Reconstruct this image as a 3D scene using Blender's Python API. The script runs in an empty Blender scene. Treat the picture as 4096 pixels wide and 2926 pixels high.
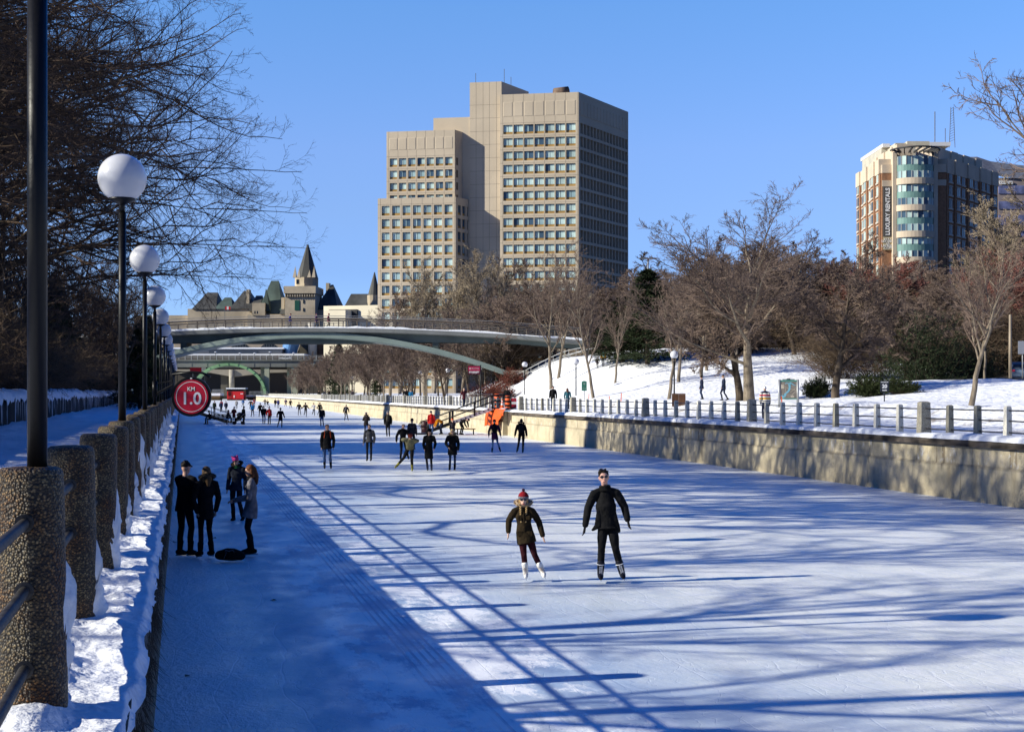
import bpy, math, random
import numpy as np
from mathutils import Vector, Matrix, Euler
scene = bpy.context.scene
C = scene.collection
R = math.radians
# ---------------------------------------------------------------- camera, sky, sun, exposure
FX = 5960.0            # focal length in photograph pixels (4096 wide)
EYE = 3.2
cam_d = bpy.data.cameras.new('camera'); cam = bpy.data.objects.new('camera', cam_d); C.objects.link(cam)
cam_d.sensor_width = 36.0; cam_d.lens = 36.0*FX/4096.0
cam_d.shift_y = (1568-1463)/4096.0
cam_d.clip_start = 0.1; cam_d.clip_end = 6000
cam.location = (0, 0, EYE); cam.rotation_euler = (R(90), 0, 0)
scene.camera = cam
SUN_EL, SUN_A = R(26.5), R(15)
sun_dir = Vector((-math.cos(SUN_A)*math.cos(SUN_EL), -math.sin(SUN_A)*math.cos(SUN_EL), math.sin(SUN_EL)))
world = bpy.data.worlds.new('World'); scene.world = world; world.use_nodes = True
wn = world.node_tree.nodes; wl = world.node_tree.links
bg = wn['Background']
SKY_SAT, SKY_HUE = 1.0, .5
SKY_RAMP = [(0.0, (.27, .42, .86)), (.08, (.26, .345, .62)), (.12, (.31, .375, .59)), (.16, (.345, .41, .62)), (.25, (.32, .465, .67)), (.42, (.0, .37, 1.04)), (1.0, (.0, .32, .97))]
sky = wn.new('ShaderNodeTexSky'); sky.sky_type = 'NISHITA'; sky.sun_disc = False
sky.sun_elevation = SUN_EL; sky.sun_rotation = math.atan2(sun_dir.x, sun_dir.y)
sky.altitude = 100; sky.air_density = 1.0; sky.dust_density = 0.25; sky.ozone_density = 2.5
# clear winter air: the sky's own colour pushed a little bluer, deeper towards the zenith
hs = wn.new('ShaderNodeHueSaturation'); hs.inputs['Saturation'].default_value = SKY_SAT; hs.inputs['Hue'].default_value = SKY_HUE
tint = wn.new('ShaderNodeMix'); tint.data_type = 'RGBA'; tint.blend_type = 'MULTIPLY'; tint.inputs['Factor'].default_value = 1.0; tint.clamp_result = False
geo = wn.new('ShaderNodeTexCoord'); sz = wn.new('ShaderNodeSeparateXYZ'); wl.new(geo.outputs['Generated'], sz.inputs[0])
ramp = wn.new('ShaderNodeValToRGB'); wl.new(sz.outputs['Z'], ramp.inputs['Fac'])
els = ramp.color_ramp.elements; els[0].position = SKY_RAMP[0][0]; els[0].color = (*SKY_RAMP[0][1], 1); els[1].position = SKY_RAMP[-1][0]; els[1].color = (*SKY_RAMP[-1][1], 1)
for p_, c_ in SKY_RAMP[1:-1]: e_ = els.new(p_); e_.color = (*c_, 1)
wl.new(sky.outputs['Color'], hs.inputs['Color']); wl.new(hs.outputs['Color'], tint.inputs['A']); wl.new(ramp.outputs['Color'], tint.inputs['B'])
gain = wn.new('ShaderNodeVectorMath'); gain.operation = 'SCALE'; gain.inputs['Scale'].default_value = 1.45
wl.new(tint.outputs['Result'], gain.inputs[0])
# sky away from the view ahead dimmed by an added mask, deepening the shade
ahead_mask = wn.new('ShaderNodeMapRange'); ahead_mask.interpolation_type = 'SMOOTHSTEP'; ahead_mask.inputs[1].default_value = .45; ahead_mask.inputs[2].default_value = .88; ahead_mask.inputs[3].default_value = .38; ahead_mask.inputs[4].default_value = 1.0
wl.new(sz.outputs['Y'], ahead_mask.inputs[0])
dim = wn.new('ShaderNodeVectorMath'); dim.operation = 'SCALE'; wl.new(gain.outputs[0], dim.inputs[0]); wl.new(ahead_mask.outputs[0], dim.inputs['Scale']); wl.new(dim.outputs[0], bg.inputs['Color'])
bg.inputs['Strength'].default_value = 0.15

sl = bpy.data.lights.new('sun', 'SUN'); sun = bpy.data.objects.new('sun', sl); C.objects.link(sun)
sl.energy = 5.0; sl.angle = R(0.5); sl.color = (1.0, 0.95, 0.81)
sun.rotation_euler = (-sun_dir).to_track_quat('-Z', 'Y').to_euler(); sun.location = (-60, -20, 60)
scene.view_settings.view_transform = 'Standard'; scene.view_settings.look = 'None'
scene.view_settings.exposure = 0.46; scene.view_settings.gamma = 1.0
cy = scene.cycles
cy.max_bounces = 5; cy.diffuse_bounces = 2; cy.glossy_bounces = 2; cy.transmission_bounces = 3; cy.transparent_max_bounces = 6
cy.caustics_reflective = False; cy.caustics_refractive = False
# ---------------------------------------------------------------- helpers
def W(x, y, d): return Vector(((x-2048)/FX*d, d, EYE+(1568-y)/FX*d))
def ICE(x, y): return W(x, y, EYE*FX/(y-1568.0))
def XL(d): return -0.31-0.222*d
def XR(d): return 22.8-0.2125*d
TL = Vector((-0.222, 1, 0)).normalized(); TR = Vector((-0.2125, 1, 0)).normalized()
NL = Vector((TL.y, -TL.x, 0)); NR = Vector((TR.y, -TR.x, 0))          # both point right, away from the left bank
ORD = ['nearest', 'second nearest', 'third nearest', 'fourth nearest', 'fifth nearest', 'sixth nearest', 'seventh nearest', 'eighth nearest',
       'ninth nearest', 'tenth nearest', 'eleventh nearest', 'twelfth nearest', 'thirteenth nearest', 'fourteenth nearest']
NTH = ['leftmost', 'second from left', 'third from left', 'fourth from left', 'fifth from left', 'sixth from left', 'seventh from left', 'eighth from left',
       'ninth from left', 'tenth from left'] + ['%sth from left' % k for k in range(11, 90)]
def tag(o, label=None, cat=None, group=None, kind=None):
    if label: o['label'] = label
    if cat: o['category'] = cat
    if group: o['group'] = group
    if kind: o['kind'] = kind
    return o
def empty(name, loc=(0, 0, 0), label=None, cat=None, group=None, rz=0):
    o = bpy.data.objects.new(name, None); C.objects.link(o); o.location = loc; o.rotation_euler = (0, 0, rz); o.empty_display_size = .2
    return tag(o, label, cat, group)
def copy_tree(o, parent=None):
    c = o.copy(); C.objects.link(c)
    if parent: c.parent = parent
    for ch in list(o.children): copy_tree(ch, c)
    return c
def link_mesh(name, me, mats, parent=None):
    o = bpy.data.objects.new(name, me); C.objects.link(o)
    for m in (mats if isinstance(mats, (list, tuple)) else [mats]): me.materials.append(m)
    if parent: o.parent = parent
    return o
def np_mesh(name, V, F, mats, parent=None, smooth=True, mi=None):
    V = np.asarray(V, dtype=np.float32); F = np.asarray(F, dtype=np.int32)
    n = F.shape[1]
    me = bpy.data.meshes.new(name)
    me.vertices.add(len(V)); me.vertices.foreach_set('co', V.ravel())
    me.loops.add(F.size); me.loops.foreach_set('vertex_index', F.ravel())
    me.polygons.add(len(F)); me.polygons.foreach_set('loop_start', np.arange(0, F.size, n, dtype=np.int32))
    me.polygons.foreach_set('use_smooth', np.full(len(F), smooth))
    if mi is not None: me.polygons.foreach_set('material_index', np.asarray(mi, dtype=np.int32))
    me.update(calc_edges=True)
    return link_mesh(name, me, mats, parent)
class MB:
    """collects shapes, links them as one mesh object"""
    def __init__(s, xf=None): s.V = []; s.F = []; s.S = []; s.I = []; s.xf = xf; s.mi = 0
    def add(s, vs, fs, smooth=False):
        b = len(s.V); s.V += [tuple(v) for v in vs]
        for f in fs: s.F.append([b+i for i in f]); s.S.append(smooth); s.I.append(s.mi)
        return s
    def quad(s, a, b, c, d): return s.add([a, b, c, d], [(0, 1, 2, 3)])
    def box(s, c, size, rz=0, rot=None, taper=1.0):
        x, y, z = [q/2 for q in size]
        vs = [(-x, -y, -z), (x, -y, -z), (x, y, -z), (-x, y, -z), (-x*taper, -y*taper, z), (x*taper, -y*taper, z), (x*taper, y*taper, z), (-x*taper, y*taper, z)]
        M = rot if rot is not None else Matrix.Rotation(rz, 3, 'Z')
        c = Vector(c)
        return s.add([c+M@Vector(v) for v in vs], [(0, 3, 2, 1), (4, 5, 6, 7), (0, 1, 5, 4), (1, 2, 6, 5), (2, 3, 7, 6), (3, 0, 4, 7)])
    def bx(s, x0, x1, y0, y1, z0, z1): return s.box(((x0+x1)/2, (y0+y1)/2, (z0+z1)/2), (x1-x0, y1-y0, z1-z0))
    def bar(s, a, b, w, h):
        a = Vector(a); b = Vector(b); d = (b-a); L = d.length; d.normalize()
        side = d.cross(Vector((0, 0, 1)));  side = side.normalized() if side.length > 1e-4 else Vector((1, 0, 0))
        up = side.cross(d); M = Matrix((d, side, up)).transposed()
        return s.box((a+b)/2, (L, w, h), rot=M)
    def tube(s, pts, r, n=8, caps=True, flat=1.0, smooth=True, up=None):
        pts = [Vector(p) for p in pts]; k = len(pts)
        rs = list(r) if hasattr(r, '__len__') else [r]*k
        vs = []; pu = Vector(up) if up else None
        for i, p in enumerate(pts):
            d = (pts[min(i+1, k-1)]-pts[max(i-1, 0)])
            d = d.normalized() if d.length > 1e-9 else Vector((0, 0, 1))
            if pu is None: pu = Vector((0, 1, 0)) if abs(d.y) < .9 else Vector((1, 0, 0))
            u = (pu-d*pu.dot(d)); u = u.normalized() if u.length > 1e-6 else d.orthogonal().normalized()
            v = d.cross(u)
            if not up: pu = u
            rr = rs[i]; fl = flat[i] if hasattr(flat, '__len__') else flat
            for j in range(n):
                a = 2*math.pi*j/n; vs.append(p+u*(math.cos(a)*rr*fl)+v*(math.sin(a)*rr))
        fs = [(i*n+j, i*n+(j+1) % n, (i+1)*n+(j+1) % n, (i+1)*n+j) for i in range(k-1) for j in range(n)]
        s.add(vs, fs, smooth)
        if caps: b = len(s.V)-k*n; s.F.append([b+j for j in reversed(range(n))]); s.F.append([b+(k-1)*n+j for j in range(n)]); s.S += [False]*2; s.I += [s.mi]*2
        return s
    def capsule(s, pts, r, n=12, flat=1.0, up=None):
        """tube with rounded ends"""
        pts = [Vector(p) for p in pts]; rs = list(r) if hasattr(r, '__len__') else [r]*len(pts)
        fl = list(flat) if hasattr(flat, '__len__') else [flat]*len(pts)
        d0 = (pts[0]-pts[1]).normalized(); d1 = (pts[-1]-pts[-2]).normalized()
        P = [pts[0]+d0*rs[0]*a for a in (.98, .85, .5)]+pts+[pts[-1]+d1*rs[-1]*a for a in (.5, .85, .98)]
        Rr = [rs[0]*a for a in (.2, .53, .87)]+rs+[rs[-1]*a for a in (.87, .53, .2)]
        return s.tube(P, Rr, n, True, [fl[0]]*3+fl+[fl[-1]]*3, up=up)
    def ball(s, c, r, n=12, m=8, rot=None):
        r = r if hasattr(r, '__len__') else (r, r, r); c = Vector(c); vs = []
        for i in range(m+1):
            t = math.pi*i/m
            for j in range(n):
                a = 2*math.pi*j/n; v = Vector((r[0]*math.sin(t)*math.cos(a), r[1]*math.sin(t)*math.sin(a), r[2]*math.cos(t)))
                vs.append(c+(rot@v if rot is not None else v))
        return s.add(vs, [(i*n+j, (i+1)*n+j, (i+1)*n+(j+1) % n, i*n+(j+1) % n) for i in range(m) for j in range(n)], True)
    def lathe(s, prof, c=(0, 0, 0), n=20, smooth=True):
        c = Vector(c); k = len(prof); vs = [c+Vector((r*math.cos(2*math.pi*j/n), r*math.sin(2*math.pi*j/n), z)) for r, z in prof for j in range(n)]
        return s.add(vs, [(i*n+j, i*n+(j+1) % n, (i+1)*n+(j+1) % n, (i+1)*n+j) for i in range(k-1) for j in range(n)], smooth)
    def sweep(s, prof, path, closed=False, smooth=False):
        """prof: list of (offset along normal, z) ; path: list of (point, normal)"""
        k = len(prof); vs = [Vector(p)+Vector(nm)*o+Vector((0, 0, z)) for p, nm in path for o, z in prof]
        m = k if closed else k-1
        fs = [(i*k+j, i*k+(j+1) % k, (i+1)*k+(j+1) % k, (i+1)*k+j) for i in range(len(path)-1) for j in range(m)]
        return s.add(vs, fs, smooth)
    def prism(s, out, v):
        """closed outline (3-d points) extruded by vector v"""
        v = Vector(v); n = len(out); vs = [Vector(p) for p in out]+[Vector(p)+v for p in out]
        return s.add(vs, [tuple(range(n))[::-1], tuple(range(n, 2*n))]+[(i, (i+1) % n, n+(i+1) % n, n+i) for i in range(n)])
    def build(s, name, mats, parent=None, world=False):
        V = s.V
        if s.xf: V = [tuple(s.xf(*v)) for v in V]
        if world and parent is not None:
            l = parent.location; V = [(v[0]-l.x, v[1]-l.y, v[2]-l.z) for v in V]
        me = bpy.data.meshes.new(name); me.from_pydata(V, [], s.F)
        me.polygons.foreach_set('use_smooth', s.S); me.polygons.foreach_set('material_index', s.I); me.update()
        return link_mesh(name, me, mats, parent)
# value noise on arrays
_rg = np.random.default_rng(7); _tab = _rg.random((256, 256))
def vnoise(x, y):
    x = np.asarray(x, float); y = np.asarray(y, float)
    xi = np.floor(x).astype(int); yi = np.floor(y).astype(int); fx = x-xi; fy = y-yi
    fx = fx*fx*(3-2*fx); fy = fy*fy*(3-2*fy); g = lambda a, b: _tab[a % 256, b % 256]
    return (g(xi, yi)*(1-fx)+g(xi+1, yi)*fx)*(1-fy)+(g(xi, yi+1)*(1-fx)+g(xi+1, yi+1)*fx)*fy-.5
def fbm(x, y, o=4): return sum(vnoise(x*2**k+17*k, y*2**k+31*k)/2**k for k in range(o))
def sst(a, b, x): t = np.clip((np.asarray(x, float)-a)/(b-a), 0, 1); return t*t*(3-2*t)
# ---------------------------------------------------------------- materials
def nt(m):
    m.use_nodes = True; n = m.node_tree.nodes; return n, m.node_tree.links, n['Principled BSDF']
def mat(name, col, rough=.8, spec=.3, var=None, bump=None, metal=0.0, col2=None, stretch=(1, 1, 1), coord='Object'):
    """base colour varied by noise (scale, amount), optional bump (scale, strength, distance)"""
    m = bpy.data.materials.new(name); n, l, b = nt(m)
    b.inputs['Base Color'].default_value = (*col, 1); b.inputs['Roughness'].default_value = rough
    b.inputs['Specular IOR Level'].default_value = spec; b.inputs['Metallic'].default_value = metal
    if var or bump:
        tc = n.new('ShaderNodeTexCoord'); mp = n.new('ShaderNodeMapping'); mp.inputs['Scale'].default_value = stretch
        l.new(tc.outputs[coord], mp.inputs['Vector'])
    if var:
        t = n.new('ShaderNodeTexNoise'); t.inputs['Scale'].default_value = var[0]; t.inputs['Detail'].default_value = 6
        l.new(mp.outputs['Vector'], t.inputs['Vector'])
        mx = n.new('ShaderNodeMix'); mx.data_type = 'RGBA'
        c2 = col2 if col2 else tuple(c*(1-var[1]) for c in col)
        c1 = col if col2 else tuple(min(1, c*(1+var[1])) for c in col)
        mx.inputs['A'].default_value = (*c2, 1); mx.inputs['B'].default_value = (*c1, 1)
        rp = n.new('ShaderNodeMapRange'); rp.inputs['From Min'].default_value = .35; rp.inputs['From Max'].default_value = .65
        l.new(t.outputs['Fac'], rp.inputs['Value']); l.new(rp.outputs['Result'], mx.inputs['Factor']); l.new(mx.outputs['Result'], b.inputs['Base Color'])
    if bump:
        t2 = n.new('ShaderNodeTexNoise'); t2.inputs['Scale'].default_value = bump[0]; t2.inputs['Detail'].default_value = 5
        bp = n.new('ShaderNodeBump'); bp.inputs['Strength'].default_value = bump[1]; bp.inputs['Distance'].default_value = bump[2] if len(bump) > 2 else .02
        l.new(mp.outputs['Vector'], t2.inputs['Vector']); l.new(t2.outputs['Fac'], bp.inputs['Height']); l.new(bp.outputs['Normal'], b.inputs['Normal'])
    return m
_mc = {}
def cloth(col, rough=.9):
    k = tuple(round(c, 3) for c in col)
    if k not in _mc: _mc[k] = mat('cloth', k, rough, .15, var=(7, .3), bump=(11, .9, .035))
    return _mc[k]
def plain(name, col, rough=.6, spec=.4, metal=0):
    k = (name,)+tuple(col)
    if k not in _mc: _mc[k] = mat(name, col, rough, spec, metal=metal, var=(3, .08))
    return _mc[k]
M_snow = mat('snow', (.80, .83, .88), .85, .2, var=(.35, .05), bump=(2.2, .55, .12))
M_snowrough = mat('rough_snow', (.82, .84, .88), .9, .2, var=(3, .07), bump=(14, .8, .04))
M_black = mat('black_paint', (.005, .005, .0055), .42, .3, bump=(40, .15, .01))
M_blackmatt = mat('black_matt_paint', (.006, .006, .0065), .75, .12)
M_steel = mat('grey_steel', (.20, .21, .21), .5, .5, metal=.3, var=(2, .15))
M_glass_dark = mat('dark_glass', (.015, .02, .028), .08, .6)
M_skin = mat('skin', (.50, .30, .22), .55, .3)
M_bark = mat('grey_bark', (.20, .165, .125), .95, .1, var=(6, .35), bump=(18, .8, .03), stretch=(1, 1, .25))
M_bark_d = mat('dark_bark', (.085, .066, .05), .95, .1, var=(6, .4), bump=(18, .8, .03), stretch=(1, 1, .25))
M_twig = mat('brown_twig', (.17, .125, .10), .9, .1, var=(.8, .25))
M_twig_g = mat('pale_twig', (.29, .235, .165), .9, .1, var=(.8, .25))
M_twig_r = mat('red_twig', (.20, .085, .07), .9, .1, var=(.8, .25))
M_twig_d = mat('dark_twig', (.085, .060, .045), .9, .1, var=(.8, .4))
M_needle = mat('needles', (.028, .042, .018), .8, .2, var=(1.5, .45))
M_needle_y = mat('yew_needles', (.030, .042, .014), .8, .2, var=(1.5, .45))
# ================================================================ THE SETTING: ice, banks, walls
def ice_material():
    m = bpy.data.materials.new('ice'); n, l, b = nt(m)
    tc = n.new('ShaderNodeTexCoord'); sep = n.new('ShaderNodeSeparateXYZ'); l.new(tc.outputs['Object'], sep.inputs[0])
    def noise(scale, detail, stretch, rough=.6):
        mp = n.new('ShaderNodeMapping'); mp.inputs['Scale'].default_value = stretch; l.new(tc.outputs['Object'], mp.inputs[0])
        t = n.new('ShaderNodeTexNoise'); t.inputs['Scale'].default_value = scale; t.inputs['Detail'].default_value = detail; t.inputs['Roughness'].default_value = rough
        l.new(mp.outputs[0], t.inputs['Vector']); return t.outputs['Fac']
    def rng(v, a, b_, lo=0, hi=1):
        r = n.new('ShaderNodeMapRange'); r.inputs[1].default_value = a; r.inputs[2].default_value = b_; r.inputs[3].default_value = lo; r.inputs[4].default_value = hi
        l.new(v, r.inputs[0]); return r.outputs[0]
    def mth(op, a, b_=None):
        q = n.new('ShaderNodeMath'); q.operation = op
        for i, v in enumerate((a, b_)):
            if v is None: continue
            if isinstance(v, (int, float)): q.inputs[i].default_value = v
            else: l.new(v, q.inputs[i])
        return q.outputs[0]
    def mix(f, a, b_):
        x = n.new('ShaderNodeMix'); x.data_type = 'RGBA'
        if isinstance(f, (int, float)): x.inputs['Factor'].default_value = f
        else: l.new(f, x.inputs['Factor'])
        for k, v in (('A', a), ('B', b_)):
            if isinstance(v, tuple): x.inputs[k].default_value = (*v, 1)
            else: l.new(v, x.inputs[k])
        return x.outputs['Result']
    s = sep.outputs['X']
    base = mix(rng(noise(.35, 8, (1, .45, 1)), .38, .64), (.72, .75, .71), (.85, .855, .79))
    base = mix(rng(noise(2.2, 8, (1, .5, 1), .7), .48, .66, 0, .8), base, (.86, .86, .85))
    base = mix(rng(noise(3.1, 9, (1, .3, 1), .75), .52, .66, 0, .6), base, (.53, .58, .63))
    base = mix(rng(noise(17, 6, (1, .35, 1), .7), .5, .68, 0, .45), base, (.86, .88, .90))
    base = mix(rng(noise(13, 6, (.8, .4, 1), .7), .54, .68, 0, .35), base, (.42, .49, .60))
    # skate scratches: thin ridges of several stretched noises
    sc = None
    for (scale, st, off) in ((1.3, (1, .16, 1), 0), (1.7, (.25, 1, 1), 3), (2.6, (1, .5, 1), 7)):
        v = noise(scale, 3, st, .4); v = mth('ABSOLUTE', mth('SUBTRACT', v, .5)); v = rng(v, 0, .010, 1, 0)
        sc = v if sc is None else mth('MAXIMUM', sc, v)
    base = mix(mth('MULTIPLY', sc, .6), base, (.80, .83, .86))
    # scraped band with pale snow patches and machine tracks, running beside the left wall
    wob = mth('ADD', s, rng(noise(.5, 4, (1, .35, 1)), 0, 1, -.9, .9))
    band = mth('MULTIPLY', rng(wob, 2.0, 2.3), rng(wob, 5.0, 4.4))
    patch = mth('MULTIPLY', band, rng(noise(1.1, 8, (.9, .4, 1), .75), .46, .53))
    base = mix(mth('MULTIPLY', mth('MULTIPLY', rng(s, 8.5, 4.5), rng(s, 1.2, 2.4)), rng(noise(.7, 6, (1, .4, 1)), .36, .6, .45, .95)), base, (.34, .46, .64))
    base = mix(mth('MULTIPLY', patch, 1.0), base, (.93, .95, .97))
    tr = mth('SINE', mth('MULTIPLY', s, 62)); tr = mth('MULTIPLY', rng(tr, .1, .7), mth('MULTIPLY', rng(s, 2.86, 2.9), rng(s, 3.46, 3.42)))
    base = mix(mth('MULTIPLY', mth('MULTIPLY', tr, rng(noise(.8, 4, (1, .3, 1)), .34, .46)), .85), base, (.26, .36, .52))
    # rough snow rim along both walls
    rim = rng(mth('ADD', s, rng(noise(2.5, 6, (1, .6, 1)), 0, 1, -.55, .55)), .25, 1.3, 1, 0)
    rimr = rng(mth('ADD', s, rng(noise(1.6, 6, (1, .7, 1)), 0, 1, -1.6, 1.6)), 20.4, 22.2, 0, 1)
    rr = mth('MAXIMUM', rim, rimr)
    base = mix(mth('MULTIPLY', rr, .75), base, (.78, .82, .88))
    warm = mth('MULTIPLY', rng(s, 16.5, 20), rng(noise(.25, 4, (1, .4, 1)), .45, .65))
    base = mix(mth('MULTIPLY', warm, .35), base, (.66, .64, .58))
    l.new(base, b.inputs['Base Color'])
    b.inputs['Specular IOR Level'].default_value = .35
    l.new(rng(noise(1.4, 5, (1, .5, 1)), .35, .65, .32, .6), b.inputs['Roughness'])
    h = mth('ADD', mth('MULTIPLY', noise(9, 6, (1, .6, 1), .7), mth('ADD', .25, rr)), mth('MULTIPLY', sc, -.08))
    bp = n.new('ShaderNodeBump'); bp.inputs['Strength'].default_value = .75; bp.inputs['Distance'].default_value = .045
    l.new(h, bp.inputs['Height']); l.new(bp.outputs['Normal'], b.inputs['Normal'])
    return m
M_ice = ice_material()
ang = math.atan(.222)
ice = MB(); ice.bx(-.6, 38, -30, 720, -.5, 0.0)
io = ice.build('ice', M_ice); io.location = (-.31, 0, 0); io.rotation_euler = (0, 0, ang); tag(io, kind='structure')

# ---- right bank terrain, in (s = metres right of the wall, d = depth)
def zr(s, d):
    s = np.asarray(s, float); d = np.asarray(d, float)
    z = 1.86 + .72*sst(8.2, 13.5, s) + 1.45*sst(13, 32, s)*(1-sst(195, 215, d)*.8)
    hill = sst(9, 20.5, s)*sst(116, 166, d)*(1-sst(183, 205, d))
    z = z + 4.1*hill
    z = z + 6*sst(60, 160, s)
    bank = np.exp(-((s-10.8)/1.5)**2)*.5 + np.exp(-((s-5.2)/1.0)**2)*.22
    z = z + bank*(fbm(s*.55, d*.55, 4)+.25)*(d < 128)
    far = np.clip((s-3)/4, 0, 1)
    return z + fbm(s*.16+3, d*.16, 4)*.25*far + fbm(s*.9, d*.9, 3)*.06*far
def zrp(x, d): return float(zr((x-XR(d)), d))
def GR(x, y, d0=38, d1=420):
    """where the view line through a photograph pixel meets the right bank"""
    d = d0; pm = None
    while d < d1:
        p = W(x, y, d)
        if p.x > XR(d)+.3 and p.z <= zrp(p.x, d):
            return Vector((p.x, d, zrp(p.x, d)))
        d += .4
    p = W(x, y, d1); return Vector((p.x, d1, zrp(p.x, d1)))
ss = np.concatenate([np.linspace(.15, 14, 48), np.linspace(14.6, 45, 50), np.linspace(47, 140, 32), np.array([180, 260, 400, 700, 1200])])
dd = np.concatenate([np.array([-60, -30, 0, 15]), np.linspace(24, 130, 160), np.linspace(131, 215, 84), np.linspace(220, 520, 60), np.array([600, 750, 1000, 1600, 3000])])
S, D = np.meshgrid(ss, dd); Z = zr(S, D); Xw = S+22.8-.2125*D
V = np.stack([Xw, D, Z], -1).reshape(-1, 3); nx = len(ss)
I = np.arange(len(dd)-1)[:, None]*nx+np.arange(nx-1)[None, :]
F = np.stack([I, I+1, I+nx+1, I+nx], -1).reshape(-1, 4)
def bank_snow_material():
    m = mat('bank_snow', (.84, .855, .88), .85, .2, bump=(1.9, 1.0, .22)); n, l, b = nt(m)
    tc = n.new('ShaderNodeTexCoord'); t = n.new('ShaderNodeTexNoise'); t.inputs['Scale'].default_value = .9; t.inputs['Detail'].default_value = 8; t.inputs['Roughness'].default_value = .7
    l.new(tc.outputs['Object'], t.inputs['Vector']); sp = n.new('ShaderNodeSeparateXYZ'); l.new(tc.outputs['Object'], sp.inputs[0])
    # distance from the wall line = x + .2125 y - 22.8
    a = n.new('ShaderNodeMath'); a.operation = 'MULTIPLY_ADD'; a.inputs[1].default_value = .2125; l.new(sp.outputs['Y'], a.inputs[0]); l.new(sp.outputs['X'], a.inputs[2])
    r1 = n.new('ShaderNodeMapRange'); r1.inputs[1].default_value = 22.8+3; r1.inputs[2].default_value = 22.8+5; l.new(a.outputs[0], r1.inputs[0])
    r2 = n.new('ShaderNodeMapRange'); r2.inputs[1].default_value = 22.8+12.2; r2.inputs[2].default_value = 22.8+10; l.new(a.outputs[0], r2.inputs[0])
    r3 = n.new('ShaderNodeMapRange'); r3.inputs[1].default_value = .52; r3.inputs[2].default_value = .66; l.new(t.outputs['Fac'], r3.inputs[0])
    p = n.new('ShaderNodeMath'); p.operation = 'MULTIPLY'; l.new(r1.outputs[0], p.inputs[0]); l.new(r2.outputs[0], p.inputs[1])
    q = n.new('ShaderNodeMath'); q.operation = 'MULTIPLY'; l.new(p.outputs[0], q.inputs[0]); l.new(r3.outputs[0], q.inputs[1])
    mx = n.new('ShaderNodeMix'); mx.data_type = 'RGBA'; mx.inputs['A'].default_value = (.84, .855, .88, 1); mx.inputs['B'].default_value = (.30, .25, .19, 1)
    l.new(q.outputs[0], mx.inputs['Factor']); l.new(mx.outputs['Result'], b.inputs['Base Color']); return m
M_bank = bank_snow_material()
M_city = mat('wooded_ground', (.055, .050, .045), .95, .1, var=(.05, .4))
fs_ = (S[:-1, :-1]+S[1:, 1:]).ravel()/2; fd_ = (D[:-1, :-1]+D[1:, 1:]).ravel()/2
tag(np_mesh('right_bank', V, F, [M_bank, M_city], mi=((fs_ > 44) | (fd_ > 540)).astype(int)), kind='structure')
# road above the right bank
rd = MB(); path = [(Vector((30-.2*d+22.8, d, 0)), Vector((1, .2, 0))) for d in np.linspace(56, 112, 30)]
pts = []
for p, nrm in path:
    q = p+nrm*0; pts.append((Vector((q.x, q.y, 0)), nrm))
vs = []
for p, nrm in pts:
    for o in np.linspace(0, 6.5, 6):
        a = p+Vector(nrm)*o; vs.append((a.x, a.y, zrp(a.x, a.y)+.05))
rd.add(vs, [(i*6+j, i*6+j+1, i*6+j+7, i*6+j+6) for i in range(len(pts)-1) for j in range(5)], True)
tag(rd.build('road', mat('salted_asphalt', (.24, .23, .225), .9, .2, var=(1.2, .3))), kind='structure')

# ---- left bank: path, ledge, upper terrace
def zl(s, d):                 # s = metres left of the left wall
    z = 1.66 + .06*fbm(s*.8, d*.8, 4) + .10*np.exp(-((s-1.9)/.7)**2)*(fbm(s*1.3, d*1.3, 3)+.4)
    z = z + .22*sst(3.6, 6.6, s)*(1+fbm(s, d*.5, 3)*.8)
    z = np.where(s > 7.02, 3.2+.10*fbm(s*1.2, d*1.2, 3)+.5*sst(8, 22, s)+3*sst(25, 120, s), z)
    return z
ss = np.concatenate([np.linspace(.46, 6.99, 34), np.array([7.0, 7.03]), np.linspace(7.2, 30, 30), np.array([40, 60, 90, 140, 260, 500, 1100])])
dd = np.concatenate([np.array([-60, -30, -10]), np.linspace(0, 60, 130), np.linspace(61, 180, 110), np.linspace(185, 620, 60), np.array([760, 1100, 1800, 3000])])
S, D = np.meshgrid(ss, dd); Z = zl(S, D)
V = np.stack([-.31-.222*D-S, D, Z], -1).reshape(-1, 3); nx = len(ss)
I = np.arange(len(dd)-1)[:, None]*nx+np.arange(nx-1)[None, :]
F = np.stack([I, I+nx, I+nx+1, I+1], -1).reshape(-1, 4)
fs_ = (S[:-1, :-1]+S[1:, 1:]).ravel()/2; fd_ = (D[:-1, :-1]+D[1:, 1:]).ravel()/2
tag(np_mesh('left_bank', V, F, [M_snow, M_city], mi=((fs_ > 14) | (fd_ > 600)).astype(int)), kind='structure')
# snowy ledge between railing and canal edge (near part finely modelled)
def ledge(d0, d1, nd, ns):
    ss = np.linspace(-.11, .50, ns); dd = np.linspace(d0, d1, nd)
    S, D = np.meshgrid(ss, dd)
    edge = sst(-.05, -.11, S)
    Z = 1.70+.02*fbm(S*4, D*4, 3)+.045*(fbm(S*6+9, D*4.6, 5)+.1)*sst(-.04, .12, S)+.05*fbm(D*.8, S*1.5, 3)-edge*(.07+.09*fbm(D*3.1, S*0+4, 4)) + .05*sst(.2, .45, S)
    Xs = S - .06*fbm(D*2.3, S*2, 4)*sst(.1, -.15, S)
    V = np.stack([-.31-.222*D-Xs*TL.y, D-Xs*.0, Z], -1).reshape(-1, 3)
    I = np.arange(nd-1)[:, None]*ns+np.arange(ns-1)[None, :]
    return V, np.stack([I, I+ns, I+ns+1, I+1], -1).reshape(-1, 4)
V1, F1 = ledge(2, 46, 700, 40); V2, F2 = ledge(46, 640, 700, 9)
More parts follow.
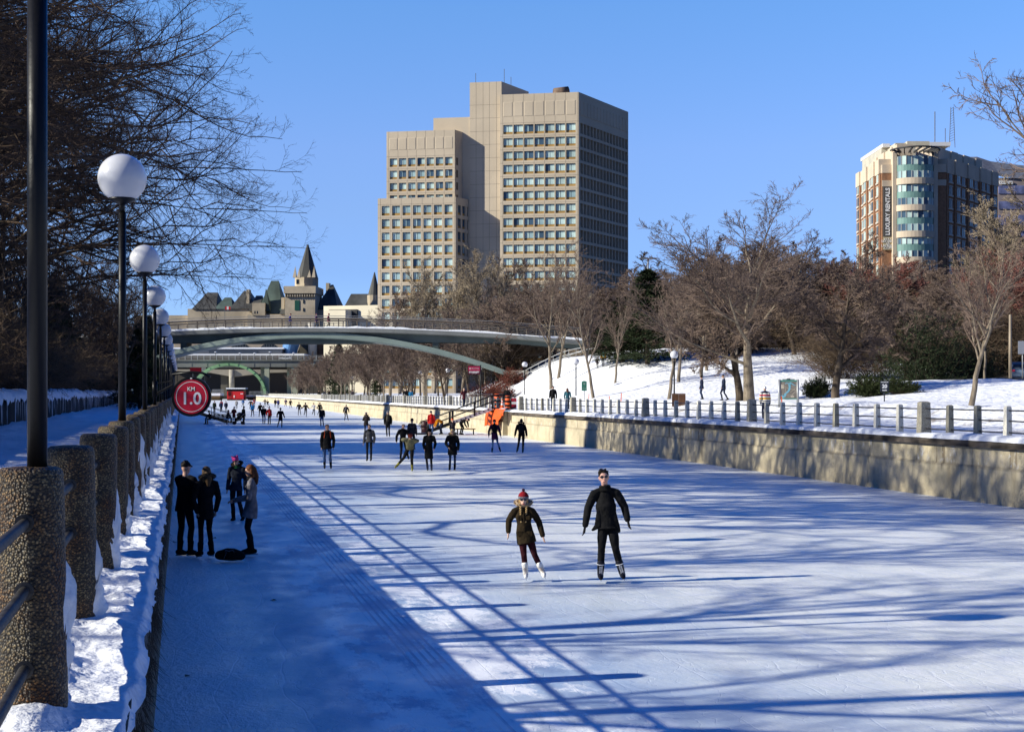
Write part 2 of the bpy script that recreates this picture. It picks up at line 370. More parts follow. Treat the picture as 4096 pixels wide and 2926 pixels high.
tag(np_mesh('snow_ledge', np.concatenate([V1, V2]), np.concatenate([F1, F2+len(V1)]), M_snowrough), kind='structure')
far = MB(); far.bx(-1500, 900, 720, 4000, 0, 1.9); tag(far.build('far_ground', mat('city_ground', (.10, .095, .09), .9, .1, var=(.02, .4))), kind='structure')

# ---- canal walls
def wall_material(name, c_lo, c_hi, dark, cell):
    m = bpy.data.materials.new(name); n, l, b = nt(m); tc = n.new('ShaderNodeTexCoord')
    def noise(scale, st, det=6, r=.65):
        mp = n.new('ShaderNodeMapping'); mp.inputs['Scale'].default_value = st; l.new(tc.outputs['Object'], mp.inputs[0])
        t = n.new('ShaderNodeTexNoise'); t.inputs['Scale'].default_value = scale; t.inputs['Detail'].default_value = det; t.inputs['Roughness'].default_value = r
        l.new(mp.outputs[0], t.inputs['Vector']); return t.outputs['Fac']
    def rng(v, a, b_, lo=0, hi=1):
        r = n.new('ShaderNodeMapRange'); r.inputs[1].default_value = a; r.inputs[2].default_value = b_; r.inputs[3].default_value = lo; r.inputs[4].default_value = hi
        l.new(v, r.inputs[0]); return r.outputs[0]
    def mix(f, a, b_):
        x = n.new('ShaderNodeMix'); x.data_type = 'RGBA'; l.new(f, x.inputs['Factor'])
        for k, v in (('A', a), ('B', b_)):
            if isinstance(v, tuple): x.inputs[k].default_value = (*v, 1)
            else: l.new(v, x.inputs[k])
        return x.outputs['Result']
    def mul(a, b_):
        q = n.new('ShaderNodeMath'); q.operation = 'MULTIPLY'; l.new(a, q.inputs[0])
        if isinstance(b_, float): q.inputs[1].default_value = b_
        else: l.new(b_, q.inputs[1])
        return q.outputs[0]
    sp = n.new('ShaderNodeSeparateXYZ'); l.new(tc.outputs['Object'], sp.inputs[0]); z = sp.outputs['Z']
    base = mix(rng(noise(1.2, (1, .7, 1)), .35, .65), c_lo, c_hi)
    base = mix(mul(rng(noise(7, (1, 1, 1), 8, .75), .5, .72), .5), base, tuple(c*.6 for c in c_lo))
    base = mix(mul(rng(z, .7, .0), rng(noise(.8, (1, 1, .3)), .4, .6, .25, .8)), base, (.50, .42, .28))           # pale waterline crust
    st = mul(rng(noise(1.0, (1, .9, .06), 5, .6), .52, .68), rng(noise(.6, (1, .25, .4), 3), .42, .60))                # run-off streaks
    base = mix(mul(st, .85), base, dark)
    st2 = mul(rng(noise(1.9, (1, 1, .10), 4), .59, .67), rng(z, .75, 1.15))
    base = mix(mul(st2, .7), base, (.06, .035, .02))
    sal = mul(mul(rng(noise(2.6, (1, 1, .6), 8, .75), .56, .63), rng(z, .95, 1.15)), rng(z, 1.75, 1.5))                # salt and ice crust
    base = mix(mul(sal, .8), base, (.66, .66, .66))
    ln = mul(rng(z, .96, 1.0), rng(z, 1.10, 1.05)); base = mix(mul(ln, .3), base, (.12, .10, .08))
    l.new(base, b.inputs['Base Color']); b.inputs['Roughness'].default_value = .92; b.inputs['Specular IOR Level'].default_value = .2
    bp = n.new('ShaderNodeBump'); bp.inputs['Strength'].default_value = .9; bp.inputs['Distance'].default_value = .05
    h = n.new('ShaderNodeMath'); h.operation = 'ADD'; l.new(noise(4, (1, 1, .7), 8, .7), h.inputs[0]); l.new(noise(22, (1, 1, 1), 4), h.inputs[1])
    l.new(h.outputs[0], bp.inputs['Height']); l.new(bp.outputs['Normal'], b.inputs['Normal']); return m
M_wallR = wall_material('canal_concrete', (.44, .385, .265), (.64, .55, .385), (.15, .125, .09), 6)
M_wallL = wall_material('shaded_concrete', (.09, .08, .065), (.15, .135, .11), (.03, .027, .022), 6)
def wallpath(f, nrm, d0, d1, n): return [(Vector((f(d), d, 0)), nrm) for d in np.linspace(d0, d1, n)]
def right_wall(d0, d1, label, joints=6.1):
    root = empty('canal_wall', (XR(d0), d0, 0), label, 'wall')
    mb = MB(); rng_ = random.Random(int(d0))
    path = []
    d = d0
    while d < d1:
        for e in (0, joints-.06, joints-.05, joints-.01):
            if d+e <= d1: path.append((Vector((XR(d+e), d+e, 0)), NR, e > joints-.055))
        d += joints
    path.append((Vector((XR(d1), d1, 0)), NR, False))
    prof = [(-.02, -.1), (-.02, .3), (0, .98), (.0, 1.02), (.06, 1.06), (.07, 1.60), (.3, 1.60)]
    vs = []
    for p, nm, j in path:
        for o, z in prof: vs.append(p+nm*(o+(.02 if j else 0))+Vector((0, 0, z)))
    k = len(prof); mb.add(vs, [(i*k+q, (i+1)*k+q, (i+1)*k+q+1, i*k+q+1) for i in range(len(path)-1) for q in range(k-1)])
    mb.build('wall_face', M_wallR, root, True)
    cp = MB(); P2 = [(p, nm) for p, nm, j in path]
    cp.sweep([(.25, 1.600), (-.07, 1.600), (-.07, 1.74), (.0, 1.79), (.4, 1.79)], P2, smooth=False)
    cp.build('coping', mat('coping_concrete', (.085, .07, .055), .9, .2, var=(1.6, .7), bump=(9, .6, .03), stretch=(1, .5, 2)), root, True)
    # snow lying on the coping
    dd = np.linspace(d0, d1, int((d1-d0)*3.2)); ss = np.array([-.05, -.04, .0, .1, .22, .36, .5, .62])
    S, D = np.meshgrid(ss, dd); hh = .18+.10*fbm(D*.35, S*0+2, 3)+.05*fbm(D*2.2, S*3, 3)
    Z = 1.785+hh*np.interp(ss, ss, [0, .45, .72, .9, 1, 1, .9, .5])[None, :]+.012*fbm(D*9, S*9, 2)
    V = np.stack([22.8-.2125*D+S*NR.x, D+S*NR.y, Z], -1).reshape(-1, 3)-np.array(root.location)
    nx = len(ss); I = np.arange(len(dd)-1)[:, None]*nx+np.arange(nx-1)[None, :]
    np_mesh('snow_cap', V, np.stack([I, I+1, I+nx+1, I+nx], -1).reshape(-1, 4), M_snowrough, root)
    return root
right_wall(20, 107.6, 'stained concrete canal wall on the far side, nearer stretch before the metal stairs')
right_wall(110.4, 560, 'stained concrete canal wall on the far side, long stretch beyond the metal stairs')
gapw = MB(); gapw.sweep([(.35, -.1), (.35, 1.75), (1.4, 1.75)], wallpath(XR, NR, 107.5, 110.5, 2)); 
for d in (107.6, 110.4): gapw.add([Vector((XR(d), d, 0))+NR*a+Vector((0, 0, z)) for a, z in ((0, -.1), (.4, -.1), (.4, 1.78), (0, 1.78))], [(0, 1, 2, 3)])
tag(gapw.build('stair_recess', M_wallR), 'narrow recess in the concrete canal wall behind the orange tarp', 'wall')
root = empty('canal_wall', (XL(4), 4, 0), 'dark shaded concrete canal wall under the snowy ledge at left', 'wall')
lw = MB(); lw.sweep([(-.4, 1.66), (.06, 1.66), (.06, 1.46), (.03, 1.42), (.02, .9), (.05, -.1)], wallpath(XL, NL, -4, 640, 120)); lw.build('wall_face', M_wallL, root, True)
# dead grass hanging over the canal edge
gr = np.random.default_rng(3); n = 5200
t = 3+gr.random(n)**1.6*85; t += .6*np.sin(t*3.1)*gr.random(n); o = gr.normal(0, .02, n)+.10
L = gr.uniform(.05, .20, n)*(1+.8*(vnoise(t*1.1, t*0)+.2)); b0 = np.stack([-.31-.222*t+o, t, 1.56+gr.normal(0, .035, n)], -1)
dirv = np.stack([gr.normal(.10, .25, n), gr.normal(0, .5, n), -1+gr.normal(0, .35, n)], -1); dirv /= np.linalg.norm(dirv, axis=1)[:, None]
wv = np.stack([np.zeros(n), gr.uniform(.004, .009, n), np.zeros(n)], -1)
V = np.stack([b0-wv, b0+wv, b0+dirv*L[:, None]+np.array([.02, 0, 0])], 1).reshape(-1, 3)-np.array([XL(4), 4, 0]); F = np.arange(n*3).reshape(-1, 3)
tag(np_mesh('dead_grass', V, F, mat('dead_grass', (.030, .024, .016), .9, .1), root, False), kind='stuff')
# retaining wall behind the left path
M_ret = bpy.data.materials.new('streaked_wall'); n, l, b = nt(M_ret)
tc = n.new('ShaderNodeTexCoord'); mp = n.new('ShaderNodeMapping'); mp.inputs['Scale'].default_value = (1, 2.6, .16); l.new(tc.outputs['Object'], mp.inputs[0])
t1 = n.new('ShaderNodeTexNoise'); t1.inputs['Scale'].default_value = 2.0; t1.inputs['Detail'].default_value = 5; l.new(mp.outputs[0], t1.inputs['Vector'])
sp = n.new('ShaderNodeSeparateXYZ'); l.new(tc.outputs['Object'], sp.inputs[0])
ad = n.new('ShaderNodeMath'); ad.operation = 'MULTIPLY_ADD'; ad.inputs[1].default_value = .06; l.new(sp.outputs['Z'], ad.inputs[0]); l.new(t1.outputs['Fac'], ad.inputs[2])
rp = n.new('ShaderNodeMapRange'); rp.inputs[1].default_value = .62; rp.inputs[2].default_value = .66; l.new(ad.outputs[0], rp.inputs[0])
mx = n.new('ShaderNodeMix'); mx.data_type = 'RGBA'; mx.inputs['A'].default_value = (.022, .02, .017, 1); mx.inputs['B'].default_value = (.78, .80, .85, 1)
l.new(rp.outputs[0], mx.inputs['Factor']); l.new(mx.outputs['Result'], b.inputs['Base Color']); b.inputs['Roughness'].default_value = .9
root = empty('retaining_wall', (XL(40)-6.8, 40, 1.6), 'low dark retaining wall streaked with snow behind the left path', 'wall')
w = MB(); P = wallpath(lambda d: XL(d)-6.75, NL, -20, 420, 3)
# vertical ribs
vs = []; fs = []; d = 20.0; k = 0
while d < 240:
    for e, off in ((0, 0), (.22, 0), (.24, -.05), (.40, -.05), (.42, 0)):
        p = Vector((XL(d+e)-6.75, d+e, 0))+NL*off
        vs += [p+Vector((0, 0, 1.5)), p+Vector((0, 0, 2.92))]
    d += .44
w.add(vs, [(2*i, 2*i+1, 2*i+3, 2*i+2) for i in range(len(vs)//2-1)])
w.sweep([(-.5, 3.0), (.04, 3.0), (.04, 2.9), (-.3, 2.9)], P); w.build('wall_face', M_ret, root, True)
pl = MB(); pl.bx(-.32, .32, -.3, .3, -.2, 1.28); p0 = W(70, 1740, 47.0)
plo = pl.build('pillar', mat('pillar_concrete', (.30, .26, .20), .9, .2, var=(5, .3), bump=(20, .5, .02)), root)
plo.location = Vector((XL(47)-6.45, 47.0, 1.7))-root.location
dd = np.linspace(20, 420, 900); ss = np.array([-.12, -.10, .0, .18, .4, .7, 1.2])
S, D = np.meshgrid(ss, dd); Z = np.interp(ss, ss, [-.12, .05, .16, .25, .3, .32, .2])[None, :]*(1+.9*fbm(D*.8, S, 3))+3.0+.05*fbm(D*3, S*3, 3)-(S < -.05)*.25*(fbm(D*2.3, S*0, 4)+.25)
V = np.stack([-.31-.222*D-6.75-S, D, Z], -1).reshape(-1, 3)-np.array(root.location); nx = len(ss)
I = np.arange(len(dd)-1)[:, None]*nx+np.arange(nx-1)[None, :]
np_mesh('snow_cap', V, np.stack([I, I+nx, I+nx+1, I+1], -1).reshape(-1, 4), M_snowrough, root)
# ================================================================ railings, bollards, lamps
M_agg = bpy.data.materials.new('exposed_aggregate'); n, l, b = nt(M_agg)
tc = n.new('ShaderNodeTexCoord'); vo = n.new('ShaderNodeTexVoronoi'); vo.inputs['Scale'].default_value = 78
l.new(tc.outputs['Object'], vo.inputs['Vector'])
wn_ = n.new('ShaderNodeTexWhiteNoise'); l.new(vo.outputs['Color'], wn_.inputs['Vector'])
cr = n.new('ShaderNodeValToRGB'); cr.color_ramp.elements[0].color = (.035, .023, .009, 1); cr.color_ramp.elements[1].color = (.31, .235, .12, 1)
e = cr.color_ramp.elements.new(.45); e.color = (.12, .082, .034, 1)
l.new(wn_.outputs['Value'], cr.inputs['Fac'])
dr = n.new('ShaderNodeMapRange'); dr.inputs[1].default_value = .30; dr.inputs[2].default_value = .62; l.new(vo.outputs['Distance'], dr.inputs[0])
mx = n.new('ShaderNodeMix'); mx.data_type = 'RGBA'; mx.inputs['B'].default_value = (.022, .017, .010, 1); l.new(dr.outputs[0], mx.inputs['Factor']); l.new(cr.outputs['Color'], mx.inputs['A'])
nz = n.new('ShaderNodeTexNoise'); nz.inputs['Scale'].default_value = 4; nz.inputs['Detail'].default_value = 5; l.new(tc.outputs['Object'], nz.inputs['Vector'])
r2 = n.new('ShaderNodeMapRange'); r2.inputs[1].default_value = .42; r2.inputs[2].default_value = .66; l.new(nz.outputs['Fac'], r2.inputs[0])
m2 = n.new('ShaderNodeMix'); m2.data_type = 'RGBA'; m2.blend_type = 'MULTIPLY'; m2.inputs['B'].default_value = (1.0, .50, .13, 1); l.new(r2.outputs[0], m2.inputs['Factor']); l.new(mx.outputs['Result'], m2.inputs['A'])
l.new(m2.outputs['Result'], b.inputs['Base Color']); b.inputs['Roughness'].default_value = .55; b.inputs['Specular IOR Level'].default_value = .45
bp = n.new('ShaderNodeBump'); bp.inputs['Strength'].default_value = 1; bp.inputs['Distance'].default_value = .012; bp.invert = True
l.new(vo.outputs['Distance'], bp.inputs['Height']); l.new(bp.outputs['Normal'], b.inputs['Normal'])
M_rail = mat('weathered_pipe', (.035, .033, .032), .55, .5, var=(8, .6), bump=(30, .4, .01), metal=.2)
M_globe = mat('white_globe', (.60, .61, .65), .2, .5, var=(3, .06))
M_post = mat('speckled_concrete', (.68, .65, .55), .9, .2, var=(60, .35), bump=(60, .7, .01))
M_postbig = mat('aggregate_post', (.38, .35, .27), .9, .2, var=(45, .5), bump=(50, .9, .012))

ND, SPAC = 7.07, 2.80
fl = lambda d: Vector((XL(d), d, 0))-NL*.40
root = empty('bollard_railing', tuple(fl(ND)), 'railing of round pebbled concrete bollards and black pipes on the snowy ledge', 'railing')
pb = MB(); pb.lathe([(.155, -.05), (.152, .5), (.146, 1.05), (.144, 1.085), (.136, 1.105), (.118, 1.118), (.06, 1.123), (0, 1.124)], n=36)
proto = pb.build('bollard', M_agg)
proto.parent = root
BZ = 1.73
for i in range(62):
    d = ND+SPAC*i; p = fl(d); o = proto if i == 0 else proto.copy()
    if i: C.objects.link(o)
    o.location = Vector((p.x, p.y, BZ))-root.location; o.rotation_euler = (R((i*7) % 5-2)*.4, R((i*5) % 5-2)*.4, i*1.3)
    if i == 0: o.scale = (1.06, 1.06, 1.0); o.location.x += .02
for z, sag in ((2.60, .008), (2.29, .010), (1.93, .008)):
    for i in range(-1, 61):
        a = fl(ND+SPAC*i); b_ = fl(ND+SPAC*(i+1)); mb = MB()
        pts = []
        for k in range(9 if i < 12 else 3):
            q = k/(8 if i < 12 else 2); pp = a.lerp(b_, q); pts.append((pp.x, pp.y, z-sag*4*q*(1-q)*(1 if i < 6 else .5)))
        mb.tube(pts, .026, 10 if i < 8 else 6, False)
        if i < 8:
            for q, sgn in ((0, 1), (1, -1)):
                pp = a.lerp(b_, q); dd_ = (b_-a).normalized()*sgn
                mb.tube([Vector((pp.x, pp.y, z))+dd_*.13, Vector((pp.x, pp.y, z))+dd_*.175], .043, 14)
        mb.build('pipe_rail', M_rail, root, True)
# snow plastered on the canal side of the bollards
rs = np.random.default_rng(11)
for i in range(26):
    d = ND+SPAC*i; p = fl(d); nz_, na = 30, 13
    zz = np.linspace(0, 1, nz_); aa = np.linspace(-1, 1, na); A, Zg = np.meshgrid(aa, zz)
    top = [.74, .62, .70, .55, .66][i % 5]+rs.uniform(-.06, .08)
    edge = 1-.45*np.abs(A)**1.5+.30*fbm(A*2.2+i*5, A*0+i, 3)                # ragged upper outline round the post
    wid = (.62+.5*fbm(Zg*3+i*3, A*0, 3)); th = A*wid+.22*fbm(Zg*3+i*7, A*0, 3)+.12
    thick = .062*np.sqrt(np.clip((1-A**2)*(1-Zg**5), 0, 1))*(.8+1.5*fbm(Zg*5+i*3, A*1.2+7, 4))+.05*np.exp(-(Zg/.09)**2)*(1-A**2)-.008; Zg = Zg*np.clip(edge, .3, 1.2)
    rad = .150+thick; zc = Zg*top-.06
    X = p.x+rad*np.cos(th+math.atan2(NL.y, NL.x)); Y = p.y+rad*np.sin(th+math.atan2(NL.y, NL.x)); Zz = BZ+zc
    V = np.stack([X, Y, Zz], -1).reshape(-1, 3)-np.array(root.location)
    I = np.arange(nz_-1)[:, None]*na+np.arange(na-1)[None, :]
    np_mesh('snow_patch', V, np.stack([I, I+1, I+na+1, I+na], -1).reshape(-1, 4), M_snowrough, root)

def make_lamp(h, rg, base_r, label, group, loc, M_black=M_black):
    root = empty('street_lamp', loc, label, 'street lamp', group)
    p = MB(); p.tube([(0, 0, -.02), (0, 0, h*.86)], [base_r, base_r], 14); p.tube([(0, 0, h*.86), (0, 0, h-rg*.86)], [base_r*.72]*2, 14)
    p.build('pole', M_black, root)
    c = MB(); c.lathe([(base_r*.7, h-rg*1.12), (rg*.52, h-rg*.93), (rg*.55, h-rg*.84), (0, h-rg*.8)], n=20); c.build('collar', M_black, root)
    g = MB(); g.lathe([(rg*math.sin(t), h-rg*math.cos(t)) for t in np.linspace(.55, math.pi, 22)], n=32); g.build('globe', M_globe, root)
    return root
lamp0 = None; lab = ['nearest globe lamp, only its thick black pole showing at left edge', 'big white globe lamp on black pole, second along the bollard railing',
  'globe lamp on the bollard railing, third from the camera']
for i in range(15):
    d = ND+SPAC*4*i; p = fl(d)
    la = lab[i] if i < 3 else 'globe lamp of the bollard railing row, %s' % ORD[min(i, 13)] if i < 14 else 'farthest globe lamp of the bollard railing row'
    if i == 0: p = p+Vector((.045, 0, 0))
    if lamp0 is None: lamp0 = o = make_lamp(2.98, .293, .046, la, 'globe lamps on the left bollard railing', (p.x, p.y, BZ+1.10))
    else: o = copy_tree(lamp0); o.location = (p.x, p.y, BZ+1.10); o['label'] = la

# ---- right bank railing
def right_fence(d0, d1, label, first_big):
    root = empty('concrete_railing', tuple(Vector((XR(d0), d0, 1.85))+NR*.38), label, 'railing')
    ps = MB(); ps.box((0, 0, .42), (.18, .20, .96), taper=.86); ps.box((0, 0, .915), (.15, .16, .03), taper=.6); small = ps.build('post', M_post, root)
    pb = MB(); pb.box((0, 0, .47), (.36, .34, 1.06), taper=.84); pb.box((0, 0, 1.015), (.29, .27, .03), taper=.6); big = pb.build('post', M_postbig, root)
    tone = [mat('post_tone', c, .9, .2, var=(60, .35), bump=(60, .7, .01)) for c in ((.68, .65, .55), (.52, .49, .40), (.32, .30, .23))]
    variants = [small]
    for t in tone[1:]:
        o = small.copy(); o.data = small.data.copy(); o.data.materials[0] = t; variants.append(o)
    k = 0; d = first_big; ds = []
    j0 = int((d0-first_big)/1.63)-1
    for j in range(j0, int((d1-first_big)/1.63)+1):
        dd_ = first_big+1.63*j
        if d0 <= dd_ <= d1: ds.append((dd_, j % 9 == 0))
    usedb = useds = False; rest = MB(); rr = random.Random(5)
    for i, (d, isb) in enumerate(ds):
        p = Vector((XR(d), d, 1.88))+NR*.38-root.location
        if i >= 100:
            rest.box(p+Vector((0, 0, .45)), (.30, .3, 1.0) if isb else (.17, .17, .9), rz=-.21); continue
        if isb: o = big if not usedb else big.copy()
        else:
            v = rr.choices([0, 1, 2], [7, 2, 1])[0]; o = small if not useds else variants[v].copy()
        if (isb and usedb) or (not isb and useds): C.objects.link(o); o.parent = root
        if isb: usedb = True
        else: useds = True
        o.location = p; o.rotation_euler = (0, 0, .21+rr.uniform(-.03, .03))
    if rest.V: tag(rest.build('post', M_post, root), kind='stuff')
    for v in variants[1:]: 
        if v.users_collection == (): bpy.data.objects.remove(v)
    for z in (.80, .50, .17):
        mb = MB(); pts = []
        dd_ = d0-.4; 
        for d, isb in ds:
            p = Vector((XR(d), d, 1.88+z))+NR*.38; pts.append(p)
            if d < 150: q = Vector((XR(d+.8), d+.8, 1.88+z-.008))+NR*.38; pts.append(q)
        if d0 < 40: pts.insert(0, Vector((XR(d0-3), d0-3, 1.88+z))+NR*.38)
        mb.tube(pts, .024, 6, False); mb.build('pipe_rail', M_rail, root, True)
    return root
right_fence(37, 107.3, 'concrete post and pipe railing on the far wall, nearer stretch with the stout posts', 47.35)
right_fence(112.2, 470, 'concrete post and pipe railing on the far wall, long stretch beyond the stairs', 47.35)
lamps = [(2697, 1418, 109.5), (2304, 1446, 138), (2099, 1457, 157), (1932, 1470, 181), (1791, 1481, 207), (1680, 1490, 232), (1595, 1496, 257), (1522, 1501, 283), (1461, 1506, 309), (1407, 1509, 335), (1364, 1513, 361), (1320, 1518, 388), (1282, 1520, 414), (1254, 1522, 440), (1226, 1523, 468), (1198, 1523, 495)]
lampr = None
for i, (x, y, d) in enumerate(lamps):
    p = W(x, y, d); zg = zrp(p.x, d)
    la = 'white globe lamp on black pole by the snowy slope, nearest on the far bank' if i == 0 else 'white globe lamp of the far bank row, %s' % ORD[i] if i < 14 else 'globe lamp at the far end of the far bank row, '+('last' if i == 15 else 'last but one')
    if lampr is None: lampr = o = make_lamp(p.z-zg, .30, .055, la, 'globe lamps along the far bank path', (p.x, d, zg), M_blackmatt)
    else: o = copy_tree(lampr); o.location = (p.x, d, zg); o['label'] = la; o.scale = (1, 1, (p.z-zg)/(lampr_h))
    if i == 0: lampr_h = p.z-zg
for x, y, d in ((2212-4, 1505, 210), (1750, 1495, 265)):
    pass
# ================================================================ trees
def norm(a): return a/np.maximum(np.linalg.norm(a, axis=-1, keepdims=True), 1e-9)
def polyl(start, d, length, K, wig, trop, rng):
    N = len(start); pts = [start]; d = norm(d)
    for k in range(K):
        d = norm(d+wig*rng.normal(size=(N, 3))+np.asarray(trop))
        pts.append(pts[-1]+d*(length/K)[:, None])
    return np.stack(pts, 1)
def kids(P, Rad, n, t0, t1, ang, asd, rng, flat=0.0):
    N, K1, _ = P.shape; K = K1-1; idx = np.repeat(np.arange(N), n)
    t = t0+(t1-t0)*((np.tile(np.arange(n), N)+rng.random(N*n))/n); f = np.clip(t*K, 0, K-1e-4); i = f.astype(int); f = (f-i)[:, None]
    a, b = P[idx, i], P[idx, i+1]; pos = a*(1-f)+b*f; dp = norm(b-a)
    r = rng.normal(size=(N*n, 3)); r[:, 2] *= (1-flat); perp = norm(r-dp*(r*dp).sum(-1, keepdims=True))
    an = np.radians(rng.normal(ang, asd, N*n))[:, None]
    return pos, np.cos(an)*dp+np.sin(an)*perp, Rad[idx]*(1-.75*t), idx, t
def tubes(P, r0, r1, sides):
    N, K1, _ = P.shape; T = np.zeros_like(P); T[:, 1:-1] = P[:, 2:]-P[:, :-2]; T[:, 0] = P[:, 1]-P[:, 0]; T[:, -1] = P[:, -1]-P[:, -2]; T = norm(T)
    ref = np.where(np.abs(T[:, :1, 2:3]) < .8, np.array([[[0, 0, 1.]]]), np.array([[[1., 0, 0]]])); ref = np.broadcast_to(ref, T.shape)
    U = norm(ref-T*(ref*T).sum(-1, keepdims=True)); Vv = np.cross(T, U)
    t = np.linspace(0, 1, K1)[None, :, None, None]; rad = (r0[:, None, None, None]*(1-t)+r1[:, None, None, None]*t)
    a = 2*np.pi*np.arange(sides)/sides
    V = P[:, :, None, :]+rad*(np.cos(a)[None, None, :, None]*U[:, :, None, :]+np.sin(a)[None, None, :, None]*Vv[:, :, None, :])
    base = (np.arange(N)*K1*sides)[:, None, None]+(np.arange(K1-1)*sides)[None, :, None]; j = np.arange(sides)[None, None, :]; j2 = (np.arange(sides)+1) % sides
    F = np.stack([base+j, base+j2[None, None, :], base+sides+j2[None, None, :], base+sides+j], -1).reshape(-1, 4)
    return V.reshape(-1, 3), F
def cat_(parts):
    Vs, Fs, o = [], [], 0
    for v, f in parts: Vs.append(v); Fs.append(f+o); o += len(v)
    return np.concatenate(Vs), np.concatenate(Fs)
def tree_mesh(seed, H, R0, fork, limbs, levels, lean=(0, 0), ttrop=.0, twig=.006, bias=(0, 0, 0)):
    """fork = fraction of H where limbs start; limbs=(n, ang, len ratio, wiggle, up); levels=[(n, len ratio, ang, K, wiggle, up, t0)]"""
    rng = np.random.default_rng(seed); trunkparts, crown = [], []
    P = polyl(np.array([[0, 0, -.25]]), np.array([[lean[0], lean[1], 1.]]), np.array([H*limbs[5] if len(limbs) > 5 else H*.8]), 12, .05, (0, 0, .05), rng)
    Rad = np.array([R0]); flare = P.copy()
    trunkparts.append(tubes(P, np.array([R0*1.08]), np.array([R0*.06]), 10))
    n, ang, lr, wig, up = limbs[:5]
    tl = P.shape[1]
    L = H*(limbs[5] if len(limbs) > 5 else .8)
    pos, d, r, idx, t = kids(P, Rad, n, fork*H/L, .98, ang, 9, rng)
    d = norm(d+np.array(bias))
    length = H*lr*(1.12-.62*(t-fork))*rng.uniform(.8, 1.15, len(t))
    Q = polyl(pos, d, length, 9, wig, (bias[0]*.05, bias[1]*.05, up), rng); Rq = np.minimum(r*.8, R0*(.40 if bias[0] else .55))*rng.uniform(.7, 1, len(r)); trunkparts.append(tubes(Q, Rq, np.full(len(Rq), twig*1.2), 6))
    cur, cr_, cl = Q, Rq, length
    for li, (n, lr, ang, K, wig, up, t0) in enumerate(levels):
        last = li == len(levels)-1
        pos, d, r, idx, t = kids(cur, cr_, n, t0, 1.0, ang, 12, rng, .25)
        length = cl[idx]*lr*(1.15-.5*t)*rng.uniform(.6, 1.25, len(t))
        cur = polyl(pos, d, length, K, wig, (0, 0, up), rng); cr_ = np.maximum(np.minimum(r*.7, .05), twig*(1.6 if not last else 1)); cl = length
        v = tubes(cur, cr_, np.maximum(cr_*.4, twig*.6), 4 if li == 0 else 3)
        (trunkparts if li == 0 and R0 > .12 and False else crown).append(v)
    return cat_(trunkparts), cat_(crown)
def make_tree(name, label, group, tm, bark, twig, loc=(0, 0, 0), cat='tree'):
    root = empty(name, loc, label, cat, group)
    np_mesh('trunk', tm[0][0], tm[0][1], bark, root); np_mesh('crown', tm[1][0], tm[1][1], twig, root, False)
    return root
PROTO = {}
def tree(kind, name, label, loc, sc=1.0, rz=0.0, group=None, cat='tree'):
    if kind not in PROTO:
        PROTO[kind] = o = make_tree(name, label, group, *KINDS[kind]())
    else:
        o = copy_tree(PROTO[kind]); o.name = name
        for k in ('group',):
            if k in o: del o[k]
    o['label'] = label; o['category'] = cat
    if group: o['group'] = group
    o.location = loc; o.rotation_euler = (0, 0, rz); o.scale = (sc, sc, sc) if not hasattr(sc, '__len__') else sc
    return o
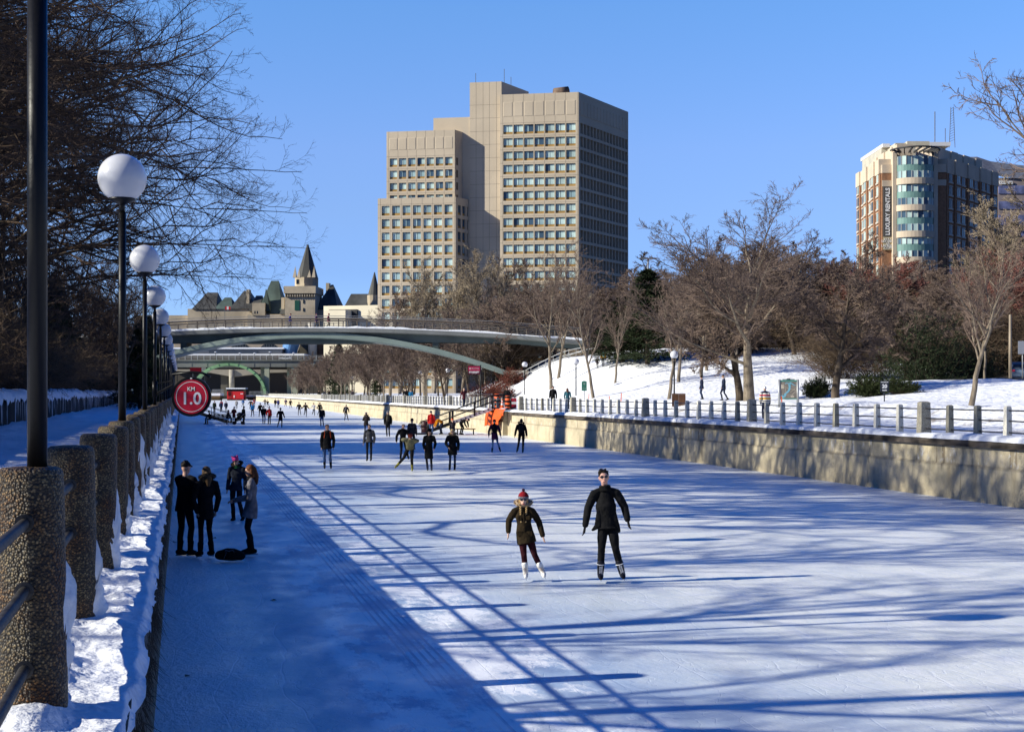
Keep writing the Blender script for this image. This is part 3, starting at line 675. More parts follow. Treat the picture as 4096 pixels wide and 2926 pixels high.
# levels: (n, len ratio, ang, K, wiggle, up, t0)
KINDS = {
 'maple': lambda: (tree_mesh(1, 14, .30, .20, (12, 48, .60, .10, .085, .80), [(10, .42, 38, 6, .13, .06, .2), (8, .42, 40, 5, .15, .05, .15), (6, .5, 38, 4, .18, .05, .1), (3, .5, 35, 2, .2, .05, .2)], twig=.008), M_bark, M_twig),
 'crab': lambda: (tree_mesh(2, 10, .26, .16, (12, 62, .52, .17, .05, .75), [(9, .45, 45, 6, .2, .03, .15), (9, .45, 45, 5, .22, .02, .1), (8, .5, 45, 4, .25, .0, .1), (2, .5, 40, 2, .25, .0, .2)], twig=.012), M_bark_d, M_twig),
 'young': lambda: (tree_mesh(3, 7.5, .10, .28, (12, 36, .48, .07, .07, .9), [(8, .42, 32, 5, .1, .07, .15), (6, .45, 35, 4, .14, .05, .1), (4, .5, 35, 3, .18, .04, .1)], twig=.0065), M_bark, M_twig),
 'thin': lambda: (tree_mesh(4, 8, .12, .36, (13, 62, .42, .08, .03, .92), [(9, .42, 40, 5, .12, .03, .15), (7, .45, 40, 4, .15, .02, .1), (4, .5, 35, 3, .18, .02, .1)], twig=.006), M_bark, M_twig),
 'wood': lambda: (tree_mesh(5, 15, .22, .22, (14, 40, .40, .10, .08, .92), [(9, .42, 38, 5, .14, .05, .15), (9, .42, 40, 4, .17, .04, .1), (6, .5, 40, 3, .2, .03, .1)], twig=.018), M_bark, M_twig),
 'woodb': lambda: (tree_mesh(6, 13, .2, .15, (15, 50, .42, .13, .05, .9), [(10, .42, 42, 5, .16, .03, .1), (9, .45, 42, 4, .2, .02, .1), (6, .5, 42, 3, .22, .0, .1)], twig=.018), M_bark_d, M_twig),
 'poplar': lambda: (tree_mesh(8, 22, .34, .15, (16, 32, .38, .10, .10, .92), [(9, .40, 34, 5, .13, .07, .15), (9, .42, 36, 4, .16, .06, .1), (7, .5, 38, 3, .2, .05, .1)], twig=.022), M_bark, M_twig_g),
 'redtree': lambda: (tree_mesh(9, 11, .16, .12, (16, 42, .45, .12, .07, .9), [(10, .42, 38, 5, .15, .05, .1), (9, .45, 40, 4, .18, .04, .1), (6, .5, 40, 3, .2, .04, .1)], twig=.016), M_bark_d, M_twig_r),
 'over': lambda: (tree_mesh(12, 16, .34, .33, (22, 68, .78, .13, .012, .9), [(11, .36, 42, 7, .15, .012, .15), (8, .38, 42, 5, .16, .01, .1), (6, .48, 42, 4, .2, .01, .1), (3, .5, 38, 2, .22, .01, .2)], twig=.0036, bias=(.75, -.12, .02)), M_bark_d, M_twig_d),
 'overb': lambda: (tree_mesh(15, 17, .32, .40, (22, 66, .70, .13, .0, .9), [(11, .36, 42, 7, .15, .01, .15), (8, .38, 42, 5, .16, .01, .1), (6, .48, 42, 4, .2, .01, .1), (3, .5, 38, 2, .22, .01, .2)], twig=.0036, bias=(.6, .1, .0)), M_bark_d, M_twig_d),
 'dark': lambda: (tree_mesh(13, 14, .24, .14, (16, 50, .44, .13, .04, .9), [(10, .42, 42, 6, .15, .02, .1), (8, .42, 42, 5, .18, .01, .1), (6, .48, 42, 3, .22, .0, .1)], twig=.008), M_bark_d, M_twig_d),
 'open': lambda: (tree_mesh(14, 17, .26, .2, (13, 46, .5, .10, .04, .9), [(10, .42, 42, 6, .14, .02, .15), (9, .42, 42, 5, .18, .01, .1), (3, .5, 40, 3, .2, .0, .2)], twig=.007), M_bark_d, M_twig_d),
}
def bush_mesh(seed, H, W_, n0, levels, twig, spread=.6):
    rng = np.random.default_rng(seed); n = n0
    st = np.stack([rng.uniform(-W_/2, W_/2, n)*.7, rng.uniform(-W_/2, W_/2, n)*.45, np.full(n, -.1)], -1)
    d = norm(np.stack([rng.normal(0, spread, n)+st[:, 0]/W_*.8, rng.normal(0, spread, n), np.ones(n)], -1)); L = H*rng.uniform(.6, 1.05, n)
    P = polyl(st, d, L, 7, .14, (0, 0, .02), rng); Rad = np.full(n, .02); parts = [tubes(P, Rad, Rad*.4, 4)]; cur, cr_, cl = P, Rad, L; crown = []
    for (m, lr, ang, K, wig, up, t0) in levels:
        pos, dd_, r, idx, t = kids(cur, cr_, m, t0, 1, ang, 15, rng); L = cl[idx]*lr*rng.uniform(.5, 1.2, len(t))
        cur = polyl(pos, dd_, L, K, wig, (0, 0, up), rng); cr_ = np.full(len(L), twig); cl = L; crown.append(tubes(cur, cr_, cr_*.6, 3))
    return cat_(parts), cat_(crown)
KINDS['hedge'] = lambda: (bush_mesh(21, 3.6, 4.2, 70, [(9, .38, 42, 4, .2, -.01, .1), (7, .5, 45, 3, .25, -.01, .1)], .009), M_bark_d, M_twig_d)
KINDS['hedgeb'] = lambda: (bush_mesh(22, 4.4, 4.2, 60, [(10, .36, 45, 4, .2, .0, .1), (7, .5, 45, 3, .25, .0, .1)], .009), M_bark_d, mat('hedge_twig', (.12, .085, .055), .9, .1, var=(.6, .5)))
KINDS['dogwood'] = lambda: (bush_mesh(23, 2.2, 2.6, 70, [(7, .4, 35, 3, .15, .03, .2), (4, .5, 35, 2, .2, .03, .2)], .014), M_twig_r, mat('dogwood_twig', (.13, .04, .026), .9, .2, var=(1, .3)))
def needle_mesh(seed, H, W_, whorls, kind):
    """branches clothed in small needle sprays"""
    rng = np.random.default_rng(seed)
    if kind == 'spruce':
        P = polyl(np.zeros((1, 3)), np.array([[0, 0, 1.]]), np.array([H]), 8, .01, (0, 0, .1), rng); tr = tubes(P, np.array([.16]), np.array([.02]), 8)
        n = whorls*8; t = np.sort(rng.uniform(.05, .985, n)); z = t*H; a = rng.uniform(0, 2*np.pi, n); L = W_/2*(1-t)**.8*rng.uniform(.7, 1.15, n)+.12
        st = np.stack([np.zeros(n), np.zeros(n), z], -1); d = np.stack([np.cos(a), np.sin(a), rng.normal(-.05, .12, n)+.4*t], -1)
        B = polyl(st, d, L, 5, .05, (0, 0, .0), rng)
    else:
        n = whorls*8; a = rng.uniform(0, 2*np.pi, n); r = np.sqrt(rng.random(n))*W_*.12
        st = np.stack([np.cos(a)*r, np.sin(a)*r, np.full(n, 0.)], -1); el = rng.uniform(.15, 1.4, n); d = np.stack([np.cos(a)*np.cos(el)*W_/2, np.sin(a)*np.cos(el)*W_/2, np.sin(el)*H], -1); L = np.linalg.norm(d, axis=1)*rng.uniform(.7, 1.08, n)
        B = polyl(st, d, L, 5, .14, (0, 0, .03), rng); tr = tubes(B[:, :4], np.full(n, .03), np.full(n, .012), 4)
    Rb = np.full(len(B), .02)
    pos, dd_, r, idx, t = kids(B, Rb, 16, .12, 1, 42, 16, rng, .3); L2 = np.maximum(L[idx]*.26*(1.15-.6*t), .12)
    S2 = polyl(pos, dd_, L2, 2, .1, (0, 0, .02 if kind != 'spruce' else -.06), rng)
    pos, d3, r, idx, t = kids(S2, np.full(len(S2), .01), 9, .1, 1, 40, 18, rng); ln = rng.uniform(.10, .24, len(pos))[:, None]*(.7+H*.04)
    side = norm(np.cross(d3, rng.normal(size=d3.shape)))*ln*rng.uniform(.10, .2, len(pos))[:, None]
    V = np.stack([pos-side, pos+side, pos+d3*ln], 1).reshape(-1, 3); F = np.arange(len(V)).reshape(-1, 3)
    b0, f0 = tubes(B, Rb, Rb*.3, 3)
    return tr, (V, F), (b0, f0)
def conifer(key, name, label, loc, sc=1.0, rz=0., group=None, cat='tree'):
    if key not in PROTO:
        seed, H, W_, wh, kind, m = CON[key]; tr, fo, br = needle_mesh(seed, H, W_, wh, kind); root = empty(name, (0, 0, 0))
        V, F = cat_([tr, br]); np_mesh('trunk' if kind == 'spruce' else 'stem', V, F, M_bark_d, root); np_mesh('foliage', fo[0], fo[1], m, root, False); PROTO[key] = o = root
    else: o = copy_tree(PROTO[key]); o.name = name
    o['label'] = label; o['category'] = cat
    if group: o['group'] = group
    o.location = loc; o.rotation_euler = (0, 0, rz); o.scale = (sc, sc, sc) if not hasattr(sc, '__len__') else sc
    return o
CON = {'spruce': (31, 9.5, 5.2, 34, 'spruce', M_needle), 'pine': (32, 7.5, 6.5, 26, 'bush', M_needle), 'yew': (33, 1.7, 2.8, 14, 'bush', M_needle_y)}

rt = random.Random(42)
# ---- the right bank, each tree at its own trunk base in the photograph
def bt(kind, name, label, x, y, ht_px, H, dfix=None, rz=None, sx=1.0, group=None, cat='tree'):
    if dfix: X = (x-2048)/FX*dfix; p = Vector((X, dfix, zrp(X, dfix)))
    else: p = GR(x, y)
    s = (ht_px/FX*p.y)/H
    return tree(kind, name, label, (p.x, p.y, p.z-.05), (s*sx, s*sx, s), rt.uniform(0, 6.28) if rz is None else rz, group, cat)
bt('maple', 'maple_tree', 'tall bare maple with thick forking grey trunk beside the map board', 2998, 1612, 680, 13.6, dfix=97, rz=2.2, sx=1.5)
bt('crab', 'spreading_tree', 'dark low bare tree with wide crooked branches touching the tall maple', 2958, 1612, 560, 9.6, dfix=99, rz=.7, sx=1.1)
bt('crab', 'spreading_tree', 'broad dark bare tree with crooked limbs between the map board and speed sign', 3342, 1602, 620, 9.6, dfix=96, rz=4.0, sx=1.0)
bt('crab', 'spreading_tree', 'leaning dark bare tree behind the black speed limit sign', 3628, 1568, 420, 9.6, dfix=118, rz=1.4, sx=1.3)
bt('young', 'young_tree', 'slender bare tree with straight thin trunk in front of the dark pine', 3880, 1642, 630, 7.5, dfix=66, rz=.3, sx=1.4)
bt('young', 'young_tree', 'thin small bare tree just left of the roadside pole', 3939, 1587, 420, 7.5, dfix=105, rz=2.3)
bt('young', 'young_tree', 'young bare tree with many upright stems beside the slope lamp', 2672, 1592, 470, 7.5, dfix=113, rz=.4, sx=1.2)
hill = [(2376, 1591, 470, 'young', 'bare tree at the foot of the snowy hill by the green notice'), (2459, 1532, 330, 'young', 'thin bare tree on the snowy hill beside the yellow jacketed walker'),
        (2714, 1528, 430, 'thin', 'straight thin bare tree behind the slope lamp'), (2805, 1504, 420, 'thin', 'thin bare trunk on the hill, left one of a pair left of the maple'),
        (2827, 1482, 400, 'wood', 'thin bare trunk on the hill, right one of a pair left of the maple'), (2950, 1510, 400, 'wood', 'bare tree on the hill just behind the tall maple'),
        (2204, 1556, 480, 'young', 'bare tree beside the bank stairs with a few dry leaves'), (2231, 1515, 430, 'young', 'pale slim bare tree next to the stair railing')]
for x, y, h, k, la in hill: bt(k, 'bare_tree', la, x, y, h, {'young': 7.5, 'thin': 8, 'wood': 15}[k], sx=1.1)
tree('maple', 'maple_tree', 'large pale bare tree reaching in from the right edge', (31.2, 74, 3.0), (1.35, 1.35, 1.38), 3.9)
conifer('spruce', 'spruce_tree', 'dark green spruce on top of the snowy hill', GR(2590, 1455), (1.75, 1.75, .98), .3)
conifer('spruce', 'spruce_tree', 'small dark spruce left of the big hill spruce', GR(2490, 1450), (1.5, 1.5, .70), 1.3)
conifer('pine', 'pine_tree', 'large dark bushy pine behind the slender tree at right', Vector(W(3700, 1575, 116)), (1.0, 1.0, .9), .5)
conifer('pine', 'pine_tree', 'dark bushy pine low beside the road at right', Vector(W(3880, 1575, 119)), (.8, .8, .62), 2.5)
conifer('pine', 'pine_tree', 'tall dark pine hidden deep in the brown trees at right', Vector(W(3980, 1490, 150)), (1.2, 1.1, 1.55), 4.5)
conifer('yew', 'evergreen_shrub', 'rounded dark evergreen shrub right of the map board', GR(3270, 1590), (.72, .72, .82), .2, cat='shrub')
conifer('yew', 'evergreen_shrub', 'yellowish evergreen shrub left of the speed limit sign', GR(3480, 1585), (.95, .9, .85), 2.2, cat='shrub')
conifer('yew', 'evergreen_shrub', 'dark evergreen shrub tucked behind the leaning tree', GR(3600, 1575), (.8, .9, .6), 4.2, cat='shrub')
# woods behind the hill: rows of trees, each with its own place
wood = []
for x in range(2030, 4200, 44):
    wood.append((x+rt.uniform(-25, 25), rt.uniform(172, 205), rt.choice(['wood', 'woodb', 'woodb', 'redtree' if x > 3350 else 'wood'])))
for x in range(2420, 4150, 60): wood.append((x+rt.uniform(-30, 30), rt.uniform(132, 165) if x > 2900 else rt.uniform(205, 215), rt.choice(['woodb', 'redtree' if x > 3300 else 'woodb'])))
wood.sort()
def wtop(x): return np.interp(x, [2000, 2200, 2500, 2700, 3000, 3200, 3400, 3600, 3800, 4000, 4200], [1190, 1120, 1170, 1060, 970, 970, 1040, 1060, 1070, 1000, 940])
kinds = {}
for i, (x, d, k) in enumerate(wood):
    X = (x-2048)/FX*d; z = zrp(X, d); H = {'wood': 15.5, 'woodb': 13.5, 'redtree': 11.5}[k]; top = wtop(x)+rt.uniform(-30, 70)
    s = (EYE+(1568-top)/FX*d-z)/H
    tree(k, 'bare_tree', ('red twigged bare tree' if k == 'redtree' else 'brown bare tree')+' in the wood behind the snowy hill, '+NTH[i], (X, d, z-.1), (s*rt.uniform(1.2, 1.6), s*rt.uniform(1.2, 1.6), s), rt.uniform(0, 6.28), 'bare trees in the wood behind the snowy hill')
for i, x in enumerate(sorted([rt.uniform(2340, 4150) for _ in range(34)])):
    d = rt.uniform(150, 196) if x < 3300 else rt.uniform(122, 165); X = (x-2048)/FX*d; q = rt.uniform(1.0, 1.7)
    tree(rt.choice(['hedge', 'hedgeb']), 'bare_shrub', 'brown undergrowth shrub at the foot of the wood behind the hill, %s' % NTH[i], (X, d, zrp(X, d)-.1), (q*1.3, q*1.3, q), rt.uniform(0, 6.28), 'undergrowth shrubs of the wood', 'shrub')
# tall pale trees in front of the tower, and the avenue on the far bank beyond the footbridge
pop = [(1560, 262, 1120), (1640, 300, 1080), (1700, 255, 1040), (1780, 290, 1060), (1850, 262, 1000), (1925, 250, 980), (1985, 275, 1000), (2050, 255, 1030), (2120, 280, 1090), (2190, 258, 1120), (2260, 245, 1130), (2330, 240, 1150), (2400, 262, 1160), (2440, 235, 1180), (1600, 340, 1170), (1740, 345, 1140)]
pop.sort()
pale = [(3870, 178, 1010), (3950, 165, 840), (4040, 150, 760), (4130, 160, 700)]
for i, (x, d, top) in enumerate(pale):
    X = (x-2048)/FX*d; z = zrp(X, d); s = (EYE+(1568-top)/FX*d-z)/24.5; tree('poplar', 'tall_tree', 'fine pale twigged tall tree in front of the brick apartment building, %s' % NTH[i], (X, d, z), (s*1.25, s*1.25, s), i*2.1+.4, 'pale tall trees below the apartment building')
for i, (x, d, top) in enumerate(pop):
    X = (x-2048)/FX*d; z = zrp(X, d); s = (EYE+(1568-top)/FX*d-z)/24.5
    k = 'poplar' if i % 4 else 'wood'; s = s if k == 'poplar' else s*24.5/17
    tree(k, 'tall_tree', 'tall pale bare tree in front of the beige tower, '+NTH[i], (X, d, z), (s*1.0, s*1.0, s), rt.uniform(0, 6.28), 'tall bare trees below the beige tower')
ave = []
for d in np.arange(186, 470, 11.5):
    for s0, h in ((7.5, 9), (17, 11)): ave.append((XR(d)+s0+rt.uniform(-1.5, 1.5), d+rt.uniform(-3, 3), h*rt.uniform(.8, 1.2)))
ave.sort(key=lambda q: q[0]/q[1])
for i, (X, d, h) in enumerate(ave):
    k = rt.choice(['woodb', 'wood', 'woodb']); s = h/{'wood': 15, 'woodb': 13}[k]
    tree(k, 'avenue_tree', 'bare tree of the avenue along the far bank beyond the footbridge, '+NTH[i], (X, d, zrp(X, d)), (s, s, s), rt.uniform(0, 6.28), 'bare avenue trees on the far bank')
conifer('spruce', 'spruce_tree', 'greenish conifer among bare trees below the footbridge', Vector((XR(330)+9, 330, 2)), (1.4, 1.4, 1.25), .6)
conifer('spruce', 'spruce_tree', 'small dark conifer under the footbridge trees', Vector((XR(285)+12, 285, 2)), (.8, .8, .55), 2.6)
for i, (x, y) in enumerate(((1925, 1570), (1965, 1565), (2010, 1548), (1990, 1530), (2050, 1500))):
    d = 150+i*5; X = (x-2048)/FX*d; tree('dogwood', 'dogwood_shrub', 'red stemmed dogwood shrub under the footbridge end, '+NTH[i], (X, d, zrp(X, d)-.1), (1.0, 1.0, .85), i*1.7, 'red dogwood shrubs by the stairs', 'shrub')
for i, (x, y) in enumerate(((1990, 1480), (2060, 1450), (2130, 1430))):
    d = 176+i*4; X = (x-2048)/FX*d; tree('hedgeb', 'bare_shrub', 'dark tangled bare shrub below the footbridge, '+NTH[i], (X, d, zrp(X, d)-.1), (1.3, 1.3, 1.4), i*1.7, 'bare shrubs below the footbridge', 'shrub')

# ---- the left bank: overhanging trees, dark wood, hedge
XB = lambda d, s: XL(d)-s
lt = []
for d, s, k, sc in ((32, 10.2, 'over', .88), (38, 10.4, 'overb', .92), (45, 10.2, 'over', .96), (52, 10.2, 'overb', 1.0), (60, 10.0, 'overb', 1.04), (67, 10.4, 'over', 1.04), (73, 8.8, 'over', .9), (22, 10, 'open', .72), (11, 10.5, 'open', .82), (2, 8.5, 'open', .75), (-9, 11, 'open', .85), (6, 17, 'open', .95), (15, 14, 'open', .8), (-4, 15, 'open', .9)):
    lt.append((d, s, k, sc))
for d in (84, 95, 108, 122, 137, 152, 170, 190, 212, 236): lt.append((d, rt.uniform(8.5, 10), 'dark', rt.uniform(.75, .95)))
for d in (46, 58, 70, 82, 94, 108, 126, 146, 168, 196, 228): lt.append((d, rt.uniform(13.5, 16), 'dark', rt.uniform(.95, 1.15)))
for d in (74, 88, 104, 124, 146, 172, 204, 240): lt.append((d, rt.uniform(21, 25), 'dark', rt.uniform(1.0, 1.2)))
for d in (126, 143, 162, 186): lt.append((d, 4.6, 'dark', .85))
lt.sort(key=lambda q: q[0]+q[1]*.01)
for i, (d, s, k, sc) in enumerate(lt):
    tree(k, 'bare_tree', 'dark bare tree on the left bank behind the bollards, number %s along the bank' % ('one two three four five six seven eight nine ten eleven twelve thirteen fourteen fifteen sixteen seventeen eighteen nineteen twenty'.split()[i] if i < 20 else '%d' % (i+1)), (XB(d, s), d, 3.1), sc, rt.uniform(-.25, .25) if k[:4] == 'over' else rt.uniform(0, 6.28), 'dark bare trees on the left bank')
hd = []
for d in np.arange(24, 215, 3.3): hd.append((d, rt.uniform(8.9, 9.8)))
for d in np.arange(60, 215, 5): hd.append((d, rt.uniform(11.5, 13)))
for i, (d, s) in enumerate(sorted(hd)):
    q = rt.uniform(.8, 1.15)
    tree(rt.choice(['hedge', 'hedgeb']), 'bare_shrub', 'tangled brown shrub of the hedge above the streaked left wall, number %d from the camera' % (i+1), (XB(d, s), d, 3.1), (q, q, q*rt.uniform(.8, 1.1)), rt.uniform(0, 6.28), 'brown shrubs of the left hedge', 'shrub')
for i, (d, s) in enumerate(((112, 9), (121, 10), (133, 3.4), (147, 3.2), (161, 3.4), (176, 3.2))):
    conifer('spruce', 'cedar_tree', 'dark evergreen behind the left row of lamps, %s' % ORD[i], Vector((XB(d, s), d, 3.1 if s > 7 else 1.7)), (1.05, 1.05, (.85, .85, .8, .95, 1.0, 1.1)[i]), i, 'dark evergreens behind the left lamps')
# ================================================================ buildings and bridges
def text_mesh(name, body, size, m, parent, M4, ext=.01, bold=0.0, align='CENTER'):
    cu = bpy.data.curves.new(name, 'FONT'); cu.body = body; cu.size = size; cu.extrude = ext; cu.align_x = align; cu.align_y = 'CENTER'; cu.offset = bold; cu.resolution_u = 3
    t = bpy.data.objects.new(name, cu); C.objects.link(t); bpy.context.view_layer.update()
    me = bpy.data.meshes.new_from_object(t.evaluated_get(bpy.context.evaluated_depsgraph_get())); bpy.data.objects.remove(t)
    me.transform(M4); o = link_mesh(name, me, m, parent); return o
def face_cam(p, rx=90, rz=0): return Matrix.Translation(p)@Euler((R(rx), 0, R(rz))).to_matrix().to_4x4()
M_conc = mat('precast_concrete', (.57, .48, .36), .9, .2, var=(.10, .07), bump=(.8, .3, .05))
M_ochre = mat('ochre_panel', (.36, .22, .07), .8, .2, var=(.3, .2))
M_mull = mat('window_frame', (.03, .03, .032), .5, .4)
def glassm(nm, c): return mat(nm, c, .22, .35, var=(.15, .25))
G_PALE, G_MID, G_DEEP = glassm('pale_pane', (.46, .60, .58)), glassm('blue_pane', (.28, .41, .44)), glassm('deep_pane', (.06, .11, .17))

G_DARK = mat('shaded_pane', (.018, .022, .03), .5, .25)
class Plane:
    """a facade plane: origin corner o (x, d), direction u along it; converts photograph pixels on it"""
    def __init__(s, o, u): s.o = Vector((o[0], o[1], 0)); s.u = Vector((u[0], u[1], 0)).normalized(); s.n = Vector((s.u.y, -s.u.x, 0))
    def at(s, x):
        k = (x-2048)/FX; t = (k*s.o.y-s.o.x)/(s.u.x-k*s.u.y); return t
    def z(s, x, y): t = s.at(x); d = s.o.y+t*s.u.y; return EYE+(1568-y)/FX*d
    def P(s, t, z, out=0.0): return s.o+s.u*t+Vector((0, 0, z))+s.n*out
def facade(pl, t0, t1, z0, z1, cols, rows, ox0, ox1, wall, win, sill=.24, depth=.42, rnd=None, sep=None, kinds=(16, 3, 1)):
    """wall with recessed openings; cols/rows = lists of (start, end) cells; opening = fraction of the cell"""
    P = pl.P
    for (a, b) in cols:
        for (c, d) in rows:
            w, h = b-a, d-c; a2, b2 = a+w*ox0, b-w*ox0; c2, d2 = c+h*ox1[0], d-h*ox1[1]
            for q in ((a, b, c, c2), (a, b, d2, d), (a, a2, c2, d2), (b2, b, c2, d2)):
                wall.quad(P(q[0], q[2]), P(q[1], q[2]), P(q[1], q[3]), P(q[0], q[3]))
            wall.quad(P(a2, c2), P(b2, c2), P(b2, c2, -depth), P(a2, c2, -depth)); wall.quad(P(a2, d2, -depth), P(b2, d2, -depth), P(b2, d2), P(a2, d2))
            wall.quad(P(a2, c2, -depth), P(a2, d2, -depth), P(a2, d2), P(a2, c2)); wall.quad(P(b2, c2), P(b2, d2), P(b2, d2, -depth), P(b2, c2, -depth))
            m = win if sep is None else MB()
            sz = c2+(d2-c2)*sill; mid = (a2+b2)/2; f = .06
            m.mi = 1; m.quad(P(a2, c2, -depth+.05), P(b2, c2, -depth+.05), P(b2, sz, -depth+.05), P(a2, sz, -depth+.05))
            for (e, g) in ((a2, mid), (mid, b2)):
                m.mi = rnd.choices([2, 3, 4], kinds)[0]
                m.quad(P(e+f, sz+f, -depth), P(g-f, sz+f, -depth), P(g-f, d2-f, -depth), P(e+f, d2-f, -depth))
            m.mi = 0
            for (e, g, i, j) in ((a2, b2, sz, sz+f), (a2, b2, d2-f*1.5, d2), (a2, a2+f, sz, d2), (mid-f, mid+f, sz, d2), (b2-f, b2, sz, d2)):
                m.quad(P(e, i, -depth+.02), P(g, i, -depth+.02), P(g, j, -depth+.02), P(e, j, -depth+.02))
            if sep is not None: m.build('window', WM, sep, True)
WM = [M_mull, M_ochre, G_PALE, G_MID, G_DEEP]
def split(a, b, n): return [(a+(b-a)*i/n, a+(b-a)*(i+1)/n) for i in range(n)]
def office_tower():
    root = empty('office_tower', (10, 440, 1.9), 'tall beige concrete office tower with square windows behind the trees', 'office tower')
    rnd = random.Random(3)
    E = (W(2315, 0, 430).x, 430.0); u = (-math.cos(R(9.9)), math.sin(R(9.9))); v = Vector((math.sin(R(28.5)), math.cos(R(28.5)), 0)); uu = Vector((*u, 0))
    # fronts run leftwards; use planes whose u points right for correct outward normals
    def front(vo, xr=2315):
        o = Vector((E[0], E[1], 0))+v*vo; return Plane((o.x, o.y), (-u[0], -u[1]))
    wall = MB(); win = MB(); win2 = MB(); seams = MB()
    F0 = front(0); tl, tr = F0.at(2000), 0.0
    ztop = F0.z(2315, 368); zb = 1.0
    # window rows: first row cell top from the photograph, pitch 3.86 m
    r1t = F0.z(2315, 484); pitch = 3.87; nrow = 20
    cols = split(tl+.8, tr-.75, 7); rows = [(r1t-pitch*(i+1), r1t-pitch*i) for i in range(nrow)]
    # near windows separate parts (13 rows x 7), the rest merged
    facade(F0, tl, tr, zb, ztop, cols, rows[:13], .055, (.17, .13), wall, win, rnd=rnd, sep=root)
    facade(F0, tl, tr, zb, ztop, cols, rows[13:], .055, (.17, .13), wall, win, rnd=rnd)
    P = F0.P; rb = rows[-1][0]
    def flat(pl, a, b, c, d, out=0): wall.quad(pl.P(a, c, out), pl.P(b, c, out), pl.P(b, d, out), pl.P(a, d, out))
    flat(F0, tl, tr, r1t, ztop); flat(F0, tl, tl+.8, rb, r1t); flat(F0, tr-.75, tr, rb, r1t); flat(F0, tl, tr, -1, rb)
    for (a, b) in cols:                     # blind panels of the plant floor
        w = b-a
        wall.add([P(a+w*.06, r1t+1.9, .0), P(b-w*.08, r1t+1.9, .0), P(b-w*.08, r1t+6.1, .0), P(a+w*.06, r1t+6.1, .0), P(a+w*.09, r1t+2.0, .07), P(b-w*.11, r1t+2.0, .07), P(b-w*.11, r1t+6.0, .07), P(a+w*.09, r1t+6.0, .07)],
                 [(4, 5, 6, 7), (0, 1, 5, 4), (1, 2, 6, 5), (2, 3, 7, 6), (3, 0, 4, 7)])
    def seam(pl, a, b, c, d): seams.quad(pl.P(a, c, .012), pl.P(b, c, .012), pl.P(b, d, .012), pl.P(a, d, .012))
    for r_ in rows: seam(F0, tl, tr, r_[1]-.04, r_[1]+.02)
    for c_ in cols: seam(F0, c_[0]-.03, c_[0]+.03, rb, ztop)
    # shaded side face, 15 bays
    SP = Plane(E, (v.x, v.y)); tS = SP.at(2513)
    sc = split(.9, tS-.3, 15); srows = rows
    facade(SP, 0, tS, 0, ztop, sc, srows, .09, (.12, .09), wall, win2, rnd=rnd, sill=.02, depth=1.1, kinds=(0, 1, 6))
    flat(SP, 0, tS, r1t, ztop); flat(SP, 0, .9, rb, r1t); flat(SP, tS-.3, tS, rb, r1t); flat(SP, 0, tS, -1, rb)
    for (a, b) in sc:
        w = b-a; wall.add([SP.P(a+w*.1, r1t+1.9, 0), SP.P(b-w*.1, r1t+1.9, 0), SP.P(b-w*.1, r1t+6.1, 0), SP.P(a+w*.1, r1t+6.1, 0), SP.P(a+w*.14, r1t+2, .14), SP.P(b-w*.14, r1t+2, .14), SP.P(b-w*.14, r1t+6, .14), SP.P(a+w*.14, r1t+6, .14)],
                 [(4, 5, 6, 7), (0, 1, 5, 4), (1, 2, 6, 5), (2, 3, 7, 6), (3, 0, 4, 7)])
    for i in range(2): seams.quad(F0.P(-.28+.0*i, rb, .02), F0.P(-.18, rb, .02), F0.P(-.18, ztop, .02), F0.P(-.28, ztop, .02))
    A, B = P(tl, 0), P(tr, 0); D1, D2 = A+v*tS, B+v*tS
    roof = lambda pts, z: wall.add([Vector((p.x, p.y, z)) for p in pts], [(0, 1, 2, 3)])
    roof([A, B, D2, D1], ztop-.6)
    wall.quad(D1+Vector((0, 0, ztop)), D2+Vector((0, 0, ztop)), D2, D1); wall.quad(D1+Vector((0, 0, ztop)), A+Vector((0, 0, ztop)), A, D1)
    # a block: front plane offset vo, pixel span, top pixel; returns its plane and extents
    def block(vo, xl, xr, ytop, depth_):
        pl = front(vo); a, b = pl.at(xl), pl.at(xr); zt = pl.z(xr, ytop); return pl, a, b, zt
    # service core with panel seams, rising above
    Kp, a, b, zt = block(1.2, 1879, 2006, 326, 20); core = 17.0
    for q, vv in ((a, 0), (b, 0)): pass
    flat(Kp, a, b+3, -1, ztop); flat(Kp, a, b, ztop-.01, zt)
    KS = Plane((Kp.P(b, 0).x, Kp.P(b, 0).y), (v.x, v.y)); flat(KS, 0, core, ztop-2, zt)
    KB = Plane((Kp.P(a, 0).x, Kp.P(a, 0).y), (v.x, v.y)); wall.quad(KB.P(0, 0), KB.P(core, 0), KB.P(core, zt), KB.P(0, zt))
    roof([Kp.P(a, 0), Kp.P(b, 0), KS.P(core, 0), KB.P(core, 0)], zt)
    wall.quad(KB.P(core, ztop-2), KS.P(core, ztop-2), KS.P(core, zt), KB.P(core, zt))
    for z in np.arange(zt-6.7, 20, -pitch*1.0): seam(Kp, a, b+2, z, z+.06)
    for t in (a+(b-a)*.2, a+(b-a)*.42, a+(b-a)*.62, a+(b-a)*.84): seam(Kp, t-.03, t+.03, 0, zt)
    p2 = Kp.P(b, 0)+v*(core+3); pen = MB()   # lower plant room behind the core
    wall.quad(KS.P(core, ztop-2), KS.P(core+12, ztop-2), KS.P(core+12, zt-1.2), KS.P(core, zt-1.2))
    wall.quad(KS.P(core+12, ztop-2), KB.P(core+12, ztop-2), KB.P(core+12, zt-1.2), KS.P(core+12, zt-1.2)); roof([KB.P(core, 0), KS.P(core, 0), KS.P(core+12, 0), KB.P(core+12, 0)], zt-1.2)
    # stub between core and left block
    Tp, a2, b2, zt2 = block(1.6, 1840, 1882, 468, 8)
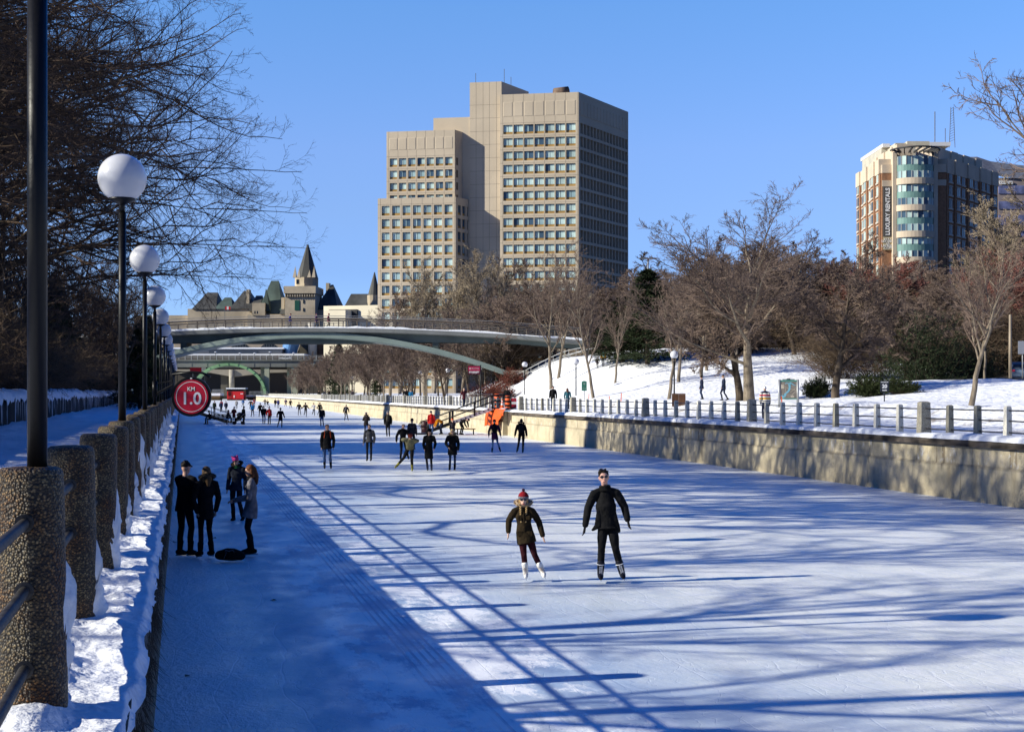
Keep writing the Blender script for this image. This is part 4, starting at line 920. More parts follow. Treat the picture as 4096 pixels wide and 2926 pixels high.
    flat(Tp, a2-8, b2, -1, zt2); TB = Plane((Tp.P(a2, 0).x, Tp.P(a2, 0).y), (v.x, v.y)); wall.quad(TB.P(10, 0), TB.P(0, 0), TB.P(0, zt2), TB.P(10, zt2)); roof([Tp.P(a2, 0), Tp.P(b2, 0), KB.P(10, 0), TB.P(10, 0)], zt2)
    # upper left block
    Up, a, b, zt = block(-2.8, 1546, 1819, 519, 12); fr = Up.z(1819, 620)
    ucols = split(a+.7, b-.4, 7); urows = [(fr-pitch*.93*(i+1)-0, fr-pitch*.93*i) for i in range(5)]
    facade(Up, a, b, 0, zt, ucols, urows, .10, (.17, .14), wall, win, rnd=rnd, kinds=(6, 5, 1))
    flat(Up, a, b, fr, zt); flat(Up, a, a+.7, urows[-1][0], fr); flat(Up, b-.4, b, urows[-1][0], fr); flat(Up, a, b, -1, urows[-1][0])
    for (c0, c1) in ucols:
        w = c1-c0; wall.add([Up.P(c0+w*.06, fr+1.9, 0), Up.P(c1-w*.08, fr+1.9, 0), Up.P(c1-w*.08, fr+5.4, 0), Up.P(c0+w*.06, fr+5.4, 0), Up.P(c0+w*.09, fr+2, .07), Up.P(c1-w*.11, fr+2, .07), Up.P(c1-w*.11, fr+5.3, .07), Up.P(c0+w*.09, fr+5.3, .07)],
                 [(4, 5, 6, 7), (0, 1, 5, 4), (1, 2, 6, 5), (2, 3, 7, 6), (3, 0, 4, 7)])
        seam(Up, c0-.03, c0+.03, 40, zt)
    for r_ in urows: seam(Up, a, b, r_[1]-.04, r_[1]+.02)
    US = Plane((Up.P(b, 0).x, Up.P(b, 0).y), (v.x, v.y)); flat(US, 0, 5.6, -1, zt)
    for r_ in urows: seams.quad(US.P(.7, r_[0]+.8, .02), US.P(1.9, r_[0]+.8, .02), US.P(1.9, r_[1]-.6, .02), US.P(.7, r_[1]-.6, .02))
    UB = Plane((Up.P(a, 0).x, Up.P(a, 0).y), (v.x, v.y)); wall.quad(UB.P(16, 0), UB.P(0, 0), UB.P(0, zt), UB.P(16, zt)); roof([Up.P(a, 0), Up.P(b, 0), US.P(16, 0), UB.P(16, 0)], zt-.3)
    # lower left block
    Lp, a, b, zt = block(-5.8, 1511, 1823, 787, 12); fr = Lp.z(1823, 812)
    lcols = split(a+.8, b-.6, 7); lrows = [(fr-pitch*(i+1), fr-pitch*i) for i in range(14)]
    facade(Lp, a, b, 0, zt, lcols, lrows, .12, (.17, .10), wall, win, rnd=rnd, kinds=(6, 6, 1))
    flat(Lp, a, b, fr, zt); flat(Lp, a, a+.8, lrows[-1][0], fr); flat(Lp, b-.6, b, lrows[-1][0], fr); flat(Lp, a, b, -1, lrows[-1][0])
    for r_ in lrows: seam(Lp, a, b, r_[1]-.04, r_[1]+.02)
    for c_ in lcols: seam(Lp, c_[0]-.03, c_[0]+.03, 0, zt)
    LS = Plane((Lp.P(b, 0).x, Lp.P(b, 0).y), (v.x, v.y)); lsc = split(.8, 8.6, 3)
    facade(LS, 0, 9, 0, zt, lsc, lrows, .14, (.17, .10), wall, win, rnd=rnd, kinds=(0, 1, 5))
    flat(LS, 0, 9.2, fr, zt); flat(LS, 0, .8, -1, fr); flat(LS, 8.6, 9.2, -1, fr)
    LB = Plane((Lp.P(a, 0).x, Lp.P(a, 0).y), (v.x, v.y)); wall.quad(LB.P(20, 0), LB.P(0, 0), LB.P(0, zt), LB.P(20, zt)); roof([Lp.P(a, 0), Lp.P(b, 0), LS.P(20, 0), LB.P(20, 0)], zt-.3)
    for q in range(2): seams.quad(Lp.P(b-.3, 0, .02), Lp.P(b-.2, 0, .02), Lp.P(b-.2, zt, .02), Lp.P(b-.3, zt, .02))
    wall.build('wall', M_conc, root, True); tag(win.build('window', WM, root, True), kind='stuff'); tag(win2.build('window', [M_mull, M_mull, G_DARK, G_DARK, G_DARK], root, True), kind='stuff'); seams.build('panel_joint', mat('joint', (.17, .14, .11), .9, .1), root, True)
    an = MB()
    for (x, y0, y1, dd_) in ((1903, 293, 330, 445), (2017, 276, 330, 446), (2044, 308, 336, 447)):
        p = W(x, y1, dd_); q = W(x, y0, dd_); an.bar(p-Vector((0, 0, 1)), q, .16, .07)
    an.build('antenna', M_steel, root, True)
    p = W(2243, 372, 436); ds = MB(); ds.tube([p+Vector((-1.9, 0, -.3)), p+Vector((2.1, 1, 0))], [1.7, 2.1], 24); ds.build('roof_vent', mat('rusty_duct', (.16, .11, .08), .8, .3, var=(.6, .4)), root, True)
office_tower()
# footbridge ------------------------------------------------------------------------------------------------
def footbridge():
    D0 = 171.0; cx = (1235-2048)/FX*D0
    root = empty('footbridge', (cx, D0, 10), 'slim grey green footbridge with shallow steel arch crossing the canal', 'footbridge')
    zd = lambda x: 10.55-.00150*(x-cx-.6)**2
    xs = np.linspace(cx-46, cx+31.5, 60); wd = 4.4
    dk = MB(); dk.add([Vector((x, D0+o, zd(x)+z)) for x in xs for o, z in ((-.12, 0), (-.12, -.42), (.35, -.52), (wd-.35, -.52), (wd+.1, -.42), (wd+.1, 0))], [(i*6+j, (i+1)*6+j, (i+1)*6+(j+1) % 6, i*6+(j+1) % 6) for i in range(59) for j in range(6)])
    dk.build('deck', mat('deck_steel', (.20, .21, .20), .6, .4, var=(.4, .15)), root, True)
    g = MB(); gh = lambda x: .30+.95*math.exp(-((x-cx)/19)**2)
    for o in (.5, wd-.9):
        vs = []
        for x in xs:
            z = zd(x)-.5; h = max(.5, gh(x)); vs += [Vector((x, D0+o, z)), Vector((x, D0+o+.06, z-h)), Vector((x, D0+o+.5, z-h)), Vector((x, D0+o+.5, z))]
        g.add(vs, [(i*4+j, (i+1)*4+j, (i+1)*4+(j+1) % 4, i*4+(j+1) % 4) for i in range(59) for j in range(4)])
    g.build('girder', mat('girder_green', (.075, .10, .095), .55, .4, var=(.4, .2)), root, True)
    a = MB(); half = 23.4; ts = np.linspace(-1, 1, 61); vs = []
    for t in ts:
        x = cx+half*t; z = 9.35-4.55*t*t; h = .75-.15*abs(t); vs += [Vector((x, D0+.15, z+h)), Vector((x, D0+.0, z+.1)), Vector((x, D0+.25, z)), Vector((x, D0+wd-.6, z)), Vector((x, D0+wd-.35, z+.1)), Vector((x, D0+wd-.5, z+h))]
    a.add(vs, [(i*6+j, (i+1)*6+j, (i+1)*6+(j+1) % 6, i*6+(j+1) % 6) for i in range(60) for j in range(6)])
    a.build('arch', mat('arch_green', (.21, .265, .235), .5, .4, var=(.5, .12)), root, True)
    for t in (-.62, .62): st = MB(); x = cx+half*t; st.bx(x-.35, x+.35, D0+.6, D0+wd-1, 9.3-4.55*t*t+.5, zd(x)-.6); st.build('strut', mat('girder_green', (.06, .08, .075), .55, .4), root, True)
    ab = MB(); ab.box((cx-half-.7, D0+2, 4.2), (2.2, 4.6, 5.2)); ab.box((cx+half+.7, D0+2, 3.6), (2.2, 4.6, 4.2)); ab.build('abutment', M_pillar, root, True)
    # railings: raked posts, balusters, wires, thick top pipe
    for o, nm in ((-.02, 0), (wd, 1)):
        ps = MB(); px0 = cx+.2
        for k in range(-14, 10):
            x = px0+k*3.24; z = zd(x); out = -.16 if not nm else .16
            ps.bar((x, D0+o, z-.1), (x+.0, D0+o+out, z+1.12), .12, .10)
            for q in (1.08, 2.16): ps.bar((x+q, D0+o, zd(x+q)+.1), (x+q-.06, D0+o+out*.8, zd(x+q)+.85), .07, .06)
        ps.build('railing_post', mat('bronze_post', (.16, .13, .10), .6, .4), root, True)
        wr = MB()
        for h in (.28, .46, .64, .82): wr.tube([(x, D0+o+(-.12 if not nm else .12)*h, zd(x)+h) for x in xs[::2]], .022, 4, False)
        wr.build('railing_wire', M_steel, root, True)
        tp = MB(); tp.tube([(x, D0+o+(-.14 if not nm else .14), zd(x)+1.05) for x in xs], .085, 8, False); tp.build('railing_rail', mat('bronze_rail', (.10, .08, .06), .6, .4), root, True)
        t2 = MB(); t2.tube([(x, D0+o+(.25 if not nm else -.2), zd(x)+1.42) for x in xs], .035, 6, False); t2.build('handrail', mat('brushed_steel', (.42, .41, .38), .4, .5, metal=.5), root, True)
    sn = MB(); rr = random.Random(2); n = 300; xx = np.linspace(cx-46, cx+31.5, n); V = []
    for x in xx:
        h = .12+.26*max(0, float(fbm(x*.45, 3.1, 3))+.22); V += [Vector((x, D0-.13, zd(x)+.01)), Vector((x, D0-.10, zd(x)+h)), Vector((x, D0+.35, zd(x)+h)), Vector((x, D0+.6, zd(x)+.06)), Vector((x, D0+wd-.1, zd(x)+.06))]
    sn.add(V, [(i*5+j, (i+1)*5+j, (i+1)*5+j+1, i*5+j+1) for i in range(n-1) for j in range(4)], True); sn.build('snow_cap', M_snow, root, True)
    return zd, cx
M_pillar = mat('pale_concrete', (.38, .35, .29), .9, .2, var=(.8, .2), bump=(3, .4, .03))
fb_z, fb_x = footbridge()
# road bridge with green arch ---------------------------------------------------------------------------------
def road_bridge():
    d = 611.0; f = lambda x, y: W(x, y, d)
    root = empty('road_bridge', (f(919, 1577).x, d, 2), 'far road bridge with bright green arch rib and grey deck', 'bridge')
    x0, x1 = f(640, 0).x, f(1640, 0).x
    m = MB(); z1, z0 = f(0, 1443).z, f(0, 1467).z; m.bx(x0, x1, d, d+15, z0, z1); m.bx(x0, x1, d-.5, d+15.5, z1, z1+.5)
    for k in range(16): xx = x0+(x1-x0)*k/16; m.bx(xx, xx+.2, d-.12, d+.1, z0-.01, z1)
    m.build('deck', mat('bridge_grey', (.20, .21, .19), .7, .3, var=(.1, .2)), root, True)
    r_ = MB(); n = 40
    for k in range(n): xx = x0+(x1-x0)*k/n; r_.bx(xx, xx+.28, d-.4, d-.1, z1+.5, z1+2.2)
    for h in (1.0, 1.4, 1.75, 2.15): r_.bx(x0, x1, d-.3, d-.2, z1+h, z1+h+.10)
    r_.build('railing', mat('railing_grey', (.38, .38, .36), .6, .3), root, True)
    c = f(919, 1577); a_ = f(1069, 0).x-c.x; b_ = f(0, 1452).z-c.z; V = []; ts = np.linspace(0, math.pi, 49)
    for t in ts:
        for (k, o) in ((1, -3.2), (.925, -3.2), (.925, 1.0), (1, 1.0)): V.append(Vector((c.x+math.cos(t)*(a_+(k-1)*14), d+o, c.z+math.sin(t)*b_*(1 if k == 1 else .915))))
    ar = MB(); ar.add(V, [(i*4+j, i*4+(j+1) % 4, (i+1)*4+(j+1) % 4, (i+1)*4+j) for i in range(48) for j in range(4)])
    for t in np.linspace(.25, math.pi-.25, 11): ar.bar(Vector((c.x+math.cos(t)*(a_-1.0), d-3.3, c.z+math.sin(t)*b_*.93)), Vector((c.x+math.cos(t)*(a_+.1), d-3.3, c.z+math.sin(t)*b_*1.005)), .14, .14)
    ar.build('arch', mat('arch_green_paint', (.22, .40, .20), .6, .3, var=(.1, .15)), root, True)
    for xa, xb in ((1057, 1076), (1163, 1191), (1370, 1392)):
        cm = MB(); cm.bx(f(xa, 0).x, f(xb, 0).x, d+.4, d+2, 1.5, z0); cm.bx(f(xa, 0).x-2, f(xa, 0).x, d+3, d+12, 1.5, z0); cm.build('column', mat('column_green', (.42, .44, .32), .7, .3), root, True)
    ab = MB(); ab.bx(f(1062, 0).x, f(1085, 0).x, d-4, d+6, 0, 2.6); ab.build('abutment', M_pillar, root, True)
    # concrete bridge beyond
    d2 = 690.0; g = lambda x, y: W(x, y, d2)
    r2 = empty('concrete_bridge', (g(922, 0).x, d2, 1.9), 'pale concrete bridge on round pier seen through the green arch', 'bridge')
    m = MB(); zt = g(0, 1474).z; out = [g(640, 1476), g(1330, 1478), g(1330, 1484), g(1080, 1490), g(928, 1506), g(840, 1490), g(640, 1480)]
    m.prism(out, (0, 14, 0)); m.build('deck', mat('bridge_concrete', (.36, .32, .25), .85, .2, var=(.1, .15)), r2, True)
    m = MB(); m.tube([g(927, 1560), g(927, 1478)], 1.25, 14); m.build('pier', M_pillar, r2, True)
    m = MB(); m.bx(g(878, 0).x, g(906, 0).x, d2+3, d2+10, 1.5, zt-1); m.build('pier', mat('dark_pier', (.12, .11, .09), .9, .2), r2, True)
    wk = MB(); wk.bx(g(1240, 0).x, g(1420, 0).x, d2-10, d2+20, 1.9, g(0, 1500).z); 
    o = wk.build('underpass_block', mat('dark_concrete', (.06, .055, .05), .9, .2, var=(.1, .3))); tag(o, 'dark concrete underpass block below the road bridge', 'building')
road_bridge()
def far_buildings():
    # station with round-headed windows, grey pavilion, curved glass hall
    d = 760.0; f = lambda x, y, dd_=760.0: W(x, y, dd_)
    root = empty('station_building', (f(960, 0).x, d, 1.9), 'beige stone hall with big half round windows beyond the bridges', 'building')
    m = MB(); m.bx(f(700, 0).x, f(1131, 0).x, d, d+40, 1.9, f(0, 1330).z); m.build('wall', mat('beige_stone', (.40, .33, .25), .9, .2, var=(.1, .12)), root, True)
    for xc, w_ in ((842, 37), (961, 36), (1077, 34)):
        g = MB(); c = f(xc, 1393); r_ = w_/FX*d; out = [c+Vector((r_*math.cos(t), -.15, r_*.58*math.sin(t))) for t in np.linspace(0, math.pi, 19)]
        g.prism(out, (0, .3, 0)); wo = g.build('window', M_glass_dark, root, True)
        b_ = MB()
        for t in (-.6, -.3, 0, .3, .6): b_.bar(c+Vector((r_*t, -.3, 0)), c+Vector((r_*t, -.3, r_*.56*math.sqrt(1-t*t))), .12, .12)
        b_.bar(c+Vector((-r_*.9, -.3, r_*.2)), c+Vector((r_*.9, -.3, r_*.2)), .12, .12)
        o = b_.build('glazing_bar', M_steel, wo); o.location = (0, 0, 0); me = o.data; me.transform(Matrix.Translation(-root.location))
    d2 = 735.0; f2 = lambda x, y: W(x, y, d2)
    r2 = empty('ribbed_pavilion', (f2(900, 0).x, d2, 1.9), 'long low ribbed grey pavilion with dark band under snowy roof', 'building')
    m = MB(); zt = f2(0, 1395).z; zb = f2(0, 1418).z; xa, xb = f2(690, 0).x, f2(1128, 0).x; m.bx(xa, xb, d2, d2+15, 1.9, zt)
    for k in range(110): x = xa+(xb-xa)*k/110; m.bx(x, x+.2, d2-.25, d2, zb, zt)
    m.build('wall', mat('ribbed_metal', (.20, .22, .25), .6, .3), r2, True)
    m = MB(); m.bx(f2(836, 0).x, f2(1033, 0).x, d2-.5, d2-.3, f2(0, 1417).z, f2(0, 1403).z); m.build('window', mat('smoked_glass', (.045, .06, .085), .3, .5), r2, True)
    m = MB(); m.bx(xa-1, xb+1, d2-.8, d2+16, zt, zt+.7); m.build('snow_cap', M_snow, r2, True)
    tm = MB(); tm.bx(f2(640, 0).x, f2(1240, 0).x, d2-20, d2-2, f2(0, 1450).z, f2(0, 1425).z); tm.bx(f2(640, 0).x, f2(1240, 0).x, d2-10, d2-3, 1.9, f2(0, 1450).z-.01); tm.mi = 1; tm.bx(f2(640, 0).x, f2(1240, 0).x, d2-20.1, d2-2, f2(0, 1425).z, f2(0, 1418).z); tag(tm.build('plaza_terrace', [mat('plaza_concrete', (.10, .09, .08), .9, .2), M_snow]), 'snow covered raised plaza behind the road bridge', 'terrace')
    d3 = 745.0; f3 = lambda x, y: W(x, y, d3)
    r3 = empty('glass_hall', (f3(1190, 0).x, d3, 1.9), 'curved blue glass hall with white round corner tower', 'building')
    V = []; rows = [(1310, 1140, 1222), (1350, 1134, 1212), (1380, 1131, 1201), (1400, 1130, 1194), (1425, 1129, 1190), (1460, 1129, 1196)]
    for (y, xa, xb) in rows:
        for k in range(9): t = k/8; p = f3(xa+(xb-xa)*t, y); V.append(p+Vector((0, -9*math.sin(t*math.pi*.9), 0)))
    m = MB(); m.add(V, [(i*9+j, i*9+j+1, (i+1)*9+j+1, (i+1)*9+j) for i in range(len(rows)-1) for j in range(8)]); m.build('glass_wall', mat('blue_curtain_glass', (.10, .22, .42), .12, .7, var=(.09, .75)), r3, True)
    m = MB(); V = []
    for (y, xa, xb) in ((1300, 1222, 1236), (1340, 1214, 1236), (1380, 1203, 1236), (1410, 1192, 1236), (1435, 1190, 1236), (1470, 1200, 1236)): V += [f3(xa, y)+Vector((0, -2, 0)), f3(xb, y)]
    m.add(V, [(2*i, 2*i+1, 2*i+3, 2*i+2) for i in range(5)]); m.build('glass_wall', M_glass_dark, r3, True)
    m = MB(); m.tube([f3(1250, 1470), f3(1250, 1290)], 18/FX*d3, 20); m.build('round_tower', mat('white_panel', (.58, .54, .46), .6, .3, var=(.1, .1)), r3, True)
    m = MB(); m.bx(f3(1266, 0).x, f3(1420, 0).x, d3+2, d3+40, 1.9, f3(0, 1310).z); m.build('wall', mat('brown_brick', (.10, .07, .055), .9, .2, var=(.2, .4)), r3, True)
    # cream block above the footbridge
    d4 = 640.0; f4 = lambda x, y: W(x, y, d4)
    r4 = empty('cream_block', (f4(1400, 0).x, d4+40, 1.9), 'plain cream building with boxy roof structure beside the castle', 'building')
    m = MB(); m.bx(f4(1276, 0).x, f4(1530, 0).x, d4+30, d4+60, 1.9, f4(0, 1205).z); m.bx(f4(1310, 0).x, f4(1408, 0).x, d4+22, d4+30, f4(0, 1300).z, f4(0, 1228).z); m.build('wall', mat('cream_panel', (.84, .76, .58), .8, .2, var=(.1, .05)), r4, True)
    m = MB(); m.bx(f4(1304, 0).x, f4(1432, 0).x, d4+29, d4+30.2, f4(0, 1300).z, f4(0, 1222).z); m.build('recess', M_mull, r4, True); r4.rotation_euler = (0, 0, -.30)
far_buildings()
def castle():
    d = 1000.0; z2 = lambda x, y: W(600+x/2.219, 900+y/2.219, d)      # coordinates of the enlarged view
    root = empty('castle_hotel', (z2(1360, 0).x, d, 1.9), 'grey stone castle hotel with steep dark roofs and pointed spire', 'castle')
    stone = mat('castle_stone', (.46, .39, .29), .9, .2, var=(.08, .2), bump=(.5, .4, .2)); slate = mat('dark_copper_roof', (.075, .075, .07), .7, .3, var=(.09, .4), stretch=(1, 1, .3)); green = mat('green_copper_roof', (.07, .10, .085), .7, .3, var=(.09, .4), stretch=(1, 1, .3))
    zr_ = lambda y: z2(0, y).z; xr = lambda x: z2(x, 0).x
    def boxp(mb, x0, x1, y0, y1, dd0, dd1): mb.bx(xr(x0), xr(x1), d+dd0, d+dd1, zr_(y0), zr_(y1))
    w = MB()
    for (x0, x1, yt, a, b_) in ((-200, 300, 790, 10, 60), (300, 880, 735, 6, 60), (860, 1215, 790, 0, 30), (1430, 1560, 750, 4, 30), (1560, 2060, 740, 30, 60)): boxp(w, x0, x1, 1600, yt, a, b_)
    boxp(w, 905, 1020, 800, 690, -1, 10); w.build('wall', stone, root, True)
    t = MB(); boxp(t, 1212, 1480, 1600, 600, -6, 20); boxp(t, 1206, 1490, 612, 548, -8, 22); 
    for k in range(13): x = 1215+k*21.5; t.bx(xr(x), xr(x+9), d-7.4, d-6, zr_(640), zr_(612))
    t.tube([z2(1372, 560)+Vector((0, 7, 0)), z2(1372, 462)+Vector((0, 7, 0))], 108/2.219/FX*d*.98, 8, smooth=False)
    t.build('tower', stone, root, True)
    for (x0, x1, y0, y1) in ((1300, 1342, 760, 672), (1320, 1344, 532, 490), (1374, 1384, 700, 668), (1374, 1384, 770, 740), (940, 952, 790, 765), (962, 974, 790, 765)):
        m = MB(); m.bx(xr(x0), xr(x1), d-8.6 if y0 < 600 else d-6.3, d-6, zr_(y0), zr_(y1)); m.build('window', M_glass_dark if x0 != 1300 else mat('green_glass', (.02, .09, .06), .2, .5), root, True)
    def pyr(base, apex, dd0, dd1, m, nm, ax2=None):
        (x0, x1, y0) = base; mb = MB(); a = z2(*apex); ym = d+(dd0+dd1)/2; b4 = [Vector((xr(x0), d+dd0, zr_(y0))), Vector((xr(x1), d+dd0, zr_(y0))), Vector((xr(x1), d+dd1, zr_(y0))), Vector((xr(x0), d+dd1, zr_(y0)))]
        A = Vector((a.x, ym, a.z)); B = Vector((xr(ax2), ym, a.z)) if ax2 else A+Vector((.4, 0, 0)); mb.add(b4+[A, B], [(0, 1, 5, 4), (1, 2, 5), (2, 3, 4, 5), (3, 0, 4)]); return mb.build(nm, m, root, True)
    sp = MB(); c = z2(1380, 470); a = z2(1383, 165); Rr = 100/2.219/FX*d
    sp.add([Vector((c.x+Rr*math.cos(k*math.pi/4+.39), d+7+Rr*math.sin(k*math.pi/4+.39), c.z)) for k in range(8)]+[Vector((a.x+.6*math.cos(k*math.pi/4+.39), d+7+.6*math.sin(k*math.pi/4+.39), a.z)) for k in range(8)], [(k, (k+1) % 8, 8+(k+1) % 8, 8+k) for k in range(8)]); sp.build('spire', slate, root, True)
    gb = MB()
    for (x, y0, y1) in ((1297, 470, 365), (1466, 470, 362), (1333, 470, 385), (1425, 470, 400)): p = z2(x, y0); q = z2(x, y1); gb.add([p+Vector((-1.2, -6, 0)), p+Vector((1.2, -6, 0)), p+Vector((1.2, -3, 0)), p+Vector((-1.2, -3, 0)), Vector((q.x, p.y-3, q.z))], [(0, 1, 4), (1, 2, 4), (2, 3, 4), (3, 0, 4)])
    gb.build('pinnacle', stone, root, True)
    pyr((935, 1165, 780), (1022, 475), 2, 34, green, 'roof', 1092); pyr((1440, 1660, 750), (1562, 508), 4, 40, slate, 'roof', 1580); pyr((1640, 1905, 740), (1693, 572), 30, 60, slate, 'roof', 1850)
    pyr((680, 900, 738), (760, 560), 5, 40, slate, 'roof', 815); pyr((340, 560, 738), (420, 575), 5, 40, slate, 'roof', 520); pyr((540, 710, 738), (600, 625), 5, 30, green, 'roof', 660); pyr((1150, 1230, 790), (1175, 625), -1, 20, slate, 'roof', 1215); pyr((860, 960, 760), (890, 610), 2, 30, slate, 'roof', 950)
    pyr((990, 1060, 760), (1010, 560), 0, 10, green, 'roof'); 
    
    for q_ in ((1516, 1546, 600, 495, 20, 26), (1158, 1185, 800, 640, 2, 6), (820, 845, 730, 560, 10, 16)): ch = MB(); boxp(ch, *q_); ch.build('chimney', stone, root, True)
    tt = MB(); tt.tube([z2(1935, 760)+Vector((0, 30, 0)), z2(1935, 600)+Vector((0, 30, 0))], 62/2.219/FX*d, 12, smooth=False); tt.tube([z2(1990, 760)+Vector((0, 33, 0)), z2(1990, 655)+Vector((0, 33, 0))], 14/2.219/FX*d, 8); tt.build('turret', stone, root, True)
    s2 = MB(); s2.tube([z2(1935, 604)+Vector((0, 30, 0)), z2(1940, 388)+Vector((0, 30, 0))], [58/2.219/FX*d, .3], 12, smooth=False); s2.build('spire', slate, root, True)
    fp = z2(664, 790); fl_ = empty('flag', (fp.x, d-60, 1.9), 'small red and white flag among twigs left of the castle', 'flag')
    root.rotation_euler = (0, 0, -.05)
    k = (d-60)/d; P2 = lambda x, y: W(600+x/2.219, 900+y/2.219, d-60)
    m = MB(); m.bar(P2(664, 860), P2(664, 715), .3, .3); m.build('pole', M_steel, fl_, True)
    for x0, x1, c in ((666, 682, (.6, .02, .02)), (682, 698, (.8, .8, .8)), (698, 714, (.6, .02, .02))): m = MB(); m.bx(P2(x0, 0).x, P2(x1, 0).x, d-60.1, d-59.9, P2(0, 750).z, P2(0, 722).z); m.build('cloth', plain('flag_cloth', c), fl_, True)
castle()
def brick_block():
    """corner apartment building with glass bay, stepped brick wings"""
    s_ = 1.742; f = lambda x, y, d: W(3200+x/s_, 200+y/s_, d); d = 240.0
    root = empty('apartment_building', (f(800, 0, d).x, d, 3), 'brick and cream apartment tower with curved glass corner and banner', 'apartment building')
    brick = mat('red_brick', (.31, .165, .095), .9, .2, var=(3, .15)); cream = mat('cream_stone', (.60, .50, .38), .9, .2, var=(.4, .08)); teal = mat('teal_spandrel', (.17, .30, .27), .35, .5, var=(.3, .08))
    Z = lambda y: EYE+(1568-(200+y/s_))/FX*d; X = lambda x: f(x, 0, d).x
    wb = MB(); wc = MB()
    # corner tower body behind the curved bay
    wc.bx(X(650), X(958), d+1.5, d+10, 3, Z(745)); 
    for x0, x1 in ((645, 672), (930, 958)): wc.bx(X(x0), X(x1), d-.2, d+1.6, 3, Z(712))
    wb.bx(X(578), X(645), d+.6, d+9, 3, Z(855)); wc.bx(X(578), X(645), d+.55, d+9, Z(853), Z(795)); wc.bx(X(578), X(645), d+.45, d+.7, Z(948), Z(905))
    wb.bx(X(958), X(1026), d+.6, d+9, 3, Z(850)); wc.bx(X(958), X(1026), d+.55, d+9, Z(848), Z(790)); wc.bx(X(958), X(1026), d+.45, d+.7, Z(942), Z(900))
    # curved bay: alternating bands
    cxm, r_ = (X(672)+X(930))/2, (X(930)-X(672))/2
    def arc(mb, ya, yb, out=0.0, n=16, k=.62):
        V = []
        for i in range(n+1): t = math.pi*i/n; V += [Vector((cxm-(r_+out*.3)*math.cos(t), d+.2-(r_*k+out)*math.sin(t), Z(ya))), Vector((cxm-(r_+out*.3)*math.cos(t), d+.2-(r_*k+out)*math.sin(t), Z(yb)))]
        mb.add(V, [(2*i, 2*i+1, 2*i+3, 2*i+2) for i in range(n)]); return mb
    sp = MB()
    bands = [(745, 805, 'w'), (805, 848, 's'), (848, 898, 'w'), (898, 942, 'c'), (942, 992, 'w'), (992, 1036, 's'), (1036, 1084, 'w'), (1084, 1126, 'c'), (1126, 1172, 'w'), (1172, 1216, 's'), (1216, 1266, 'w'), (1266, 1310, 'c'), (1310, 1356, 'w'), (1356, 1402, 's'), (1402, 1446, 'w'), (1446, 1490, 'c'), (1490, 1540, 'w'), (1540, 1580, 's'), (1580, 1620, 'w'), (1620, 1700, 'c')]
    rr = random.Random(8)
    for ya, yb, k in bands:
        if k == 'c': arc(wc, yb, ya, .35)
        elif k == 's': sp = MB(); arc(sp, yb, ya); sp.build('spandrel', teal, root, True)
        else:
            m = MB(); n = 10; V = []
            for i in range(n):
                m.mi = 1+rr.choices([0, 1, 2], [4, 3, 4])[0]; 
                def pt(t, y, o=0): return Vector((cxm-r_*math.cos(t), d+.2-(r_*.62+o)*math.sin(t), Z(y)))
                t0, t1 = math.pi*i/n, math.pi*(i+1)/n; m.quad(pt(t0, yb), pt(t1, yb), pt(t1, ya), pt(t0, ya))
                m.mi = 0; m.bar(pt(t0, yb, .03), pt(t0, ya, .03), .12, .12)
            m.build('window', [mat('pale_frame', (.45, .47, .45), .5, .3), G_PALE, G_MID, G_DEEP], root, True)
    # left wing steps straight back; right wing runs back to the right
    def wing(o, u, n, step, bay, wtop0, drop, mb_b, mb_c, shade):
        for i in range(n):
            U3 = Vector((u[0], u[1], 0)); p = Vector(o)+U3*(i*step); q = p+U3*step
            nrm = Vector((u[1], -u[0], 0)) if shade else Vector((-u[1], u[0], 0))
            yaw = math.atan2(u[1], u[0])
            c = (p+q)/2-nrm*2+nrm*(.25*(i % 2)); zt = wtop0
            mb_b.box((c.x, c.y, (3+zt)/2), (step-.02, 5, zt-3), rz=yaw); mb_c.box((c.x, c.y, zt+1.1), (step-.02, 5.3, 2.4), rz=yaw)
            mb_c.box((c.x-nrm.x*1.6, c.y-nrm.y*1.6, zt+3.4-(0 if shade else i*.0)), (step-.02, 2.6, 2.6), rz=yaw)
            for k in range(11):
                zc = zt-.7-k*2.12; m = MB(); cc = (p+q)/2+nrm*(.52+.25*(i % 2))
                m.mi = 1+rr.choices([0, 1, 2], [2, 4, 3] if not shade else [0, 3, 5])[0]; m.box((cc.x, cc.y, zc), (step*.46, .12, 1.35), rz=yaw)
                m.mi = 0; m.box((cc.x, cc.y, zc), (.09, .18, 1.4), rz=yaw); m.box((cc.x+nrm.x*.02, cc.y+nrm.y*.02, zc-.80), (step*.62, .26, .26), rz=yaw); m.box((cc.x+nrm.x*.02, cc.y+nrm.y*.02, zc+.78), (step*.56, .2, .14), rz=yaw)
                yield m
    Lm = MB(); LW = MB()
    zt = Z(853); allw = []
    x0 = X(578)+.2
    for m in wing((x0, d+1.0, 0), (0.02, 1.0), 6, 2.75, 0, zt, 0, wb, wc, False): m.build('window', [mat('pale_sill', (.55, .5, .42), .8, .2), G_PALE, G_MID, G_DEEP], root, True)
    x1 = X(1026)-.2
    merged = MB()
    for m in wing((x1, d+1.0, 0), (.634, .773), 8, 2.6, 0, Z(850), 0, wb, wc, True):
        b0 = len(merged.V); merged.V += m.V; merged.F += [[i+b0 for i in q] for q in m.F]; merged.S += m.S; merged.I += m.I
    tag(merged.build('window', [mat('pale_sill', (.55, .5, .42), .8, .2), G_PALE, G_MID, G_DEEP], root, True), kind='stuff')
    wb.build('wall', brick, root, True); wc.build('stone_trim', cream, root, True)
    pg = MB(); n = 9
